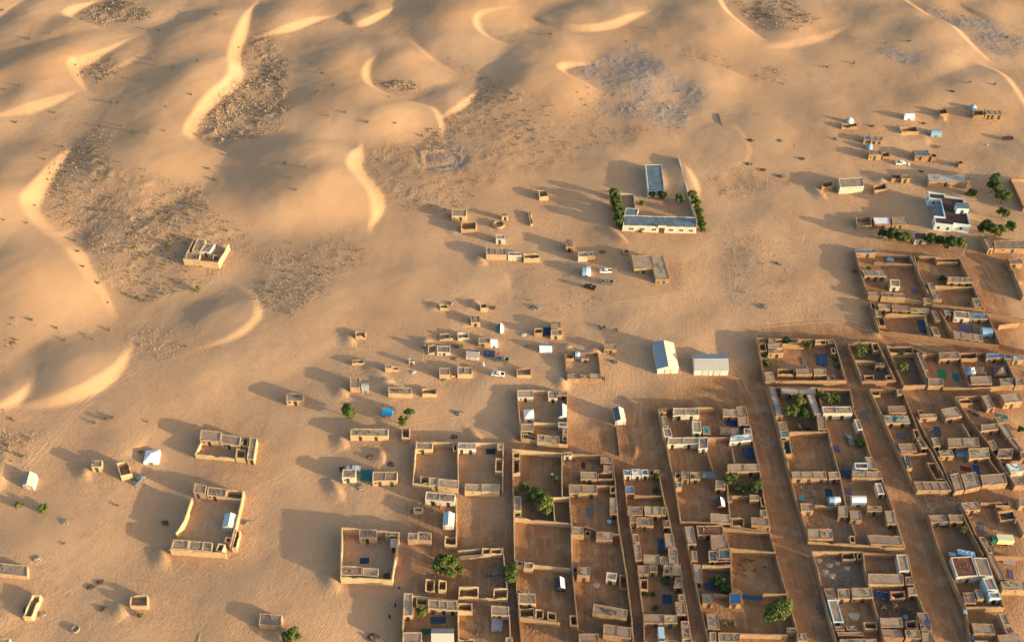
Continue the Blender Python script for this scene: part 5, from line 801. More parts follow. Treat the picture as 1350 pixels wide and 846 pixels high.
DUNES=[
([(-195.91, 392.49), (-200.33, 372.5), (-202.81, 349.94), (-201.58, 342.97), (-193.26, 331.56), (-182.31, 321.58), (-172.05, 312.89), (-167.47, 304.94), (-157.64, 294.56), (-147.85, 282.45)], 5.0, 60, 24),
([(-141.33, 540.83), (-144.26, 512.97), (-144.14, 484.59), (-142.86, 470.8), (-138.79, 458.31), (-137.65, 445.52), (-145.46, 431.07), (-147.65, 417.24), (-149.68, 400.75), (-143.79, 393.13), (-125.09, 384.47)], 4.5, 55, 24),
([(-194.17, 497.97), (-200.27, 484.51), (-212.39, 470.74), (-222.94, 466.79), (-217.34, 455.21), (-207.66, 443.28)], 3.5, 50, 22),
([(-233.18, 538.74), (-241.04, 529.29), (-243.8, 520.07), (-235.49, 511.96), (-208.28, 498.83)], 3.5, 50, 22),
([(-60.2, 483.68), (-68.79, 472.33), (-73.73, 461.34), (-73.0, 447.71), (-67.24, 438.19), (-55.67, 430.35), (-41.04, 426.15), (-35.7, 419.95), (-31.96, 402.05)], 3.5, 50, 24),
([(-17.15, 440.04), (-23.34, 429.35), (-31.78, 418.31)], 2.2, 30, 22),
([(-55.8, 501.69), (-52.92, 489.77), (-46.18, 476.61), (-35.9, 463.94), (-25.81, 457.01)], 2.8, 40, 22),
([(6.22, 531.67), (-10.26, 523.32), (-20.7, 515.14), (-19.9, 501.04), (-11.77, 490.81), (3.9, 485.8)], 3.2, 50, 22),
([(91.33, 532.02), (71.76, 522.74), (50.27, 508.35), (34.02, 504.84), (16.2, 513.68), (10.23, 520.91)], 3.0, 45, 20),
([(38.34, 467.06), (24.59, 464.72), (21.35, 457.77), (25.92, 450.21), (41.21, 439.91)], 2.8, 45, 22),
([(114.42, 545.05), (112.97, 524.23), (118.04, 509.79), (131.95, 489.13)], 3.2, 60, 22),
([(73.2, 488.0), (86.66, 476.54), (94.99, 467.0), (115.56, 453.92)], 1.8, 50, 14),
([(217.4, 540.66), (220.53, 520.07), (229.41, 509.29), (232.41, 493.71), (235.56, 479.59), (239.63, 472.33)], 3.5, 60, 20),
([(230.76, 469.85), (241.14, 458.19), (241.67, 441.05), (242.64, 424.06)], 2.0, 60, 18),
([(-67.96, 390.48), (-71.62, 378.87), (-70.94, 367.7), (-63.67, 357.5), (-59.91, 351.98), (-57.15, 343.36), (-57.22, 335.0)], 5.6, 58, 22),
([(-106.36, 298.1), (-98.48, 291.47), (-93.67, 280.77), (-94.24, 274.97), (-98.76, 267.31), (-108.8, 261.43)], 1.3, 46, 16),
([(-135.42, 260.17), (-137.06, 251.09), (-141.38, 243.78), (-150.74, 237.03), (-161.17, 234.25)], 2.8, 40, 18),
([(-164.01, 245.82), (-164.57, 238.67), (-171.63, 231.73)], 2.5, 30, 20),
([(-64.27, 530.83), (-75.4, 517.94), (-83.35, 509.01), (-90.33, 523.41)], 2.6, 40, 20),
([(-48.5, 543.28), (-31.31, 535.63), (-18.74, 533.74), (-14.8, 545.22)], 2.0, 40, 20),
([(-5.88, 309.04), (-2.02, 300.77), (-0.85, 290.13)], 0.4, 40, 14),
([(-259.17, 543.46), (-271.92, 532.02), (-279.5, 508.35)], 3.0, 40, 14),
([(-241.76, 509.34), (-252.22, 498.88), (-270.28, 483.75)], 2.4, 40, 12),
([(-210.19, 441.21), (-221.19, 430.47), (-241.18, 416.69)], 2.4, 40, 12),
([(-100.1, 519.76), (-105.97, 517.94), (-118.5, 507.25), (-130.99, 498.56)], 2.6, 40, 18),
([(-118.96, 218.4), (-120.83, 214.57), (-126.8, 210.18)], 1.2, 18, 14),
([(-159.83, 211.16), (-157.42, 202.0), (-158.95, 196.11)], 1.6, 24, 18),
([(-136.28, 159.22), (-134.59, 153.26), (-137.67, 148.63)], 1.2, 18, 18),
([(79.05, 399.83), (98.75, 416.2), (106.01, 396.65), (103.87, 378.25), (90.64, 374.11)], 0.25, 40, 12),
([(74.42, 377.21), (77.22, 363.29), (77.81, 353.26)], 1.6, 8, 18),
([(181.06, 408.57), (186.67, 404.0), (186.68, 392.56)], 1.0, 40, 10),
([(-207.57, 389.69), (-213.19, 376.97), (-225.72, 366.47)], 1.8, 40, 10),
([(-180.7, 329.92), (-190.38, 320.99), (-205.8, 314.24)], 1.8, 40, 10),
([(-163.82, 304.88), (-173.83, 289.69), (-193.82, 282.84)], 1.8, 40, 10),
([(-171.84, 486.34), (-185.96, 473.33), (-200.99, 459.25)], 1.8, 40, 10),
([(183.93, 510.98), (160.62, 497.06), (126.5, 483.67)], 1.4, 45, 9),
([(-88.1, 457.54), (-97.72, 446.3), (-107.83, 440.45)], 1.4, 40, 9),
([(264.94, 511.31), (255.89, 520.28), (248.14, 534.17)], 1.2, 40, 9),
([(-169.8, 519.95), (-186.4, 512.76), (-193.72, 502.22)], 1.4, 36, 9),
([(-144.97, 564.46), (-161.44, 560.39), (-185.36, 552.38), (-205.55, 564.46)], 3.5, 50, 18),
([(54.09, 564.46), (27.84, 556.36), (6.49, 564.46)], 3.5, 50, 18),
([(177.56, 574.82), (157.54, 562.42), (142.49, 574.82)], 3.5, 60, 18)
]
DRIFTS=[
([(-104.09, 178.13), (-98.94, 170.81)], 0.9, 6.0, 30),
([(-135.05, 208.49), (-131.19, 202.12)], 0.9, 6.0, 30),
([(-110.33, 158.85), (-105.7, 153.6)], 0.9, 6.0, 30),
([(-56.72, 221.17), (-52.56, 215.05)], 0.9, 6.0, 30),
([(-57.13, 203.92), (-51.3, 194.77)], 0.9, 6.0, 30),
([(-60.14, 269.6), (-55.52, 262.49)], 0.9, 6.0, 30),
([(-59.2, 242.7), (-54.92, 237.04)], 0.9, 6.0, 30),
([(-51.33, 253.33), (-39.44, 243.42)], 0.9, 6.0, 30),
([(14.81, 247.04), (19.82, 242.7)], 0.9, 6.0, 30),
([(27.58, 261.71), (31.38, 258.25)], 0.9, 6.0, 30),
([(-3.72, 225.78), (2.68, 217.29)], 0.9, 6.0, 30),
([(15.53, 245.22), (19.2, 240.21)], 0.9, 6.0, 30),
([(-14.84, 314.6), (-9.68, 308.01)], 0.9, 6.0, 30),
([(-23.95, 333.33), (-20.71, 328.78)], 0.9, 6.0, 30),
([(-28.78, 343.73), (-25.77, 339.52)], 0.9, 6.0, 30),
([(38.32, 332.32), (45.9, 320.38)], 0.9, 6.0, 30),
([(-53.44, 169.53), (-48.37, 162.01)], 0.9, 6.0, 30),
([(128.69, 271.61), (131.68, 266.41)], 0.9, 6.0, 30),
([(176.97, 407.25), (177.57, 400.78)], 0.9, 6.0, 30),
([(199.36, 421.29), (201.29, 413.86)], 0.9, 6.0, 30),
([(156.87, 368.0), (160.03, 364.01)], 0.9, 6.0, 30),
([(127.47, 361.74), (131.53, 351.23)], 0.9, 6.0, 30),
([(17.44, 262.49), (21.61, 259.78)], 0.9, 6.0, 30),
([(-14.6, 224.78), (-8.51, 216.65)], 0.9, 6.0, 30),
([(-42.39, 215.05), (-39.82, 208.18)], 0.9, 6.0, 30),
([(-32.39, 265.63), (-28.16, 262.49)], 0.9, 6.0, 30),
([(-30.02, 284.88), (-26.43, 280.65)], 0.9, 6.0, 30),
([(-14.93, 287.01), (-12.01, 282.76)], 0.9, 6.0, 30),
([(-16.56, 276.5), (-14.51, 272.42)], 0.9, 6.0, 30),
([(-44.54, 245.59), (-39.77, 241.27)], 0.9, 6.0, 30),
([(36.47, 238.44), (46.31, 229.81)], 0.9, 6.0, 30),
([(40.11, 216.65), (39.06, 210.35)], 0.9, 6.0, 30)
]
ZONES=[
([(-236.57, 529.66), (-224.81, 539.08), (-205.65, 538.12), (-193.17, 522.29), (-197.78, 508.85), (-211.65, 507.97), (-230.81, 517.76)], 's', 1),
([(-140.76, 495.89), (-131.62, 500.16), (-115.61, 487.5), (-112.35, 455.8), (-102.2, 426.79), (-101.3, 409.88), (-116.88, 390.71), (-127.69, 393.82), (-142.35, 401.43), (-143.96, 413.19), (-146.06, 433.81), (-137.86, 446.83), (-131.37, 457.31)], 's', 1),
([(-216.4, 471.29), (-206.08, 475.27), (-196.14, 467.35), (-196.62, 455.8), (-207.88, 449.79)], 's', 0.8),
([(-197.9, 384.57), (-192.87, 406.6), (-183.39, 409.88), (-161.08, 378.55), (-141.0, 364.02), (-124.45, 347.48), (-104.79, 326.81), (-107.01, 307.57), (-134.58, 289.63), (-148.12, 287.47), (-158.4, 302.97), (-169.32, 319.43), (-191.35, 342.16), (-198.1, 358.4)], 's', 0.75),
([(-70.76, 452.03), (-64.96, 449.79), (-44.06, 442.43), (-45.45, 435.94), (-64.12, 440.98)], 's', 1),
([(-48.99, 487.5), (-28.56, 467.35), (-20.6, 455.8), (1.85, 448.3), (15.32, 393.82), (8.18, 369.75), (-11.35, 364.02), (-23.41, 342.16), (-54.38, 339.55), (-59.4, 358.4), (-70.05, 372.66), (-69.45, 390.71), (-39.16, 393.82), (-30.16, 419.92), (-16.58, 444.62)], 's', 0.6),
([(-20.6, 455.8), (31.48, 448.3), (80.68, 426.79), (77.39, 400.15), (35.4, 387.62), (8.14, 366.87), (5.11, 393.82)], 's', 0.35),
([(27.49, 459.6), (44.3, 475.27), (60.39, 483.38), (78.07, 467.35), (92.42, 433.81), (78.19, 406.6), (44.35, 419.92), (40.52, 444.62)], 'g', 1),
([(123.96, 539.08), (157.97, 540.99), (160.39, 513.28), (146.71, 495.89), (129.63, 500.16), (122.55, 517.76)], 's', 0.8),
([(183.6, 477.68), (203.86, 480.92), (231.72, 471.29), (192.11, 466.57)], 'g', 0.9),
([(225.23, 533.4), (238.06, 527.8), (251.23, 517.76), (266.08, 491.67), (259.12, 472.87), (243.25, 482.56), (236.16, 502.75)], 'g', 1),
([(-104.99, 312.25), (-68.34, 326.81), (-58.18, 317.02), (-61.96, 298.45), (-82.2, 281.1), (-94.12, 285.33)], 's', 0.5),
([(-187.31, 279.02), (-174.07, 272.85), (-167.25, 260.97), (-176.55, 257.14)], 's', 0.6),
([(-138.43, 272.85), (-121.98, 272.85), (-113.73, 260.97), (-124.64, 251.49), (-132.75, 257.14)], 's', 0.5),
([(-171.13, 235.33), (-150.27, 218.6), (-153.17, 206.07), (-162.58, 212.24)], 's', 0.5),
([(84.26, 504.48), (97.72, 500.16), (109.83, 463.45), (86.67, 475.27)], 's', 0.5),
([(115.51, 463.45), (137.92, 461.91), (135.2, 448.3), (117.32, 452.03)], 's', 0.6),
([(84.69, 378.55), (122.73, 369.75), (117.19, 358.4), (89.79, 347.48), (81.04, 364.02)], 's', 0.5),
([(87.35, 331.83), (111.88, 317.02), (95.35, 276.95), (80.08, 285.33), (78.37, 312.25)], 's', 0.3),
([(-40.45, 387.62), (-23.64, 388.85), (-22.14, 375.59), (-37.82, 372.66)], 'g', 0.9),
([(4.42, 309.9), (25.14, 312.25), (35.12, 285.33), (17.82, 272.85), (1.4, 285.33)], 's', 0.25),
([(1.21, 215.4), (49.81, 238.82), (85.61, 253.36), (85.65, 268.83), (127.47, 272.85), (133.95, 321.87), (201.39, 317.02), (133.91, 134.84), (-34.72, 134.84), (-32.67, 157.42), (-30.03, 194.22), (-3.39, 185.75)], 't', 1),
([(-35.43, 218.6), (-2.43, 216.99), (-2.28, 188.54), (-30.76, 188.54)], 't', 0.35),
([(2.56, 240.59), (18.72, 240.59), (17.71, 215.4), (3.18, 218.6)], 't', 0.6),
([(39.57, 350.17), (77.92, 352.89), (74.41, 326.81), (37.97, 326.81)], 't', 0.4),
([(86.55, 183.0), (104.19, 181.64), (101.71, 163.51), (87.79, 163.51)], 'g', 0.5),
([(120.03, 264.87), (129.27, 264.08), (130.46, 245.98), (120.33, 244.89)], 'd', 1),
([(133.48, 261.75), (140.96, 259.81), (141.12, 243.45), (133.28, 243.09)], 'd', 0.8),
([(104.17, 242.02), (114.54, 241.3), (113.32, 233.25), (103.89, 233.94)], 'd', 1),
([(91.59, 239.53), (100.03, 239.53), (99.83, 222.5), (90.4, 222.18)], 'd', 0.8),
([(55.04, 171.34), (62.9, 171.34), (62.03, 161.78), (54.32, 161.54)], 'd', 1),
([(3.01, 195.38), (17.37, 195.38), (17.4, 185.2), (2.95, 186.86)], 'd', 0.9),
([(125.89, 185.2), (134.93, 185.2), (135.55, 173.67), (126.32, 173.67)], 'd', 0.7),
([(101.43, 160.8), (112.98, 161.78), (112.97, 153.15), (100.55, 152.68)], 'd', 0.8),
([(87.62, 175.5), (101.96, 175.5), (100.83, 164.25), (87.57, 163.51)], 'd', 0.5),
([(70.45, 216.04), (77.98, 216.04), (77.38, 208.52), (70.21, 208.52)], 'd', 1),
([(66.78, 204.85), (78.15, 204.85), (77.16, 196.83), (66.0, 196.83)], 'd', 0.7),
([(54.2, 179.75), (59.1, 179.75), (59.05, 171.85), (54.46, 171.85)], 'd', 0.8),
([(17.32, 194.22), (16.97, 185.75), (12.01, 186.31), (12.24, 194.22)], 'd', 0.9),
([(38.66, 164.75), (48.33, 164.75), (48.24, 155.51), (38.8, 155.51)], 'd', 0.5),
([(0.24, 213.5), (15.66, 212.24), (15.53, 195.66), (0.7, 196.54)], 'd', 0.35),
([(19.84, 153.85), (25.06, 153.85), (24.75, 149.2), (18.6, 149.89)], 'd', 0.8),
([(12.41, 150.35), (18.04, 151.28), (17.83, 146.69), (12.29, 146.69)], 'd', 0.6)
]
TRACKS=[
[(-152.99, 207.59), (-150.6, 219.57), (-145.02, 232.91), (-137.01, 248.9), (-135.72, 258.28), (-133.48, 276.95), (-126.86, 297.55), (-115.69, 304.34), (-98.37, 305.26), (-80.62, 307.57)],
[(-153.38, 200.06), (-149.25, 216.99), (-143.65, 232.57), (-133.89, 247.07), (-124.0, 254.11), (-113.37, 259.43)],
[(-97.53, 281.1), (-93.26, 288.33), (-87.39, 298.9)],
[(80.81, 281.1), (82.46, 286.19), (84.93, 296.22), (90.8, 307.11), (97.99, 316.06), (107.05, 322.85), (115.41, 325.32), (132.12, 326.81)],
[(-69.09, 276.95), (-56.62, 291.81), (-41.24, 302.52), (-32.46, 306.18), (-13.52, 308.97)],
[(-67.43, 274.89), (-54.73, 290.06), (-39.94, 300.7), (-30.6, 304.34), (-11.73, 307.57)],
[(-20.39, 268.83), (4.17, 280.27), (23.82, 284.06), (51.98, 285.33), (79.28, 280.27)],
[(39.43, 268.83), (44.22, 276.95), (48.17, 274.89), (41.81, 264.87)],
[(4.11, 272.85), (23.59, 279.02), (49.37, 287.47), (81.09, 291.81), (110.0, 294.0)],
[(6.8, 268.83), (34.27, 272.85), (52.81, 266.84)],
[(40.91, 225.14), (44.09, 245.98), (43.97, 264.87), (47.57, 283.21)],
[(87.35, 331.83), (87.95, 307.57), (80.97, 276.95)],
[(-42.84, 276.95), (-21.34, 291.81), (1.45, 300.7), (24.92, 307.57)],
[(-102.8, 272.85), (-88.5, 285.33), (-67.72, 298.45), (-45.44, 307.57)],
[(89.09, 272.85), (117.46, 276.95), (129.68, 270.83), (176.43, 249.64)],
[(-22.05, 245.98), (-3.95, 253.36), (17.12, 253.36)],
[(-76.11, 200.06), (-61.42, 212.24), (-38.43, 225.14), (-8.81, 231.88)],
[(-133.68, 212.24), (-111.23, 200.06), (-81.07, 167.26), (-52.25, 146.69)],
[(-68.64, 146.69), (-59.45, 167.26), (-56.59, 194.22), (-56.6, 212.24)],
[(51.55, 281.1), (61.93, 274.89), (75.67, 257.14), (79.19, 238.82)],
[(-16.86, 331.83), (7.46, 317.02), (35.42, 289.63), (47.97, 272.85)]
]
SHRUBS=[
(-214.34, 420.86),
(-229.21, 412.39),
(-179.46, 465.86),
(-165.87, 455.22),
(-154.95, 459.05),
(-180.35, 447.69),
(-189.05, 427.8),
(-186.34, 427.8),
(-160.87, 420.0),
(-188.86, 407.41),
(-177.88, 405.76),
(-163.1, 396.08),
(-239.01, 492.38),
(-275.72, 523.3),
(-157.68, 514.2),
(-237.24, 441.23),
(-243.17, 438.5),
(-185.26, 499.87),
(-151.46, 429.56),
(-140.45, 484.01),
(-213.94, 455.22),
(-217.61, 463.9),
(-144.35, 402.5),
(-171.29, 399.28),
(-156.38, 398.48),
(-200.23, 389.79),
(-248.48, 488.17),
(-84.66, 412.69),
(-77.13, 414.42),
(-99.79, 463.88),
(-53.23, 406.72),
(-38.26, 405.03),
(-41.07, 400.02),
(-46.14, 526.36),
(-92.19, 434.07),
(-85.26, 438.7),
(-92.76, 452.03),
(-65.84, 406.72),
(-58.02, 430.4),
(-174.68, 324.59),
(-163.86, 303.57),
(-156.28, 295.95),
(-169.55, 314.49),
(-150.1, 286.31),
(-189.6, 339.78),
(-197.16, 345.26),
(-202.54, 329.78),
(-194.2, 329.78),
(-202.81, 376.65),
(-131.18, 372.06),
(-127.0, 364.58),
(-167.6, 325.88),
(-167.16, 343.2),
(-161.07, 341.83),
(-166.93, 350.85),
(-170.82, 343.2),
(-142.51, 314.49),
(-87.84, 322.06),
(-89.35, 349.46),
(-97.06, 369.06),
(-87.36, 363.85),
(-92.64, 357.29),
(-172.62, 273.05),
(-163.55, 270.43),
(-145.41, 271.47),
(-136.57, 225.71),
(-133.08, 227.02),
(-131.06, 227.89),
(-119.69, 226.58),
(-158.71, 264.23),
(-149.21, 265.25),
(-164.48, 227.89),
(-160.97, 215.56),
(-154.78, 211.46),
(-152.97, 268.34),
(-118.12, 213.5),
(-141.52, 190.01),
(-130.89, 177.93),
(-119.99, 192.67),
(-104.43, 187.02),
(-149.97, 192.29),
(70.8, 504.32),
(20.14, 496.52),
(59.3, 491.05),
(80.65, 439.63),
(192.11, 486.08),
(203.93, 486.08),
(157.72, 464.88),
(172.08, 468.82),
(258.56, 495.57),
(233.6, 443.98),
(221.86, 444.91),
(175.7, 495.57)
]

# ------------------------------------------------------------------ materials
MATS={}
def mat(name,col,var=.12,rough=.9,scale=.6,speck=None,speckamt=.35,metal=0,spec=.2,bump=.0,bscale=4,island=0,transl=0,corr=None,hue=0.0):
    if name in MATS: return MATS[name]
    m=bpy.data.materials.new(name); m.use_nodes=True; n=m.node_tree.nodes; l=m.node_tree.links
    b=n['Principled BSDF']; b.inputs['Roughness'].default_value=rough; b.inputs['Metallic'].default_value=metal
    b.inputs['Specular IOR Level'].default_value=spec
    tc=n.new('ShaderNodeNewGeometry'); 
    t1=n.new('ShaderNodeTexNoise'); t1.inputs['Scale'].default_value=scale; t1.inputs['Detail'].default_value=6; l.new(tc.outputs['Position'],t1.inputs['Vector'])
    oi=n.new('ShaderNodeObjectInfo')
    # brightness factor = 1 + var*(noise-.5)*2 + var*(rand-.5)*1.4
    m1=n.new('ShaderNodeMath'); m1.operation='MULTIPLY_ADD'; m1.inputs[1].default_value=var*3.2; m1.inputs[2].default_value=1-var*1.6; l.new(t1.outputs[0],m1.inputs[0])
    m2=n.new('ShaderNodeMath'); m2.operation='MULTIPLY_ADD'; m2.inputs[1].default_value=var*1.6; m2.inputs[2].default_value=1-var*.8
    if island: l.new(tc.outputs['Random Per Island'],m2.inputs[0])
    else: l.new(oi.outputs['Random'],m2.inputs[0])
    m3=n.new('ShaderNodeMath'); m3.operation='MULTIPLY'; l.new(m1.outputs[0],m3.inputs[0]); l.new(m2.outputs[0],m3.inputs[1])
    hs=n.new('ShaderNodeHueSaturation'); hs.inputs['Color'].default_value=(*col,1); l.new(m3.outputs[0],hs.inputs['Value'])
    if hue:
        mh=n.new('ShaderNodeMath'); mh.operation='MULTIPLY_ADD'; mh.inputs[1].default_value=hue; mh.inputs[2].default_value=.5-hue/2
        l.new(tc.outputs['Random Per Island'] if island else oi.outputs['Random'],mh.inputs[0]); l.new(mh.outputs[0],hs.inputs['Hue'])
    outc=hs.outputs[0]
    if speck:
        t2=n.new('ShaderNodeTexNoise'); t2.inputs['Scale'].default_value=scale*3.1; t2.inputs['Detail'].default_value=8; t2.inputs['Roughness'].default_value=.7; l.new(tc.outputs['Position'],t2.inputs['Vector'])
        rp=n.new('ShaderNodeMapRange'); rp.inputs[1].default_value=.5; rp.inputs[2].default_value=.72; rp.inputs[4].default_value=speckamt; l.new(t2.outputs[0],rp.inputs[0])
        mx=n.new('ShaderNodeMixRGB'); mx.inputs[2].default_value=(*speck,1); l.new(rp.outputs[0],mx.inputs[0]); l.new(outc,mx.inputs[1]); outc=mx.outputs[0]
    l.new(outc,b.inputs['Base Color'])
    if bump:
        t3=n.new('ShaderNodeTexNoise'); t3.inputs['Scale'].default_value=bscale; t3.inputs['Detail'].default_value=5; l.new(tc.outputs['Position'],t3.inputs['Vector'])
        bp=n.new('ShaderNodeBump'); bp.inputs['Strength'].default_value=bump; bp.inputs['Distance'].default_value=.2; l.new(t3.outputs[0],bp.inputs['Height']); l.new(bp.outputs[0],b.inputs['Normal'])
    if transl:
        tr=n.new('ShaderNodeBsdfTranslucent'); l.new(outc,tr.inputs[0]); ms=n.new('ShaderNodeMixShader'); ms.inputs[0].default_value=transl
        l.new(b.outputs[0],ms.inputs[1]); l.new(tr.outputs[0],ms.inputs[2]); l.new(ms.outputs[0],n['Material Output'].inputs[0])
    MATS[name]=m; return m
WALLM={'mud':mat('mud_plaster',(.32,.20,.112),.19,speck=(.18,.115,.07),speckamt=.6,scale=.35,bump=.6,hue=.025),'pale':mat('pale_mud_plaster',(.46,.32,.19),.14,speck=(.32,.21,.13),speckamt=.5,scale=.35,bump=.5,hue=.02),
 'white':mat('lime_wash',(.52,.45,.36),.09,speck=(.42,.32,.22),speckamt=.4,scale=.4,bump=.3),
 'cream':mat('cream_plaster',(.50,.44,.36),.07,speck=(.42,.31,.2),speckamt=.3,scale=.4,bump=.3),
 'sky':mat('pale_blue_paint',(.42,.56,.62),.07,speck=(.4,.38,.33),speckamt=.3,scale=.4),
 'villa':mat('villa_paint',(.60,.68,.68),.04,speck=(.5,.5,.45),speckamt=.2,scale=.3),'skypale':mat('pale_grey_paint',(.52,.55,.53),.06,speck=(.4,.36,.3),speckamt=.3,scale=.4)}
ROOFM={'mud':mat('mud_roof',(.30,.215,.155),.24,speck=(.16,.115,.085),speckamt=.65,scale=.45,bump=.5,hue=.03),
 'sand':mat('sand_roof',(.46,.34,.21),.1,scale=.5),
 'blue':mat('blue_roof',(.05,.18,.36),.14,speck=(.25,.3,.34),scale=.5,rough=.5),'sky':mat('sky_roof',(.22,.46,.66),.1,speck=(.4,.42,.42),scale=.5,rough=.5),
 'white':mat('white_roof',(.68,.68,.66),.06,speck=(.4,.36,.3),scale=.5,rough=.5),'teal':mat('teal_roof',(.08,.27,.30),.12,speck=(.3,.28,.2),scale=.5),
 'red':mat('red_earth_roof',(.27,.12,.075),.12,speck=(.2,.12,.08),scale=.5),'redbrown':mat('red_brown_roof',(.15,.062,.042),.12,speck=(.12,.07,.05),scale=.5),
 'grey':mat('grey_roof',(.31,.28,.25),.1,speck=(.2,.17,.14),scale=.6),'concrete':mat('concrete_roof',(.36,.33,.31),.1,speck=(.24,.2,.17),scale=.3),
 'slate':mat('slate_roof',(.105,.15,.195),.18,speck=(.30,.26,.20),speckamt=.5,scale=.15),'darkmetal':mat('dark_metal_roof',(.075,.10,.13),.12,speck=(.2,.18,.15),scale=.4,rough=.55),
 'wood':mat('brush_roof',(.24,.15,.085),.2,speck=(.1,.06,.03),scale=1.5)}
SHEETM={'bluemetal':mat('blue_grey_sheet_metal',(.24,.295,.325),.06,speck=(.3,.3,.28),speckamt=.25,rough=.5,scale=.3),'white':mat('white_sheet_metal',(.58,.55,.49),.05,rough=.5,scale=.3,speck=(.5,.42,.3),speckamt=.2),
 'creammetal':mat('cream_sheet_metal',(.54,.48,.39),.06,rough=.5,scale=.3,speck=(.42,.32,.22),speckamt=.35),'greymetal':mat('grey_sheet_metal',(.40,.39,.37),.06,rough=.5,scale=.3,speck=(.3,.26,.22),speckamt=.3),
 'darkmetal':ROOFM['darkmetal'],'grey':ROOFM['grey'],'skymetal':mat('sky_sheet_metal',(.36,.47,.54),.06,rough=.5),
 'darkcloth':mat('dark_cloth',(.045,.05,.06),.15),'whitecloth':mat('white_cloth',(.72,.71,.70),.06),'redcloth':mat('red_cloth',(.33,.10,.07),.1),'bluecloth':mat('blue_cloth',(.14,.30,.50),.12)}
CLOTH={'white':SHEETM['whitecloth'],'whitecloth':SHEETM['whitecloth'],'sky':mat('sky_cloth',(.20,.33,.44),.12,speck=(.5,.55,.6),speckamt=.3,scale=.8),'blue':mat('tarp_blue',(.03,.062,.11),.22,speck=(.1,.25,.4),scale=.9),'royal':mat('royal_blue_plastic',(.025,.05,.15),.18,scale=.9),
 'navy':mat('navy_cloth',(.03,.05,.09),.2,speck=(.08,.10,.14),scale=1.2),'teal':mat('teal_cloth',(.03,.13,.15),.15,scale=.9),'green':mat('green_cloth',(.015,.16,.08),.15,scale=.9),'darkgreen':mat('dark_green_cloth',(.02,.10,.06),.15,scale=.9),
 'slate':mat('slate_cloth',(.10,.125,.14),.15,scale=.9),'brown':mat('brown_cloth',(.17,.11,.085),.15,scale=.9),'darkred':mat('dark_red_cloth',(.12,.02,.02),.15),'purple':mat('purple_cloth',(.12,.09,.17),.15),'olive':mat('olive_cloth',(.16,.15,.06),.15),
 'grey':mat('grey_cloth',(.33,.32,.31),.1,scale=.9),'red':mat('red_robe_cloth',(.35,.07,.03),.1),'dark':SHEETM['darkcloth'],'lightblue':mat('light_blue_plastic',(.28,.55,.75),.06),'tealwhite':mat('teal_cloth',(.04,.22,.24)),'skywhite':mat('sky_cloth',(.3,.5,.66))}
DOORM=[mat('dark_wood_door',(.05,.032,.022),.2),mat('dark_wood_door',(.05,.032,.022)),mat('rust_metal_door',(.07,.04,.03),.2),mat('green_metal_door',(.035,.06,.055),.2)]
WOOD=mat('pale_wood',(.30,.21,.13),.15); DARKW=mat('dark_wood',(.07,.05,.035),.15); STONE=mat('grey_stone',(.27,.225,.19),.2,speck=(.13,.10,.08)); RUBBER=mat('black_rubber',(.02,.02,.02),.1)
GLASS=mat('window_glass',(.03,.035,.04),.05,rough=.1,spec=.6); SKIN=mat('brown_skin',(.13,.07,.045),.05); GOATM=mat('goat_hair',(.05,.035,.03),.3); BARK=mat('bark',(.10,.07,.05),.2)
DEBRIS=mat('roof_litter',(.20,.15,.12),.45,island=1,hue=.2)
LEAF={'round':mat('leaf_green',(.095,.132,.034),.30,island=1,transl=.3,scale=.25,hue=.05,rough=.7),'dark':mat('leaf_dark_green',(.055,.092,.022),.30,island=1,transl=.25,scale=.25,hue=.05,rough=.7),
 'pale':mat('leaf_pale_green',(.14,.16,.04),.28,island=1,transl=.3,scale=.25,hue=.05,rough=.7),'dry':mat('leaf_dry',(.15,.125,.055),.28,island=1,transl=.2,scale=.25,hue=.05,rough=.8)}
# ------------------------------------------------------------------ terrain
def axis(lo,hi,step,far):
    a=[lo]; 
    while a[-1]<hi: a.append(a[-1]+step)
    s=step; b=[a[-1]]
    while b[-1]<far: s*=1.22; b.append(b[-1]+s)
    s=step; c=[lo]
    while c[-1]>-far: s*=1.22; c.append(c[-1]-s)
    return np.array(c[:0:-1]+a+b[1:])
STEP=.8
xs=axis(-300,300,STEP,6000); ys=axis(115,575,STEP,6000)
GX,GY=np.meshgrid(xs,ys); NX,NY=len(xs),len(ys)
def vnoise(X,Y,s,seed):
    r=np.random.default_rng(seed); N=256; t=r.random((N,N))
    u=X/s+seed*3.7; v=Y/s+seed*1.3; i=np.floor(u).astype(int); j=np.floor(v).astype(int); fu=u-i; fv=v-j
    fu=fu*fu*(3-2*fu); fv=fv*fv*(3-2*fv)
    a=t[i%N,j%N]; b=t[(i+1)%N,j%N]; c=t[i%N,(j+1)%N]; d=t[(i+1)%N,(j+1)%N]
    return (a*(1-fu)+b*fu)*(1-fv)+(c*(1-fu)+d*fu)*fv-.5
def polydist(P,X,Y,dense=True):
    P=np.array(P)
    # smooth the polyline (Chaikin)
    for _ in range(2):
        Q=[P[0]]
        for a,b in zip(P[:-1],P[1:]): Q+= [a*.75+b*.25,a*.25+b*.75]
        Q.append(P[-1]); P=np.array(Q)
    seg=np.hypot(*(P[1:]-P[:-1]).T); cum=np.concatenate([[0],np.cumsum(seg)]); T=cum[-1]
    D=np.full(X.shape,1e9); S=np.zeros(X.shape); SG=np.zeros(X.shape)
    for k in range(len(P)-1):
        a=P[k]; d=P[k+1]-a; L2=d@d
        if L2<1e-9: continue
        t=np.clip(((X-a[0])*d[0]+(Y-a[1])*d[1])/L2,0,1)
        ex=X-a[0]-t*d[0]; ey=Y-a[1]-t*d[1]; q=np.hypot(ex,ey); m=q<D
        cr=d[0]*(Y-a[1])-d[1]*(X-a[0])
        D=np.where(m,q,D); S=np.where(m,(cum[k]+t*seg[k])/T,S); SG=np.where(m,np.sign(cr),SG)
    return D,S,SG
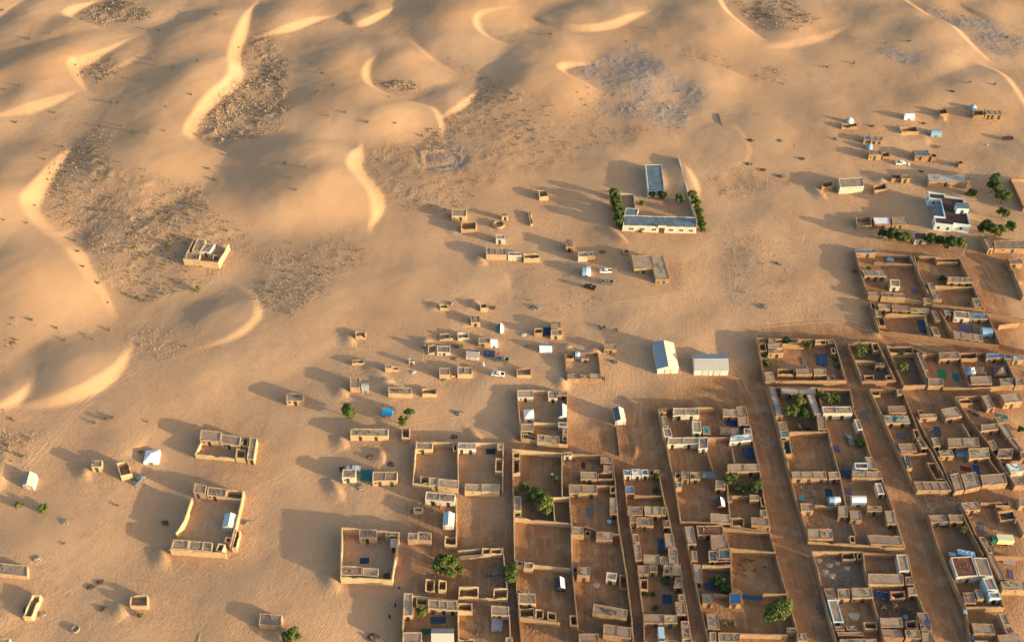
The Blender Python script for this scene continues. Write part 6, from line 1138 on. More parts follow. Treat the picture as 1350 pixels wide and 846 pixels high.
def blur(A,n):
    for _ in range(n):
        B=A.copy(); B[1:-1]=(A[:-2]+2*A[1:-1]+A[2:])/4; A=B.copy(); A[:,1:-1]=(B[:,:-2]+2*B[:,1:-1]+B[:,2:])/4
    return A
Z=np.zeros(GX.shape)
def sub(P,pad):
    P=np.array(P); i0,i1=np.searchsorted(xs,[P[:,0].min()-pad,P[:,0].max()+pad]); j0,j1=np.searchsorted(ys,[P[:,1].min()-pad,P[:,1].max()+pad])
    return slice(j0,j1),slice(i0,i1)
def add_dune(P,h,L,slope):
    s=sub(P,L+5); X=GX[s]; Y=GY[s]
    if X.size==0: return
    D,S,SG=polydist(P,X,Y)
    hh=h*np.clip(np.sin(np.pi*np.clip(S,0,1)),0,1)**.6
    hh=hh*(1+.10*np.sin(S*17+h*5))
    t=D/L; u=np.clip(t/.3,0,1); up_=.68+.32*np.sin(u*np.pi/2); st=np.clip((1-t)/.7,0,1)
    prof=np.where(SG>0,.68*np.clip(1-D/(L*.7),0,1),np.where(t<.3,up_,st*st*(3-2*st)*.35+st*.65))
    B=blur(hh*prof,int(min(110,14+L*1.4)))
    tn=math.tan(math.radians(slope)); v=np.where(SG>0,np.clip(B-D*tn,0,None),B)
    edge=np.minimum(np.minimum(X-X.min(),X.max()-X),np.minimum(Y-Y.min(),Y.max()-Y)); v=v*np.clip(edge/6,0,1)
    k=.25
    Z[s]=np.maximum(Z[s],v)+np.where((Z[s]>0)&(v>0),k*np.exp(-np.abs(Z[s]-v)/.4)*np.minimum(1,np.minimum(Z[s],v)),0)
for P,h,L,sl_ in DUNES: add_dune(P,h*1.35,L,sl_*1.35)
Z=blur(Z,1)
# masks
def inside(P,X,Y):
    r=np.zeros(X.shape,bool); n=len(P)
    for i in range(n):
        x1,y1=P[i]; x2,y2=P[(i+1)%n]
        if y1==y2: continue
        c=((y1>Y)!=(y2>Y))&(X<(x2-x1)*(Y-y1)/(y2-y1)+x1); r^=c
    return r
MS={k:np.zeros(GX.shape) for k in 'sgtd'}
BIG=1; WX=vnoise(GX,GY,14,5)*9+vnoise(GX,GY,5,6)*4; WY=vnoise(GX,GY,14,8)*9+vnoise(GX,GY,5,9)*4
for P,k,s_ in ZONES:
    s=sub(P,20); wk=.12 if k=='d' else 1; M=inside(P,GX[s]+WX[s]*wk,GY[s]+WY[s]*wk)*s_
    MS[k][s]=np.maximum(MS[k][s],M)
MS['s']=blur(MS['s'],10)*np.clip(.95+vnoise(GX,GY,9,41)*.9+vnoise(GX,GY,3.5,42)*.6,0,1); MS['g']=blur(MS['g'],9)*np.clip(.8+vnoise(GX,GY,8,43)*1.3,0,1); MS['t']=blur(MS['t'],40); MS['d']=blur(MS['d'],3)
# dunes stay clear of the scrub floors' colour: sand that lies higher than a metre covers the floor
cover=np.clip((Z-1.6)/1.2,0,1); MS['s']*=1-cover; MS['g']*=1-cover
near=np.clip(1-np.maximum(np.abs(GX)-300,0)/500,0,1)*np.clip(1-np.maximum(np.maximum(GY-560,110-GY),0)/600,0,1)
# buildings: flatten below them
BM=np.zeros(GX.shape)
def padmark(P,pad):
    P=np.array(P); s=sub(P,pad); BM[s]=1
for r in ROOMS:
    q=r[1]; padmark([(q[0],q[1]),(q[2],q[3]),(q[4],q[5])],3)
for t in SHEDS: q=t[1]; padmark([(q[0],q[1]),(q[2],q[3]),(q[4],q[5])],2)
BMb=blur(BM,25); Z*=1-np.clip(BMb*1.3,0,1)
# low sand relief; the far land carries on as dunes
bare=np.clip(1-MS['t']*1.4,0,1)
Z+=bare*(1-np.clip(BMb,0,1)*.35)*(vnoise(GX,GY,38,1)*2.4+vnoise(GX,GY,17,2)*1.3)+vnoise(GX,GY,6,3)*.14+vnoise(GX,GY,2.6,4)*.07
lump=vnoise(GX,GY,2.4,21); lump2=vnoise(GX,GY,4.5,22)
Z+=MS['s']**1.6*(np.clip(lump,0,1)*1.0+lump2*.35)+MS['g']*(np.clip(vnoise(GX,GY,1.9,23),0,1)*.55)
for P,k,s_ in ZONES:
    if k=='g' and len(P)==4 and s_==.9 and abs(P[0][0])<60:
        s=sub(P,8); D,S,SG=polydist(list(P)+[P[0]],GX[s],GY[s]); ins=inside(P,GX[s],GY[s]); Z[s]=Z[s]*(1-np.exp(-(D/3)**2))+(.7+.5*vnoise(GX[s],GY[s],5,66))*np.exp(-(D/1.4)**2)-ins*.3
far=1-np.clip(near*3,0,1)
Z+=far*vnoise(GX,GY,180,31)*14
for P,h,L,sl_ in DRIFTS:
    s=sub(P,L*2.5); D,S,SG=polydist(P,GX[s],GY[s]); hh=h*np.clip(np.sin(np.pi*np.clip(S,.03,.97)),0,1)**.7
    # tails run downwind; the ends fall off with distance so that each drift is a lens of sand
    hh=hh*1.1; v=np.where(SG>0,np.clip(hh-D*math.tan(math.radians(sl_)),0,None),hh*np.clip(1-D/(L*.75),0,1)**1.3)
    Z[s]=Z[s]+v
def ground_z(x,y):
    i=min(max(np.searchsorted(xs,x)-1,0),NX-2); j=min(max(np.searchsorted(ys,y)-1,0),NY-2)
    u=(x-xs[i])/(xs[i+1]-xs[i]); v=(y-ys[j])/(ys[j+1]-ys[j])
    return float((Z[j,i]*(1-u)+Z[j,i+1]*u)*(1-v)+(Z[j+1,i]*(1-u)+Z[j+1,i+1]*u)*v)
me=bpy.data.meshes.new('desert_ground'); nv=NX*NY
me.vertices.add(nv); co=np.stack([GX,GY,Z],-1).astype(np.float32).ravel(); me.vertices.foreach_set('co',co)
ii=np.arange(NX*NY).reshape(NY,NX); f=np.stack([ii[:-1,:-1],ii[:-1,1:],ii[1:,1:],ii[1:,:-1]],-1).reshape(-1,4)
me.loops.add(f.size); me.loops.foreach_set('vertex_index',f.astype(np.int32).ravel()); me.polygons.add(len(f)); me.polygons.foreach_set('loop_start',np.arange(0,f.size,4,dtype=np.int32))
me.polygons.foreach_set('use_smooth',np.ones(len(f),bool)); me.update()
at=me.attributes.new('zone','FLOAT_COLOR','POINT'); c4=np.zeros((nv,4),np.float32); c4[:,0]=MS['s'].ravel(); c4[:,1]=MS['g'].ravel(); c4[:,2]=MS['t'].ravel(); TRM=blur(np.clip(BM,0,1),60); c4[:,3]=np.clip((TRM*1.6+MS['s']*1.0)*np.clip(.75+vnoise(GX,GY,22,95)*1.5,.25,1)+blur((.42+.3*np.clip(vnoise(GX,GY,60,91)*2.2,0,1))*(Z<1.0),6),0,1).ravel(); at.data.foreach_set('color',c4.ravel())
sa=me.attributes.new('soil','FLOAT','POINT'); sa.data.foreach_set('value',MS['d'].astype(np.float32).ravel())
ground=bpy.data.objects.new('desert_ground',me); COL.objects.link(ground); ground['kind']='structure'
def ground_material():
    m=bpy.data.materials.new('desert_sand'); m.use_nodes=True; n=m.node_tree.nodes; l=m.node_tree.links; b=n['Principled BSDF']; b.inputs['Roughness'].default_value=.95; b.inputs['Specular IOR Level'].default_value=.1
    a=n.new('ShaderNodeAttribute'); a.attribute_name='zone'; sp=n.new('ShaderNodeSeparateColor'); l.new(a.outputs['Color'],sp.inputs[0])
    g=n.new('ShaderNodeNewGeometry')
    def noise(s,d=5,r=.55):
        t=n.new('ShaderNodeTexNoise'); t.inputs['Scale'].default_value=s; t.inputs['Detail'].default_value=d; t.inputs['Roughness'].default_value=r; l.new(g.outputs['Position'],t.inputs['Vector']); return t.outputs[0]
    def ramp(v,a0,a1,o0=0,o1=1):
        r=n.new('ShaderNodeMapRange'); r.inputs[1].default_value=a0; r.inputs[2].default_value=a1; r.inputs[3].default_value=o0; r.inputs[4].default_value=o1; l.new(v,r.inputs[0]); return r.outputs[0]
    def mul(a_,b_):
        r=n.new('ShaderNodeMath'); r.operation='MULTIPLY'; l.new(a_,r.inputs[0]); 
        if isinstance(b_,float): r.inputs[1].default_value=b_
        else: l.new(b_,r.inputs[1])
        return r.outputs[0]
    def mix(f,c1,c2):
        r=n.new('ShaderNodeMixRGB'); l.new(f,r.inputs[0])
        for k,c in ((1,c1),(2,c2)):
            if isinstance(c,tuple): r.inputs[k].default_value=(*c,1)
            else: l.new(c,r.inputs[k])
        return r.outputs[0]
    big=noise(.018,4); mid=noise(.12,6,.6); fine=noise(.9,6,.65)
    sand=mix(ramp(big,.35,.65),(.485,.310,.186),(.445,.268,.150))
    sand=mix(mul(ramp(mid,.45,.7),.35),sand,(.40,.235,.13))
    sand=mix(mul(ramp(fine,.5,.75),.25),sand,(.33,.21,.125))
    blot=mul(ramp(noise(.45,6,.7),.46,.66),a.outputs['Alpha']); sand=mix(mul(blot,.6),sand,(.36,.212,.12))
    spl=mul(ramp(noise(.8,5,.75),.56,.7),a.outputs['Alpha']); sand=mix(mul(spl,.6),sand,(.26,.165,.115))
    spw=mul(ramp(noise(1.7,4,.7),.6,.7),a.outputs['Alpha']); sand=mix(mul(spw,.5),sand,(.58,.40,.255))
    spk=mul(ramp(noise(1.35,3,.75),.63,.70),ramp(mid,.4,.6,.15,.75)); sand=mix(spk,sand,(.24,.16,.11))
    scr=mix(ramp(fine,.4,.65),(.38,.245,.15),(.28,.18,.115)); scr=mix(mul(ramp(mid,.5,.7),.6),scr,(.36,.235,.145))
    scr=mix(mul(ramp(noise(2.2,4,.7),.58,.68),.8),scr,(.15,.12,.065))
    gry=mix(ramp(noise(1.6,5,.7),.42,.62),(.34,.27,.22),(.17,.145,.14)); gry=mix(ramp(noise(3.1,3,.7),.6,.68),gry,(.48,.43,.40))
    twn=mix(ramp(mid,.35,.65),(.29,.125,.046),(.18,.078,.032)); twn=mix(mul(ramp(fine,.5,.75),.5),twn,(.12,.065,.042)); twn=mix(mul(ramp(noise(3.5,3,.7),.62,.7),.35),twn,(.34,.25,.18))
    mp2=n.new('ShaderNodeMapping'); mp2.inputs['Scale'].default_value=(.75,.05,1); mp2.inputs['Rotation'].default_value=(0,0,-.08); l.new(g.outputs['Position'],mp2.inputs[0])
    ts=n.new('ShaderNodeTexNoise'); ts.inputs['Scale'].default_value=1.0; ts.inputs['Detail'].default_value=6; ts.inputs['Roughness'].default_value=.65; l.new(mp2.outputs[0],ts.inputs['Vector'])
    twn=mix(mul(ramp(ts.outputs[0],.48,.66),.55),twn,(.40,.22,.115)); twn=mix(mul(ramp(noise(.2,5,.6),.5,.68),.6),twn,(.42,.25,.14))
    c=mix(mul(sp.outputs[2],.8),sand,twn); c=mix(mul(sp.outputs[0],ramp(mid,.25,.55,.55,1.)),c,scr); c=mix(mul(sp.outputs[1],.85),c,gry)
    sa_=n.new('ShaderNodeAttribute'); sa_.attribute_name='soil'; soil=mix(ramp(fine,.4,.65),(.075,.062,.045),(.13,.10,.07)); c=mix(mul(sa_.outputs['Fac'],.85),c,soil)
    l.new(c,b.inputs['Base Color'])
    # wind ripples and footprints
    wv=n.new('ShaderNodeTexWave'); wv.inputs['Scale'].default_value=.42; wv.inputs['Distortion'].default_value=5; wv.inputs['Detail'].default_value=3; wv.inputs['Detail Scale'].default_value=.6
    mp=n.new('ShaderNodeMapping'); mp.inputs['Rotation'].default_value=(0,0,.45); l.new(g.outputs['Position'],mp.inputs[0]); l.new(mp.outputs[0],wv.inputs['Vector'])
    tr_=mul(noise(1.1,6,.7),a.outputs['Alpha']); tr2=n.new('ShaderNodeMath'); tr2.operation='MULTIPLY_ADD'; tr2.inputs[1].default_value=2.6; l.new(tr_,tr2.inputs[0]); l.new(mul(fine,.25),tr2.inputs[2])
    ad=n.new('ShaderNodeMath'); ad.operation='MULTIPLY_ADD'; ad.inputs[1].default_value=.12; l.new(wv.outputs[1],ad.inputs[0]); l.new(tr2.outputs[0],ad.inputs[2])
    bp=n.new('ShaderNodeBump'); bp.inputs['Strength'].default_value=.55; bp.inputs['Distance'].default_value=.28; l.new(ad.outputs[0],bp.inputs['Height']); l.new(bp.outputs[0],b.inputs['Normal'])
    return m
me.materials.append(ground_material())
# ------------------------------------------------------------------ helpers
def tag(o,label=None,cat=None,group=None,kind=None):
    if label: o['label']=label
    if cat: o['category']=cat
    if group: o['group']=group
    if kind: o['kind']=kind
    return o
def empty(name,loc,rz=0,parent=None):
    o=bpy.data.objects.new(name,None); o.empty_display_size=.3; o.location=loc; o.rotation_euler=(0,0,rz); COL.objects.link(o)
    if parent: o.parent=parent
    return o
def link(name,me,parent=None,loc=None):
    o=bpy.data.objects.new(name,me); COL.objects.link(o)
    if parent: o.parent=parent
    if loc is not None: o.location=loc
    return o
class MB:
    def __init__(s): s.v=[]; s.f=[]
    def quad(s,a,b,c,d):
        i=len(s.v); s.v+=[a,b,c,d]; s.f.append((i,i+1,i+2,i+3))
    def tri(s,a,b,c):
        i=len(s.v); s.v+=[a,b,c]; s.f.append((i,i+1,i+2))
    def prism(s,base,z0,z1):
        """base: list of xy (ccw)"""
        n=len(base); i=len(s.v); s.v+=[(x,y,z0) for x,y in base]+[(x,y,z1) for x,y in base]
        s.f.append(tuple(range(i+n-1,i-1,-1))); s.f.append(tuple(range(i+n,i+2*n)))
        for k in range(n): s.f.append((i+k,i+(k+1)%n,i+n+(k+1)%n,i+n+k))
    def box(s,x0,x1,y0,y1,z0,z1): s.prism([(x0,y0),(x1,y0),(x1,y1),(x0,y1)],z0,z1)
    def bar(s,a,b,r0,r1=None,n=6):
        a=Vector(a); b=Vector(b); r1=r0 if r1 is None else r1; d=(b-a).normalized(); u=d.orthogonal().normalized(); w_=d.cross(u); i=len(s.v)
        for c,r in ((a,r0),(b,r1)):
            for k in range(n):
                t=2*math.pi*k/n; s.v.append(tuple(c+u*math.cos(t)*r+w_*math.sin(t)*r))
        for k in range(n): s.f.append((i+k,i+(k+1)%n,i+n+(k+1)%n,i+n+k))
        s.f.append(tuple(range(i+n-1,i-1,-1))); s.f.append(tuple(range(i+n,i+2*n)))
    def lathe(s,prof,n=14,cx=0,cy=0):
        i=len(s.v)
        for r,z in prof:
            for k in range(n): t=2*math.pi*k/n; s.v.append((cx+r*math.cos(t),cy+r*math.sin(t),z))
        for j in range(len(prof)-1):
            for k in range(n): s.f.append((i+j*n+k,i+j*n+(k+1)%n,i+(j+1)*n+(k+1)%n,i+(j+1)*n+k))
    def mesh(s,name,m,smooth=False):
        me=bpy.data.meshes.new(name); me.from_pydata(s.v,[],s.f); me.materials.append(m); me.update()
        if smooth: me.polygons.foreach_set('use_smooth',[True]*len(me.polygons))
        return me
    def build(s,name,m,parent=None,loc=None,smooth=False): return link(name,s.mesh(name,m,smooth),parent,loc)
U=random.uniform
# ------------------------------------------------------------------ rooms
def fix_winding(a,b,c):
    return a,b,c
def make_room(rec):
    label,q,h,n,roof,wall,opened,back=rec
    A=Vector((q[0],q[1])); B=Vector((q[2],q[3])); C=Vector((q[4],q[5])); D=A+C-B
    ctr=(A+C)/2; root=empty('roofless_room' if opened else 'mud_house',(ctr.x,ctr.y,0))
    tag(root,label,'ruin' if opened and 'hut' in label else 'house','roofless mud rooms' if opened else 'flat roofed houses')
    A-=ctr; B-=ctr; C-=ctr; D-=ctr
    lu=(D-A).length; lv=(B-A).length; t=min(.3,lu*.2,lv*.2); tu=t/lu; tv=t/lv
    def P(u,v): p=A+(D-A)*u+(B-A)*v; return p
    nu=max(1,int(lu/1.3)); nvv=max(1,int(lv/1.3))
    ring=[(i/nu,0) for i in range(nu)]+[(1,i/nvv) for i in range(nvv)]+[(1-i/nu,1) for i in range(nu)]+[(0,1-i/nvv) for i in range(nvv)]
    hh=h+U(-.2,.2); rough=.17 if opened else .06
    lo=-.05 if opened else hh-.22
    mb=MB(); N=len(ring); tops=[hh+(U(-rough*1.6,rough*.6) if opened else U(-rough,rough)) for _ in ring]
    if opened and N>6:
        k=random.randrange(N)
        for j in range(random.choice([1,2])): tops[(k+j)%N]-=U(.3,.9)
    if not opened and N>8 and random.random()<.4: tops[random.randrange(N)]-=U(.1,.22)
    for (u,v),tz in zip(ring,tops):
        j=lambda:U(-.035,.035)
        p=P(u,v); pi=P(tu+u*(1-2*tu),tv+v*(1-2*tv))
        # slight batter
        pb=p*1.012
        mb.v+=[(pb.x,pb.y,-1.0),(p.x+j(),p.y+j(),tz),(pi.x+j(),pi.y+j(),tz-.02),(pi.x,pi.y,lo)]
    for k in range(N):
        a=4*k; b=4*((k+1)%N)
        # ring order is clockwise seen from above (A far-left -> D far-right -> C near-right)
        for s in range(3): mb.f.append((a+s,b+s,b+s+1,a+s+1))
    w=mb.build('wall',WALLM[wall],root)
    if not opened:
        rb=MB(); zr=hh-.15; gu=max(1,int(lu/1.5)); gv=max(1,int(lv/1.5)); e=.12
        for j in range(gv+1):
            for i in range(gu+1):
                p=P(tu*e+(1-2*tu*e)*i/gu,tv*e+(1-2*tv*e)*j/gv); edge=i in(0,gu) or j in(0,gv)
                rb.v.append((p.x,p.y,zr+(0 if edge else U(-.05,.05))))
        for j in range(gv):
            for i in range(gu): k=j*(gu+1)+i; rb.f.append((k,k+1,k+gu+2,k+gu+1))
        ro=rb.build('roof',ROOFM[roof],root)
        for b in range(1,n):
            db=MB(); c=b/n+U(-.04,.04); wd=.11/lu
            if lu>=lv: pts=[P(c-wd,tv*.5),P(c-wd,1-tv*.5),P(c+wd,1-tv*.5),P(c+wd,tv*.5)]
            else: wd=.11/lv; pts=[P(tu*.5,c-wd),P(tu*.5,c+wd),P(1-tu*.5,c+wd),P(1-tu*.5,c-wd)]
            db.prism([(p.x,p.y) for p in pts],zr-.1,hh-.03-U(0,.04)); db.build('roof_divider',WALLM[wall],root)
        if random.random()<.5 and lu>2:
            db=MB()
            cu,cv=U(.25,.75),U(.25,.75)
            for _ in range(random.randrange(5,16)):
                p=P(min(.9,max(.1,random.gauss(cu,.16))),min(.85,max(.15,random.gauss(cv,.16)))); s_=U(.08,.3); a0=U(0,3)
                db.prism([(p.x+s_*math.cos(a0+q_*1.571)*U(.6,1.2),p.y+s_*math.sin(a0+q_*1.571)*U(.6,1.2)) for q_ in range(4)],zr-.1,zr+U(.06,.3))
            o_=db.build('roof_debris',random.choice([DEBRIS,DEBRIS,WOOD,DARKW,STONE]),root); o_['kind']='stuff'
        if lu>2.4 and random.random()<.55:
            # rain spout
            sb=MB(); u=U(.2,.8); p=P(u,1); d_=(B-A).normalized(); sb.bar((p.x,p.y,hh-.3),(p.x+d_.x*.5,p.y+d_.y*.5,hh-.4),.07,n=5); sb.build('rain_spout',WOOD,root)
    # doors and windows on the face that looks onto the yard
    def slab(u,v,wid,z0,z1,name,m,out=.04):
        along=(D-A).normalized(); d_=(B-A).normalized()*(1 if v>.5 else -1); p=P(u,v)
        a=p-along*wid/2-d_*.03; b=p+along*wid/2-d_*.03; o=d_*(out+.05)
        x=MB(); x.prism([(c.x,c.y) for c in (a,a+o,b+o,b)],z0,z1); return x.build(name,m,root)
    if not opened and 1.8<lu<20:
        v=0 if back else 1; dm=random.choice(DOORM)
        for b in range(max(1,min(n,3)) if lu>4 else 1):
            u=(b+U(.35,.65))/max(1,min(n,3)) if lu>4 else U(.35,.65)
            slab(u,v,.95,-.2,1.95 if h>2.4 else h-.45,'door',dm)
        if lu>4:
            u=U(.12,.25); slab(u,v,.6,1.0,1.65,'window',GLASS)
        if back:
            for u in [U(.1,.9) for _ in range(int(lu/3))]: slab(u,1,.35,hh-.95,hh-.65,'vent',DARKW,.02)
    if lu>20 and wall=='cream':
        for u in (.12,.27,.43,.66,.80,.93):
            slab(u,1,2.6,1.1,2.3,'window_panel',WALLM['white'],.05); slab(u-.015,1,.7,1.25,2.15,'window',GLASS,.09); slab(u+.015,1,.7,1.25,2.15,'window',GLASS,.09)
        slab(.535,1,2.2,-.2,2.6,'gateway',DARKW,.05); slab(.535,1,3.4,2.9,3.9,'gate_lintel',WALLM['white'],.4)
    return root
for r in ROOMS: make_room(r)
# ------------------------------------------------------------------ boundary walls
for label,lines,h,colr in COMPOUNDS:
    p0=lines[0][0]; root=empty('boundary_wall',(p0[0],p0[1],0)); tag(root,label,'wall','walls of the village courts')
    for L in lines:
        for a,b in zip(L[:-1],L[1:]):
            a=Vector(a)-Vector(p0); b=Vector(b)-Vector(p0); d=b-a; ln=d.length
            if ln<.5: continue
            d/=ln; nn=Vector((-d.y,d.x))*(.17+U(-.015,.015)); a2=a-d*.12; b2=b+d*.12; ns=max(1,int(ln/1.6)); hh=h*1.06+U(-.1,.1); mb=MB()
            for i in range(ns+1):
                c=a2.lerp(b2,i/ns); z=hh+U(-.09,.07)-(U(.2,.6) if random.random()<.05 else 0); j=Vector((U(-.04,.04),U(-.04,.04)))
                c=c+j; mb.v+=[(c.x+nn.x*1.15,c.y+nn.y*1.15,-1),(c.x+nn.x,c.y+nn.y,z),(c.x-nn.x,c.y-nn.y,z),(c.x-nn.x*1.15,c.y-nn.y*1.15,-1)]
            for i in range(ns):
                k=4*i
                for s in range(3): mb.f.append((k+s,k+s+1,k+s+5,k+s+4))
            mb.f.append((0,3,2,1)); k=4*ns; mb.f.append((k,k+1,k+2,k+3))
            mb.build('wall_section',WALLM[colr],root)
# ------------------------------------------------------------------ white villa
def villa():
    c=Vector((sum(p[0] for p in VILLA)/len(VILLA),sum(p[1] for p in VILLA)/len(VILLA))); root=empty('white_villa',(c.x,c.y,0)); tag(root,'white and pale blue villa with dark red roof and a raised stair room','house')
    P=[Vector(p)-c for p in VILLA]; n=len(P); ar=sum(P[i].x*P[(i+1)%n].y-P[(i+1)%n].x*P[i].y for i in range(n))
    def off(d):
        r=[]
        for i in range(n):
            a=(P[i]-P[i-1]).normalized(); b=(P[(i+1)%n]-P[i]).normalized(); na=Vector((-a.y,a.x)); nb=Vector((-b.y,b.x)); m=(na+nb); m/=max(.3,m.dot(na)); r.append(P[i]+m*d*(1 if ar>0 else -1))
        return r
    I_=off(.28); mb=MB(); H=4.0
    for i in range(n):
        a,b,ai,bi=P[i],P[(i+1)%n],I_[i],I_[(i+1)%n]
        mb.quad((a.x,a.y,-1),(b.x,b.y,-1),(b.x,b.y,H),(a.x,a.y,H)); mb.quad((a.x,a.y,H),(b.x,b.y,H),(bi.x,bi.y,H),(ai.x,ai.y,H)); mb.quad((ai.x,ai.y,H),(bi.x,bi.y,H),(bi.x,bi.y,3.1),(ai.x,ai.y,3.1))
    mb.build('wall',WALLM['villa'],root)
    mb=MB(); J=off(.2); mb.v=[(p.x,p.y,3.25) for p in J]; mb.f=[tuple(range(n))]; mb.build('roof',mat('villa_roof',(.075,.038,.034),.12,speck=(.1,.07,.06),scale=.4),root)
    def win(a,b,t,z0,z1,wd=.9,m=GLASS,nm='window'):
        d=(b-a).normalized(); nn=Vector((d.y,-d.x))*(1 if ar>0 else -1); q=a.lerp(b,t); p=q-d*wd/2-nn*.03; s=q+d*wd/2-nn*.03; o=nn*.07
        f=MB(); f.prism([(v.x,v.y) for v in (p-d*.1,p-d*.1+o*.8,s+d*.1+o*.8,s+d*.1)],z0-.1,z1+.1); fo=f.build(nm,WALLM['white'],root)
        f=MB(); f.prism([(v.x,v.y) for v in (p,p+o,s+o,s)],z0,z1); f.build('pane',m,fo)
    for i in range(n):
        a,b=P[i],P[(i+1)%n]; L=(b-a).length
        if L>4:
            k=max(1,int(L/3.2))
            for j in range(k): win(a,b,(j+.5)/k,1.3,2.5)
    A,B,C=[Vector(p)-c for p in VSTAIR]; D=A+C-B; mb=MB(); mb.prism([(v.x,v.y) for v in (A,B,C,D)],3.0,6.0); mb.build('stair_room',WALLM['villa'],root)
    m_=(A+C)/2; mb=MB(); mb.prism([((v*1.0+(v-m_).normalized()*.2).x,(v+(v-m_).normalized()*.2).y) for v in (A,B,C,D)],6.0,6.22); sr=mb.build('stair_room_roof',ROOFM['slate'],root)
    mb=MB(); q=B.lerp(C,.5); mb.box(q.x-.5,q.x+.5,q.y-.06,q.y+.1,3.3,5.2); mb.build('stair_door',DOORM[0],root)
    # porch in the left recess: columns, beam and steps
    a,b=P[10],P[9]; a2,b2=P[11],P[8]
    for t in (.12,.37,.63,.88):
        q=a.lerp(b,t)+Vector((-2.2,0)); mb=MB(); mb.bar((q.x,q.y,-.3),(q.x,q.y,3.0),.16,n=8); mb.build('column',WALLM['villa'],root)
    s0=a.lerp(b,.05); s1=a.lerp(b,.95); mb=MB(); mb.prism([(s0.x-2.4,s0.y),(s1.x-2.4,s1.y),(s1.x-.05,s1.y),(s0.x-.05,s0.y)],3.0,3.15); mb.build('porch_roof',ROOFM['slate'],root)
    mb=MB(); mb.prism([(s0.x-2.6,s0.y),(s1.x-2.6,s1.y),(s1.x,s1.y),(s0.x,s0.y)],-.3,.35); mb.build('porch_floor',ROOFM['concrete'],root)
villa()
# ------------------------------------------------------------------ sheds and tents
def make_shed(rec):
    label,q,axis_,lm,rm,wm,h,rise,kind=rec
    A=Vector((q[0],q[1])); B=Vector((q[2],q[3])); C=Vector((q[4],q[5])); c0=(A+C)/2; root=empty('gabled_shed' if kind=='shed' else 'ridge_tent',(c0.x,c0.y,0))
    tag(root,label,kind); A-=c0;B-=c0;C-=c0; D=A+C-B
    # corners: A back left, B front left, C front right, D back right
    if axis_=='d': e0,e1,f0,f1=A,B,D,C     # eaves A-B (left) and D-C (right)
    else: e0,e1,f0,f1=A,D,B,C              # eaves A-D (back) and B-C (front)
    r0=(e0+f0)/2; r1=(e1+f1)/2; hr=h+rise
    W3=lambda p,z:(p.x,p.y,z); mb=MB(); ins=.985
    cs=[p*ins for p in (A,B,C,D)]
    for a,b in zip(cs,cs[1:]+cs[:1]): mb.quad(W3(a,-.8),W3(b,-.8),W3(b,h-.02),W3(a,h-.02))
    for a,b,r in ((e0,f0,r0),(e1,f1,r1)): mb.tri(W3(a*ins,h-.02),W3(b*ins,h-.02),W3(r*ins,hr-.05))
    mb.build('wall',SHEETM[wm],root)
    up=Vector((0,0,1))
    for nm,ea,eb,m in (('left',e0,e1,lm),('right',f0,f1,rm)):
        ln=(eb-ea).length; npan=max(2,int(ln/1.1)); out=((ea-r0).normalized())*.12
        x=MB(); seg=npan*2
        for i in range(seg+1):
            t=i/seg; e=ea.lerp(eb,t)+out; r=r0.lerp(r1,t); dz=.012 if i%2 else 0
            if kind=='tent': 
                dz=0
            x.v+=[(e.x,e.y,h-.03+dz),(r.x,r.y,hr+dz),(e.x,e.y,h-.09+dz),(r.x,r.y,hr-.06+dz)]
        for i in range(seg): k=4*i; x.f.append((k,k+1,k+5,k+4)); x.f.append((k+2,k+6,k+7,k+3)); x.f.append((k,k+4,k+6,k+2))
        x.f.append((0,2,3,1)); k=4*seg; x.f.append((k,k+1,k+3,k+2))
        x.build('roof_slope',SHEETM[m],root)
    if kind=='shed':
        x=MB(); x.bar(W3(r0,hr+.04),W3(r1,hr+.04),.1,n=6); x.build('ridge_cap',SHEETM[rm],root)
        a=cs[1]; b=cs[2]; d=(b-a).normalized(); nrm=Vector((d.y,-d.x))
        ndo=2 if (b-a).length>9 else 1
        for k in range(ndo):
            c=a.lerp(b,(k+1)/(ndo+1)); x=MB(); p=c-d*1.1-nrm*.02; s=c+d*1.1-nrm*.02; o=nrm*.06
            x.prism([(v.x,v.y) for v in (p,p+o,s+o,s)],-.2,min(h-.2,2.1)); x.build('door',SHEETM['creammetal'],root)
            for sgn in (-1,1):
                y=MB(); p2=c+d*(1.1*sgn)-d*.05; s2=p2+d*.1; o2=nrm*.08; y.prism([(v.x,v.y) for v in (p2,p2+o2,s2+o2,s2)],-.2,min(h-.1,2.2)); y.build('door_jamb',DARKW,root)
    else:
        for r in (r0,r1):
            x=MB(); x.bar(W3(r*.99,-.3),W3(r*.99,hr-.1),.06,n=5); x.build('tent_pole',WOOD,root)
for r in SHEDS: make_shed(r)
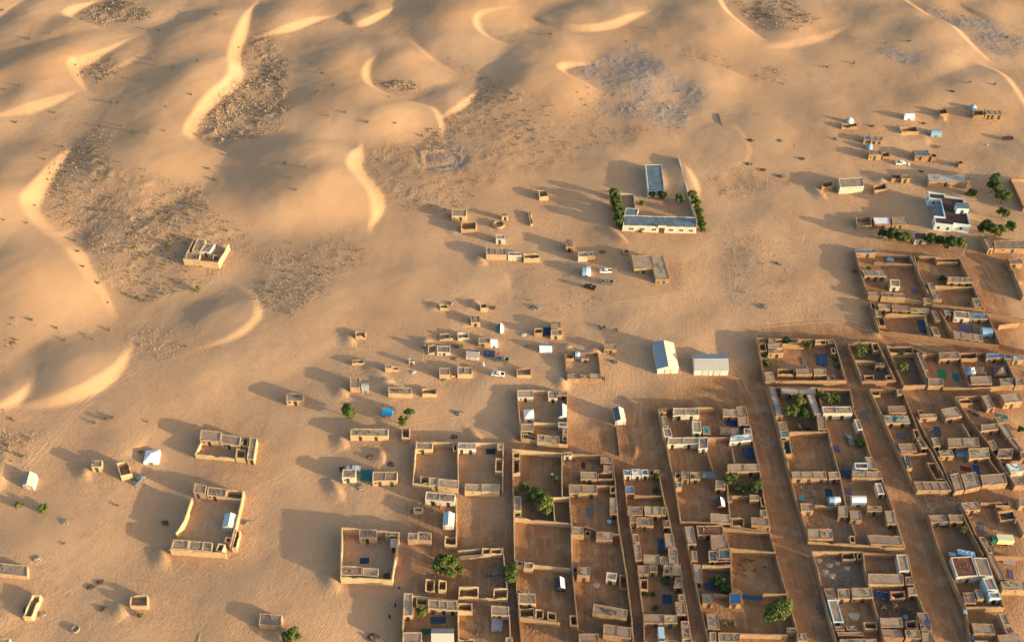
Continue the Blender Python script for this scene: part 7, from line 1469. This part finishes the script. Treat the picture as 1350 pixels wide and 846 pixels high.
def make_tent(rec):
    label,q,style,colr,h=rec
    A=Vector((q[0],q[1])); B=Vector((q[2],q[3])); C=Vector((q[4],q[5])); D=A+C-B; c0=(A+C)/2
    root=empty('tent',(c0.x,c0.y,ground_z(c0.x,c0.y)-.05)); tag(root,label,'tent'); A-=c0;B-=c0;C-=c0;D-=c0
    two={'skywhite':('sky','white'),'tealwhite':('teal','white')}.get(colr,(colr,colr)); m1=CLOTH[two[0]]; m2=CLOTH[two[1]]  # skywhite: shade on the left half of a white tent, coloured in as pale blue
    P=lambda u,v:A+(D-A)*u+(B-A)*v
    n=12; halves=(MB(),MB())
    def height(u,v):
        x=abs(2*u-1); y=abs(2*v-1)
        if style=='pyramid': k=max(x,y); s=1-k; return 1.25+(h-1.25)*(s**1.35)-.12*math.sin(math.pi*min(1,s*1.0))*0
        if style=='barrel': return 1.0+(h-1.0)*math.sqrt(max(0,1-y*y))
        r=min(1,math.hypot(x,y)); return .25+(h-.3)*math.sqrt(max(0,1-r*r))
    def pt(i,j):
        u=i/n; v=j/n
        if style=='dome':
            # square to disc
            a=2*u-1; b=2*v-1; x=a*math.sqrt(1-b*b/2); y=b*math.sqrt(1-a*a/2); u=(x+1)/2; v=(y+1)/2
        p=P(u,v); return (p.x,p.y,height(u,v)+ (.03*math.sin(i*2.3)*math.sin(j*1.9)))
    for j in range(n):
        for i in range(n):
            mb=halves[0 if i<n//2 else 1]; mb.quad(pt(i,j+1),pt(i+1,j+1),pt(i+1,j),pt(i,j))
    # side cloth down to the ground
    rim=[(i,0) for i in range(n)]+[(n,j) for j in range(n)]+[(n-i,n) for i in range(n)]+[(0,n-j) for j in range(n)]
    for k in range(len(rim)):
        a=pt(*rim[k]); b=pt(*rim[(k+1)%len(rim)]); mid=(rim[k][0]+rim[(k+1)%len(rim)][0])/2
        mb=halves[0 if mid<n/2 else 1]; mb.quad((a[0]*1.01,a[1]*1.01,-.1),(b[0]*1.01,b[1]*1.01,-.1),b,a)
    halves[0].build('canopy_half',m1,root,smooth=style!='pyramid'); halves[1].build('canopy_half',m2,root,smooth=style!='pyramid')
    x=MB(); x.bar((0,0,-.2),(0,0,h-.05),.05,n=5); x.build('tent_pole',WOOD,root)
    p=P(.35,1); q2=P(.65,1); d=(B-A).normalized()*.06; x=MB(); x.quad((p.x+d.x,p.y+d.y,0),(q2.x+d.x,q2.y+d.y,0),(q2.x+d.x,q2.y+d.y,.95 if style!='dome' else .5),(p.x+d.x,p.y+d.y,.95 if style!='dome' else .5)); x.build('tent_door',CLOTH['slate'],root)
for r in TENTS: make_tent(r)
# ------------------------------------------------------------------ items
def wob_sheet(w,l,amp,thick=.03,nx=6,ny=6,shear=0,rough_edge=0):
    mb=MB(); g={}
    for j in range(ny+1):
        for i in range(nx+1):
            x=(i/nx-.5)*w+U(-1,1)*rough_edge*w; y=(j/ny-.5)*l+U(-1,1)*rough_edge*l; z=U(0,amp); g[i,j]=len(mb.v); mb.v.append((x+shear*y,y,z+thick))
    for j in range(ny):
        for i in range(nx): mb.f.append((g[i,j],g[i+1,j],g[i+1,j+1],g[i,j+1]))
    rim=[(i,0) for i in range(nx)]+[(nx,j) for j in range(ny)]+[(nx-i,ny) for i in range(nx)]+[(0,ny-j) for j in range(ny)]
    for k in range(len(rim)):
        a=g[rim[k]]; b=g[rim[(k+1)%len(rim)]]; va=mb.v[a]; vb=mb.v[b]; i=len(mb.v); mb.v+=[(va[0],va[1],-.02),(vb[0],vb[1],-.02)]; mb.f.append((i,i+1,b,a))
    return mb
SHARED={}
def goat_mesh():
    v=[(0,0,.55),(.32,0,.56),(-.32,0,.55),(.48,0,.78),(.68,0,.80),(.24,.1,.3),(.24,.1,.02),(.24,-.1,.3),(.24,-.1,.02),(-.28,.1,.32),(-.33,.1,.22),(-.28,.1,.02),(-.28,-.1,.32),(-.33,-.1,.22),(-.28,-.1,.02),(-.45,0,.62)]
    e=[(0,1),(0,2),(1,3),(3,4),(1,5),(5,6),(1,7),(7,8),(2,9),(9,10),(10,11),(2,12),(12,13),(13,14),(2,15)]
    r=[.17,.16,.16,.09,.06,.05,.035,.05,.035,.07,.04,.035,.07,.04,.035,.03]
    return skin_mesh('goat',v,e,r,GOATM)
def skin_mesh(name,v,e,r,m):
    me=bpy.data.meshes.new(name); me.from_pydata(v,e,[]); o=bpy.data.objects.new(name,me); COL.objects.link(o)
    md=o.modifiers.new('s','SKIN')
    for i,sv in enumerate(me.skin_vertices[0].data): sv.radius=(r[i],r[i]); sv.use_root=(i==0)
    o.modifiers.new('u','SUBSURF').levels=1
    dg=bpy.context.evaluated_depsgraph_get(); dg.update(); me2=bpy.data.meshes.new_from_object(o.evaluated_get(dg)); bpy.data.objects.remove(o); me2.materials.clear(); me2.materials.append(m); me2.polygons.foreach_set('use_smooth',[True]*len(me2.polygons)); return me2
def person_mesh():
    v=[(0,0,.95),(0,0,1.2),(0,0,1.45),(0,0,1.55),(0,0,1.66),(0,.02,1.74)]; e=[(0,1),(1,2),(2,3),(3,4),(4,5)]; r=[.15,.14,.15,.06,.1,.07]
    for s in (-1,1):
        i=len(v); v+=[(s*.2,0,1.42),(s*.26,.02,1.15),(s*.24,-.08,.9),(s*.24,-.1,.8)]; e+=[(2,i),(i,i+1),(i+1,i+2),(i+2,i+3)]; r+=[.07,.05,.04,.035]
        i=len(v); v+=[(s*.1,-.02*s,.85),(s*.11,-.08*s,.48),(s*.11,-.04*s,.08),(s*.11,-.16-.04*s,.04)]; e+=[(0,i),(i,i+1),(i+1,i+2),(i+2,i+3)]; r+=[.1,.07,.05,.04]
    return skin_mesh('person',v,e,r,SKIN)
def wheel(root,x,y,r=.34,w=.22):
    t=MB(); i=0; t.lathe([(r*.55,-w/2),(r,-w/2*.9),(r,w/2*.9),(r*.55,w/2)],12); me=t.mesh('wheel',RUBBER); me.transform(Matrix.Rotation(math.pi/2,4,'X')); o=link('wheel',me,root,(x,y,r))
    h=MB(); h.lathe([(0.01,-w/2*.8),(r*.56,-w/2*.8),(r*.56,w/2*.8),(.01,w/2*.8)],10); m2=h.mesh('rim',SHEETM['greymetal']); m2.transform(Matrix.Rotation(math.pi/2,4,'X')); link('rim',m2,o)
def car(name,x,y,rot,paint,pick=True,label='',cat='car'):
    root=empty(name,(x,y,ground_z(x,y)-.03),math.radians(rot)); tag(root,label,cat)
    def prof(pts,w,nm,m,taper=1.0):
        b=MB(); n=len(pts); i=0
        for sgn in (-1,1):
            for px_,pz in pts: b.v.append((px_,sgn*w/2*(taper if pz>1.1 else 1),pz))
        b.f.append(tuple(range(n))); b.f.append(tuple(range(2*n-1,n-1,-1)))
        for k in range(n): b.f.append((k,n+k,n+(k+1)%n,(k+1)%n))
        return b.build(nm,m,root)
    if cat=='truck':
        prof([(-2.2,.55),(-2.2,.75),(2.9,.75),(2.9,.55)],1.7,'chassis',DARKW)
        prof([(-3.3,.5),(-3.35,1.3),(-3.1,2.25),(-2.9,2.4),(-2.0,2.4),(-1.9,.5)],2.0,'cab',paint,.92)
        prof([(-3.36,1.35),(-3.2,2.05),(-3.12,2.05),(-3.2,1.35)],1.7,'windscreen',GLASS)
        prof([(-1.75,.8),(-1.75,2.75),(2.95,2.75),(2.95,.8)],2.15,'cargo_box',SHEETM['creamtruck'] if 'creamtruck' in SHEETM else mat('cream_box_paint',(.62,.58,.34),.05),1)
        for wx in (-2.6,1.9):
            for wy in (-.95,.95): wheel(root,wx,wy,.45,.28)
        return root
    if cat=='van':
        prof([(-2.3,.35),(-2.35,1.0),(-1.7,1.25),(-1.1,1.95),(2.25,2.0),(2.35,1.0),(2.35,.35)],1.85,'body',paint,.88)
        prof([(-1.72,1.3),(-1.2,1.9),(-1.02,1.9),(-1.5,1.3)],1.7,'windscreen',GLASS,.9)
    else:
        prof([(-2.2,.35),(-2.25,.85),(-2.1,1.0),(2.15,1.0),(2.2,.4)],1.75,'body',paint)
        prof([(-1.0,1.0),(-.5,1.62),(.55,1.65),(.8,1.0)] if pick else [(-1.0,1.0),(-.4,1.5),(1.0,1.5),(1.7,1.0)],1.6,'cabin',paint,.86)
        prof([(-1.04,1.03),(-.58,1.56),(-.5,1.56),(-.9,1.03)],1.4,'windscreen',GLASS,.9)
        for sgn in (-1,1):
            g=MB(); g.box(-.75,.6,sgn*.78-.02,sgn*.78+.02,1.08,1.5); g.build('side_window',GLASS,root)
        if pick:
            b=MB(); b.box(.95,2.15,-.75,.75,1.0,1.06); b.build('truck_bed',RUBBER,root)
            for yy in (-.82,.82): b=MB(); b.box(.85,2.2,yy-.05,yy+.05,1.0,1.3); b.build('bed_side',paint,root)
    for wx in (-1.4,1.4):
        for wy in (-.8,.8): wheel(root,wx,wy)
    return root
PAINT={'white':mat('white_paint',(.7,.69,.66),.03,rough=.35,spec=.5),'slate':mat('grey_paint',(.13,.14,.15),.03,rough=.35,spec=.5),'darkbrown':mat('dark_brown_paint',(.05,.03,.03),.03,rough=.35,spec=.5),'lightblue':mat('light_blue_paint',(.35,.5,.6),.03,rough=.35,spec=.5),'green':mat('green_paint',(.03,.16,.12),.03,rough=.35,spec=.5)}
def stones(n,w,m,name,root=None,big=.45,flat=.5):
    mb=MB()
    for _ in range(n):
        a=U(0,6.28); r=w*math.sqrt(random.random()); s=U(.12,big)*(1.2-r/w*.6); x=r*math.cos(a); y=r*math.sin(a)*.8; z=max(0,(1-r/w))*w*.28+U(-.05,.1)
        pts=[]; k=5; a0=U(0,6)
        pts=[(x+s*math.cos(a0+i*6.283/k)*U(.7,1.2),y+s*math.sin(a0+i*6.283/k)*U(.7,1.2)) for i in range(k)]
        mb.prism(pts,z-.3,z+s*flat*U(.6,1.4))
    return mb
def make_item(kind,x,y,label,e):
    z0=ground_z(x,y); g=e.get('group'); c=e.get('col')
    skew=-math.atan2(x*.9,y*1.0+120)*.55
    if kind=='carpet':
        mb=wob_sheet(e['w'],e['l'],.04,.04,shear=math.tan(-skew)*-1 if False else -math.tan(skew)*-.0); o=mb.build('carpet',CLOTH[c],None,(x,y,z0+.05)); o.rotation_euler=(0,0,skew); return tag(o,label,'carpet',g)
    if kind=='tarp':
        zz=e.get('z'); mb=wob_sheet(e['w'],e['l'],.35 if not zz else .12,.04,rough_edge=.05); o=mb.build('tarpaulin',CLOTH[c],None,(x,y,zz if zz else z0+.25)); o.rotation_euler=(0,0,skew); return tag(o,label,'tarpaulin',g)
    if kind=='awning':
        root=empty('awning',(x,y,z0),skew); tag(root,label,'awning',g); w_,l_=e['w'],e['l']
        me_=wob_sheet(w_,l_,.12,.03,nx=8,ny=3); me_.build('cloth_roof',CLOTH[c],root,(0,0,2.05))
        for sx in (-1,1):
            for sy in (-1,1): b=MB(); b.bar((sx*(w_/2-.1),sy*(l_/2-.1),-.3),(sx*(w_/2-.1),sy*(l_/2-.1),2.06),.05,n=5); b.build('post',WOOD,root)
        return root
    if kind=='heap':
        w_=max(1.2,e.get('w',2)); m={'dark':mat('brown_scrap',(.13,.09,.065),.4,island=1),'wood':WOOD,'stone':STONE}.get(c,None)
        if c=='wood':
            mb=MB()
            for _ in range(40):
                a=U(0,6.28); L=U(.8,2.2); px_,py_=U(-1,1)*w_*.6,U(-1,1)*w_*.5; zz=U(0,.6); mb.bar((px_-math.cos(a)*L/2,py_-math.sin(a)*L/2,zz),(px_+math.cos(a)*L/2,py_+math.sin(a)*L/2,zz+U(-.2,.5)),.06,n=4)
            o=mb.build('firewood_heap',WOOD,None,(x,y,z0)); return tag(o,label,'heap',g)
        if m is None:
            mb=MB(); n=12; rings=5
            for j in range(rings+1):
                for i in range(n): t=6.283*i/n; r=w_*j/rings*(1+.15*math.sin(3*t)); mb.v.append((r*math.cos(t),r*.8*math.sin(t),w_*.28*(1-(j/rings)**1.6)-.1+U(-.04,.04)))
            for j in range(rings):
                for i in range(n): mb.f.append((j*n+i,(j+1)*n+i,(j+1)*n+(i+1)%n,j*n+(i+1)%n))
            o=mb.build('sand_heap',mat('heap_sand',(.40,.31,.22),.12,scale=1.2),None,(x,y,z0),True); return tag(o,label,'heap',g)
        o=stones(int(14+w_*10),w_,m,'heap').build('rubble_heap' if c=='stone' else 'bundle_heap',m,None,(x,y,z0)); return tag(o,label,'heap',g)
    if kind=='barrel' or kind=='tank':
        w_=e.get('w',1.0)*.38; zz=e.get('z'); h_=.95 if kind=='barrel' else 1.3
        m=CLOTH.get(c) or CLOTH['slate']
        root=empty('barrel' if kind=='barrel' else 'water_tank',(x,y,zz if zz else z0)); tag(root,label,'barrel' if kind=='barrel' else 'water tank',g)
        if kind=='tank': w_=.75
        mb=MB(); mb.lathe([(.01,0),(w_,0),(w_,h_*.3),(w_*1.05,h_*.33),(w_,h_*.36),(w_,h_*.64),(w_*1.05,h_*.67),(w_,h_*.7),(w_,h_),(w_*.9,h_+.02)],14); mb.build('drum',m,root)
        mb=MB(); mb.lathe([(w_*.92,h_+.015),(w_*.2,h_+.05),(.01,h_+.06)],14); mb.build('lid',m,root); return root
    if kind=='basin':
        r=.45*e.get('w',1.0); mb=MB(); mb.lathe([(.01,.03),(r*.75,.03),(r,.32),(r*1.08,.34),(r*1.05,.37),(r*.92,.33),(r*.68,.08),(.01,.08)],18); o=mb.build('basin',CLOTH.get(c),None,(x,y,z0+.02)); return tag(o,label,'basin',g)
    if kind=='goat':
        if 'g' not in SHARED: SHARED['g']=goat_mesh()
        o=link('goat',SHARED['g'],None,(x,y,z0-.02)); o.rotation_euler=(0,0,U(0,6.28)); s=U(.9,1.25); o.scale=(s,s,s); return tag(o,label,'goat',g)
    if kind=='person':
        if 'p' not in SHARED: SHARED['p']=person_mesh()
        o=link('person',SHARED['p'],None,(x,y,z0)); o.rotation_euler=(0,0,U(0,6.28)); tag(o,label,'person',g)
        m={'red':CLOTH['red'],'white':CLOTH['white'],'dark':CLOTH['navy']}[c]
        mb=MB(); n=12; prof=[(.12,1.52),(.24,1.44),(.24,1.1),(.25,.8),(.31,.35),(.34,.12)]
        mb.lathe([(r*1.0,z) for r,z in prof],n); me_=mb.mesh('robe',m,True); me_.transform(Matrix.Scale(.8,4,(0,1,0))); link('robe',me_,o)
        mb=MB(); mb.lathe([(.01,1.86),(.09,1.84),(.13,1.76),(.12,1.68)],10); mb.build('head_cloth',m,o,smooth=True); return o
    if kind=='car': return car('car' if 'pickup' not in label else 'pickup_truck',x,y,e.get('rot',0),PAINT[c],'pickup' in label,label,'car' if 'pickup' not in label else 'pickup')
    if kind=='van': return car('van',x,y,e.get('rot',0),PAINT[c],False,label,'van')
    if kind=='truck': return car('box_truck',x,y,e.get('rot',0),PAINT['green'],False,label,'truck')
    if kind=='table':
        root=empty('table',(x,y,z0),skew); tag(root,label,'table',g); b=MB(); b.box(-.9,.9,-1.1,1.1,.7,.76); b.build('table_top',CLOTH[c],root)
        for sx in (-1,1):
            for sy in (-1,1): b=MB(); b.box(sx*.8-.04,sx*.8+.04,sy*1.0-.04,sy*1.0+.04,-.1,.7); b.build('leg',WOOD,root)
        return root
    if kind=='cart':
        root=empty('box_cart',(x,y,z0),.03); tag(root,label,'cart',g); b=MB(); b.box(-1.7,1.7,-1.1,1.1,.55,1.75); b.build('box',mat('bright_blue_paint',(.03,.32,.60),.06),root); b=MB(); b.box(-1.75,1.75,-1.15,1.15,1.75,1.83); b.build('lid',mat('bright_blue_paint',(.03,.32,.60)),root); b=MB(); b.box(-1.75,1.75,-1.12,1.12,.42,.55); b.build('chassis',CLOTH['red'],root)
        for wx in (-1.1,1.1):
            for wy in (-1.1,1.1): wheel(root,wx,wy,.32,.18)
        b=MB(); b.bar((1.7,0,.5),(3.0,.1,.25),.05); b.build('drawbar',DARKW,root); return root
    if kind=='well':
        small=e.get('small'); r=1.1 if small else 2.35; root=empty('well',(x,y,z0)); tag(root,label,'well',g); t=.28 if small else .5; hh=.55 if small else 1.0
        mb=MB(); n=22; i0=0; prof=[(r+.12,-.5),(r,hh),(r-t,hh),(r-t-.02,-.45),(0.01,-.45)]; mb.lathe(prof,n); me_=mb.mesh('rim',WALLM['mud'] if not small else STONE); 
        link('well_ring',me_,root); b=MB(); b.lathe([(r-t-.02,-.3),(.01,-.3)],n); b.build('shaft_floor',SHEETM['darkcloth'] if not small else STONE,root); return root
    if kind=='pole':
        h_=e.get('h',5); root=empty('pole',(x,y,z0)); tag(root,label,'pole',g); b=MB(); b.bar((0,0,-.5),(.3,.6,h_),.09,.06); b.build('shaft',WOOD if c=='wood' else SHEETM['creammetal'],root); b=MB(); b.bar((.3-.35,.6,h_*.94),(.3+.35,.6,h_*.94),.05,n=5); b.build('crossbar',DARKW,root); return root
for it in ITEMS: make_item(*it)
# ------------------------------------------------------------------ trees
def crown_mesh(seed,nleaf,ls,clumps,flat,m,gap=.0):
    r=random.Random(seed); v=[]; f=[]
    cl=[]
    for _ in range(clumps):
        a=r.uniform(0,6.283); u=r.uniform(-.55,1); rr=math.sqrt(max(0,1-u*u))*r.uniform(.4,.8); cl.append((rr*math.cos(a),rr*math.sin(a),u*.62*flat,r.uniform(.22,.42)))
    cl.append((0,0,.1,.5))
    for _ in range(nleaf):
        c=r.choice(cl); 
        d=Vector((r.gauss(0,1),r.gauss(0,1),r.gauss(0,1))).normalized(); k=r.uniform(.55,1.05); p=Vector(c[:3])+Vector((d.x,d.y,d.z*flat))*c[3]*k
        nrm=(d+Vector((r.uniform(-.7,.7),r.uniform(-.7,.7),r.uniform(-.3,.9)))).normalized(); t=nrm.orthogonal().normalized(); b=nrm.cross(t); a=r.uniform(0,6.283); t,b=t*math.cos(a)+b*math.sin(a),b*math.cos(a)-t*math.sin(a)
        s=ls*r.uniform(.6,1.3); i=len(v); v+=[tuple(p-t*s*.5),tuple(p+b*s*.35),tuple(p+t*s*.6),tuple(p-b*s*.35)]; f.append((i,i+1,i+2,i+3))
    me=bpy.data.meshes.new('crown'); me.from_pydata(v,[],f); me.materials.append(m); me.update(); return me
def trunk_mesh(seed,n=4,multi=False):
    r=random.Random(seed); mb=MB(); 
    mb.bar((0,0,-1.15),(.03,.02,-.45),.07,.05,7)
    for k in range(n):
        a=6.283*k/n+r.uniform(-.4,.4); e=(math.cos(a)*.5,math.sin(a)*.5,r.uniform(-.1,.35)); mb.bar((.03,.02,-.5),e,.045,.018,5); 
        for _ in range(2): mb.bar(e,(e[0]*1.3+r.uniform(-.2,.2),e[1]*1.3+r.uniform(-.2,.2),e[2]+r.uniform(.05,.3)),.018,.006,4)
    return mb.mesh('trunk',BARK)
def palm_mesh(seed,m):
    r=random.Random(seed); mb=MB()
    for k in range(34):
        a=r.uniform(0,6.283); el=r.uniform(-.2,1.2); L=r.uniform(.75,1.05); p=Vector((0,0,0)); d=Vector((math.cos(a)*math.cos(el),math.sin(a)*math.cos(el),math.sin(el))); side=Vector((-math.sin(a),math.cos(a),0)); prev=None; n=6
        for i in range(n+1):
            wv=.09*math.sin(math.pi*(i+.6)/(n+1)); row=(p+side*wv+Vector((0,0,-wv*.5)),p,p-side*wv+Vector((0,0,-wv*.5)))
            if prev: mb.quad(*map(tuple,(prev[0],row[0],row[1],prev[1]))); mb.quad(*map(tuple,(prev[1],row[1],row[2],prev[2])))
            prev=row; p=p+d*L/n; d=(d+Vector((0,0,-.22))).normalized()
    return mb.mesh('crown',m)
CROWN={'round':[crown_mesh(i,2600,.17,16,.85,LEAF[k]) for i,k in ((1,'round'),(2,'round'),(3,'dark'),(4,'pale'))],'bush':[crown_mesh(i,1100,.22,9,.75,LEAF[k]) for i,k in ((5,'round'),(6,'dark'),(7,'pale'))],'sparse':[crown_mesh(i,420,.20,9,.9,LEAF[k]) for i,k in ((8,'dry'),(9,'pale'))],'palm':[palm_mesh(i,LEAF[k]) for i,k in ((10,'pale'),(11,'round'))]}
TRUNK=[trunk_mesh(i) for i in range(4)]
pm=MB(); pm.bar((0,0,-1.6),(.04,.03,-.8),.09,.07,7); pm.bar((.04,.03,-.8),(0,0,.02),.07,.06,7); PALMT=pm.mesh('trunk',BARK)
def tree(label,x,y,R,kind):
    R*=1.06*(1.1 if 'hedge of the school' in label else 1)
    z0=ground_z(x,y); zc={'round':R*.75+.9,'palm':R*.5+1.5,'bush':R*.6,'sparse':R*.75}[kind]
    nm={'round':'tree','palm':'palm_tree','bush':'shrub','sparse':'dry_shrub'}[kind]
    root=empty(nm,(x,y,z0)); tag(root,label,'tree' if kind in('round','palm') else 'shrub','trees and shrubs of the village')
    lib=CROWN[kind]; i=0
    if kind=='round': i=2 if 'dark' in label else 3 if ('pale' in label or 'light' in label or 'yellow' in label or 'olive' in label) else random.randrange(2)
    if kind=='bush': i=1 if 'dark' in label else 2 if ('yellow' in label or 'grey' in label) else 0
    if kind=='sparse': i=1 if ('green' in label) else 0
    if kind=='palm': i=0 if 'grey' in label or 'arching' in label else 1
    c=link('crown',lib[i],root,(0,0,zc)); c.rotation_euler=(0,0,U(0,6.28)); c.scale=(R,R,R*U(.95,1.1))
    t=link('trunk' if kind!='bush' else 'stem',PALMT if kind=='palm' else random.choice(TRUNK),root,(0,0,zc)); t.scale=(R,R,max(R,(zc+.4)/1.15)); t.rotation_euler=c.rotation_euler
    if kind=='palm': t.scale=(R*.8,R*.8,(zc+.4)/1.6)
for t in TREES: tree(*t)
# shrubs on the dunes
SHM=[crown_mesh(40+i,150,.30,6,.85,LEAF[k]) for i,k in enumerate(('pale','dry','pale'))]
for x,y in SHRUBS:
    z0=ground_z(x,y); R=U(.5,1.15); o=link('desert_shrub',random.choice(SHM),None,(x,y,z0+R*.5)); o.scale=(R,R,R*U(.9,1.3)); o.rotation_euler=(0,0,U(0,6.28)); tag(o,'small sparse yellow green shrub on open desert sand','shrub','desert shrubs on the dunes')
# ------------------------------------------------------------------ scrub, stones and litter that nobody could count
def scatter(name,mask,n,m,smin,smax,kind,box=(-295,295,130,570),cluster=0):
    mb_v=[]; mb_f=[]; k=0; tries=0; cc=None; left=0
    while k<n and tries<n*40:
        tries+=1
        if cluster and left>0: left-=1; x=random.gauss(cc[0],cc[2]); y=random.gauss(cc[1],cc[2])
        else: x=U(box[0],box[1]); y=U(box[2],box[3])
        i=np.searchsorted(xs,x)-1; j=np.searchsorted(ys,y)-1
        if random.random()>mask[j,i]: continue
        if cluster and left<=0: cc=(x,y,U(.5,1.8)); left=random.randrange(cluster)
        k+=1; z=ground_z(x,y); s=U(smin,smax); b=len(mb_v)
        if kind=='stone':
            n_=4; a0=U(0,6)
            p=[(x+s*math.cos(a0+q*1.571)*U(.6,1.2),y+s*math.sin(a0+q*1.571)*U(.6,1.2)) for q in range(4)]
            mb_v.extend([(a,c,z-.1) for a,c in p]); mb_v.append((x+U(-.2,.2)*s,y+U(-.2,.2)*s,z+s*U(.5,1.1)))
            for q in range(4): mb_f.append((b+q,b+(q+1)%4,b+4))
        else:
            for q in range(5):
                a=U(0,6.28); b=len(mb_v); dx,dy=math.cos(a)*s*.5,math.sin(a)*s*.5; hx,hy=U(-.5,.5)*s,U(-.5,.5)*s
                mb_v.extend([(x-dx*.4,y-dy*.4,z-.1),(x+dx*.4,y+dy*.4,z-.1),(x+dx+hx,y+dy+hy,z+s*U(.5,1)),(x-dx*.6+hx,y-dy*.6+hy,z+s*U(.3,.9))]); mb_f.append((b,b+1,b+2,b+3))
    me=bpy.data.meshes.new(name); me.from_pydata(mb_v,[],mb_f); me.materials.append(m); o=link(name,me); o['kind']='stuff'; return o
scatter('dry_scrub',np.clip(MS['s'],0,1)**2*np.clip(.5+vnoise(GX,GY,20,77)*2,0.05,1),3800,LEAF['dry'],.25,.65,'tuft')
scatter('scrub_clumps',np.clip(MS['s']*3-2.2,0,1)*np.clip(.6+vnoise(GX,GY,7,78)*1.6,.08,1),8000,mat('scrub_clump',(.31,.215,.14),.35,island=1,hue=.05),.25,.65,'stone')
scatter('gravel_clumps',np.clip(MS['s'],0,.55)*np.clip(.45+vnoise(GX,GY,9,79)*2.2,.03,1),22000,mat('gravel_clump',(.34,.23,.15),.25,island=1,hue=.05),.10,.36,'stone')
scatter('sand_tussocks',np.clip(1-MS['t'],0,1)*(Z<1.0)*(GX>-150)*np.clip(.1+vnoise(GX,GY,18,80)*1.6+vnoise(GX,GY,6,81),0,1),9000,mat('gravel_clump',(.30,.20,.135)),.07,.24,'stone')
scatter('scattered_stones',np.clip(MS['g']+.25*MS['s'],0,1),9000,STONE,.12,.4,'stone')
scatter('yard_litter',np.clip(MS['t']*1.3-.2,0,1)*np.clip(BMb*2,0,1),11000,mat('litter',(.20,.16,.14),.5,island=1,hue=.35),.10,.40,'stone',cluster=22)
# ------------------------------------------------------------------ wheel tracks
TM=mat('track_sand',(.43,.285,.17),.12,scale=.8)
for P in TRACKS:
    P=[Vector(p) for p in P]
    for _ in range(3):
        Q=[P[0]]
        for a,b in zip(P[:-1],P[1:]): Q+=[a*.75+b*.25,a*.25+b*.75]
        Q.append(P[-1]); P=Q
    # resample
    R=[P[0]]
    for a,b in zip(P[:-1],P[1:]):
        L=(b-a).length; nn=max(1,int(L/.6)); R+=[a.lerp(b,(i+1)/nn) for i in range(nn)]
    mb=MB()
    for off in (-1.15,-.72,.72,1.15):
        rows=[]
        for i in range(len(R)):
            d=(R[min(i+1,len(R)-1)]-R[max(i-1,0)]).normalized(); nn=Vector((-d.y,d.x)); c=R[i]+nn*(off+.1*math.sin(i*.21+off)); hgt=.02+.01*math.sin(i*.8+off*3)
            row=[]
            for s,zz in ((-.17,-.03),(-.03,hgt),(.03,hgt),(.17,-.03)):
                q=c+nn*s; row.append((q.x,q.y,ground_z(q.x,q.y)+zz))
            rows.append(row)
        for a,b in zip(rows[:-1],rows[1:]):
            for k in range(3): mb.quad(a[k],b[k],b[k+1],a[k+1])
    o=mb.build('wheel_track',TM); o['kind']='structure'
print('objects',len(bpy.data.objects))
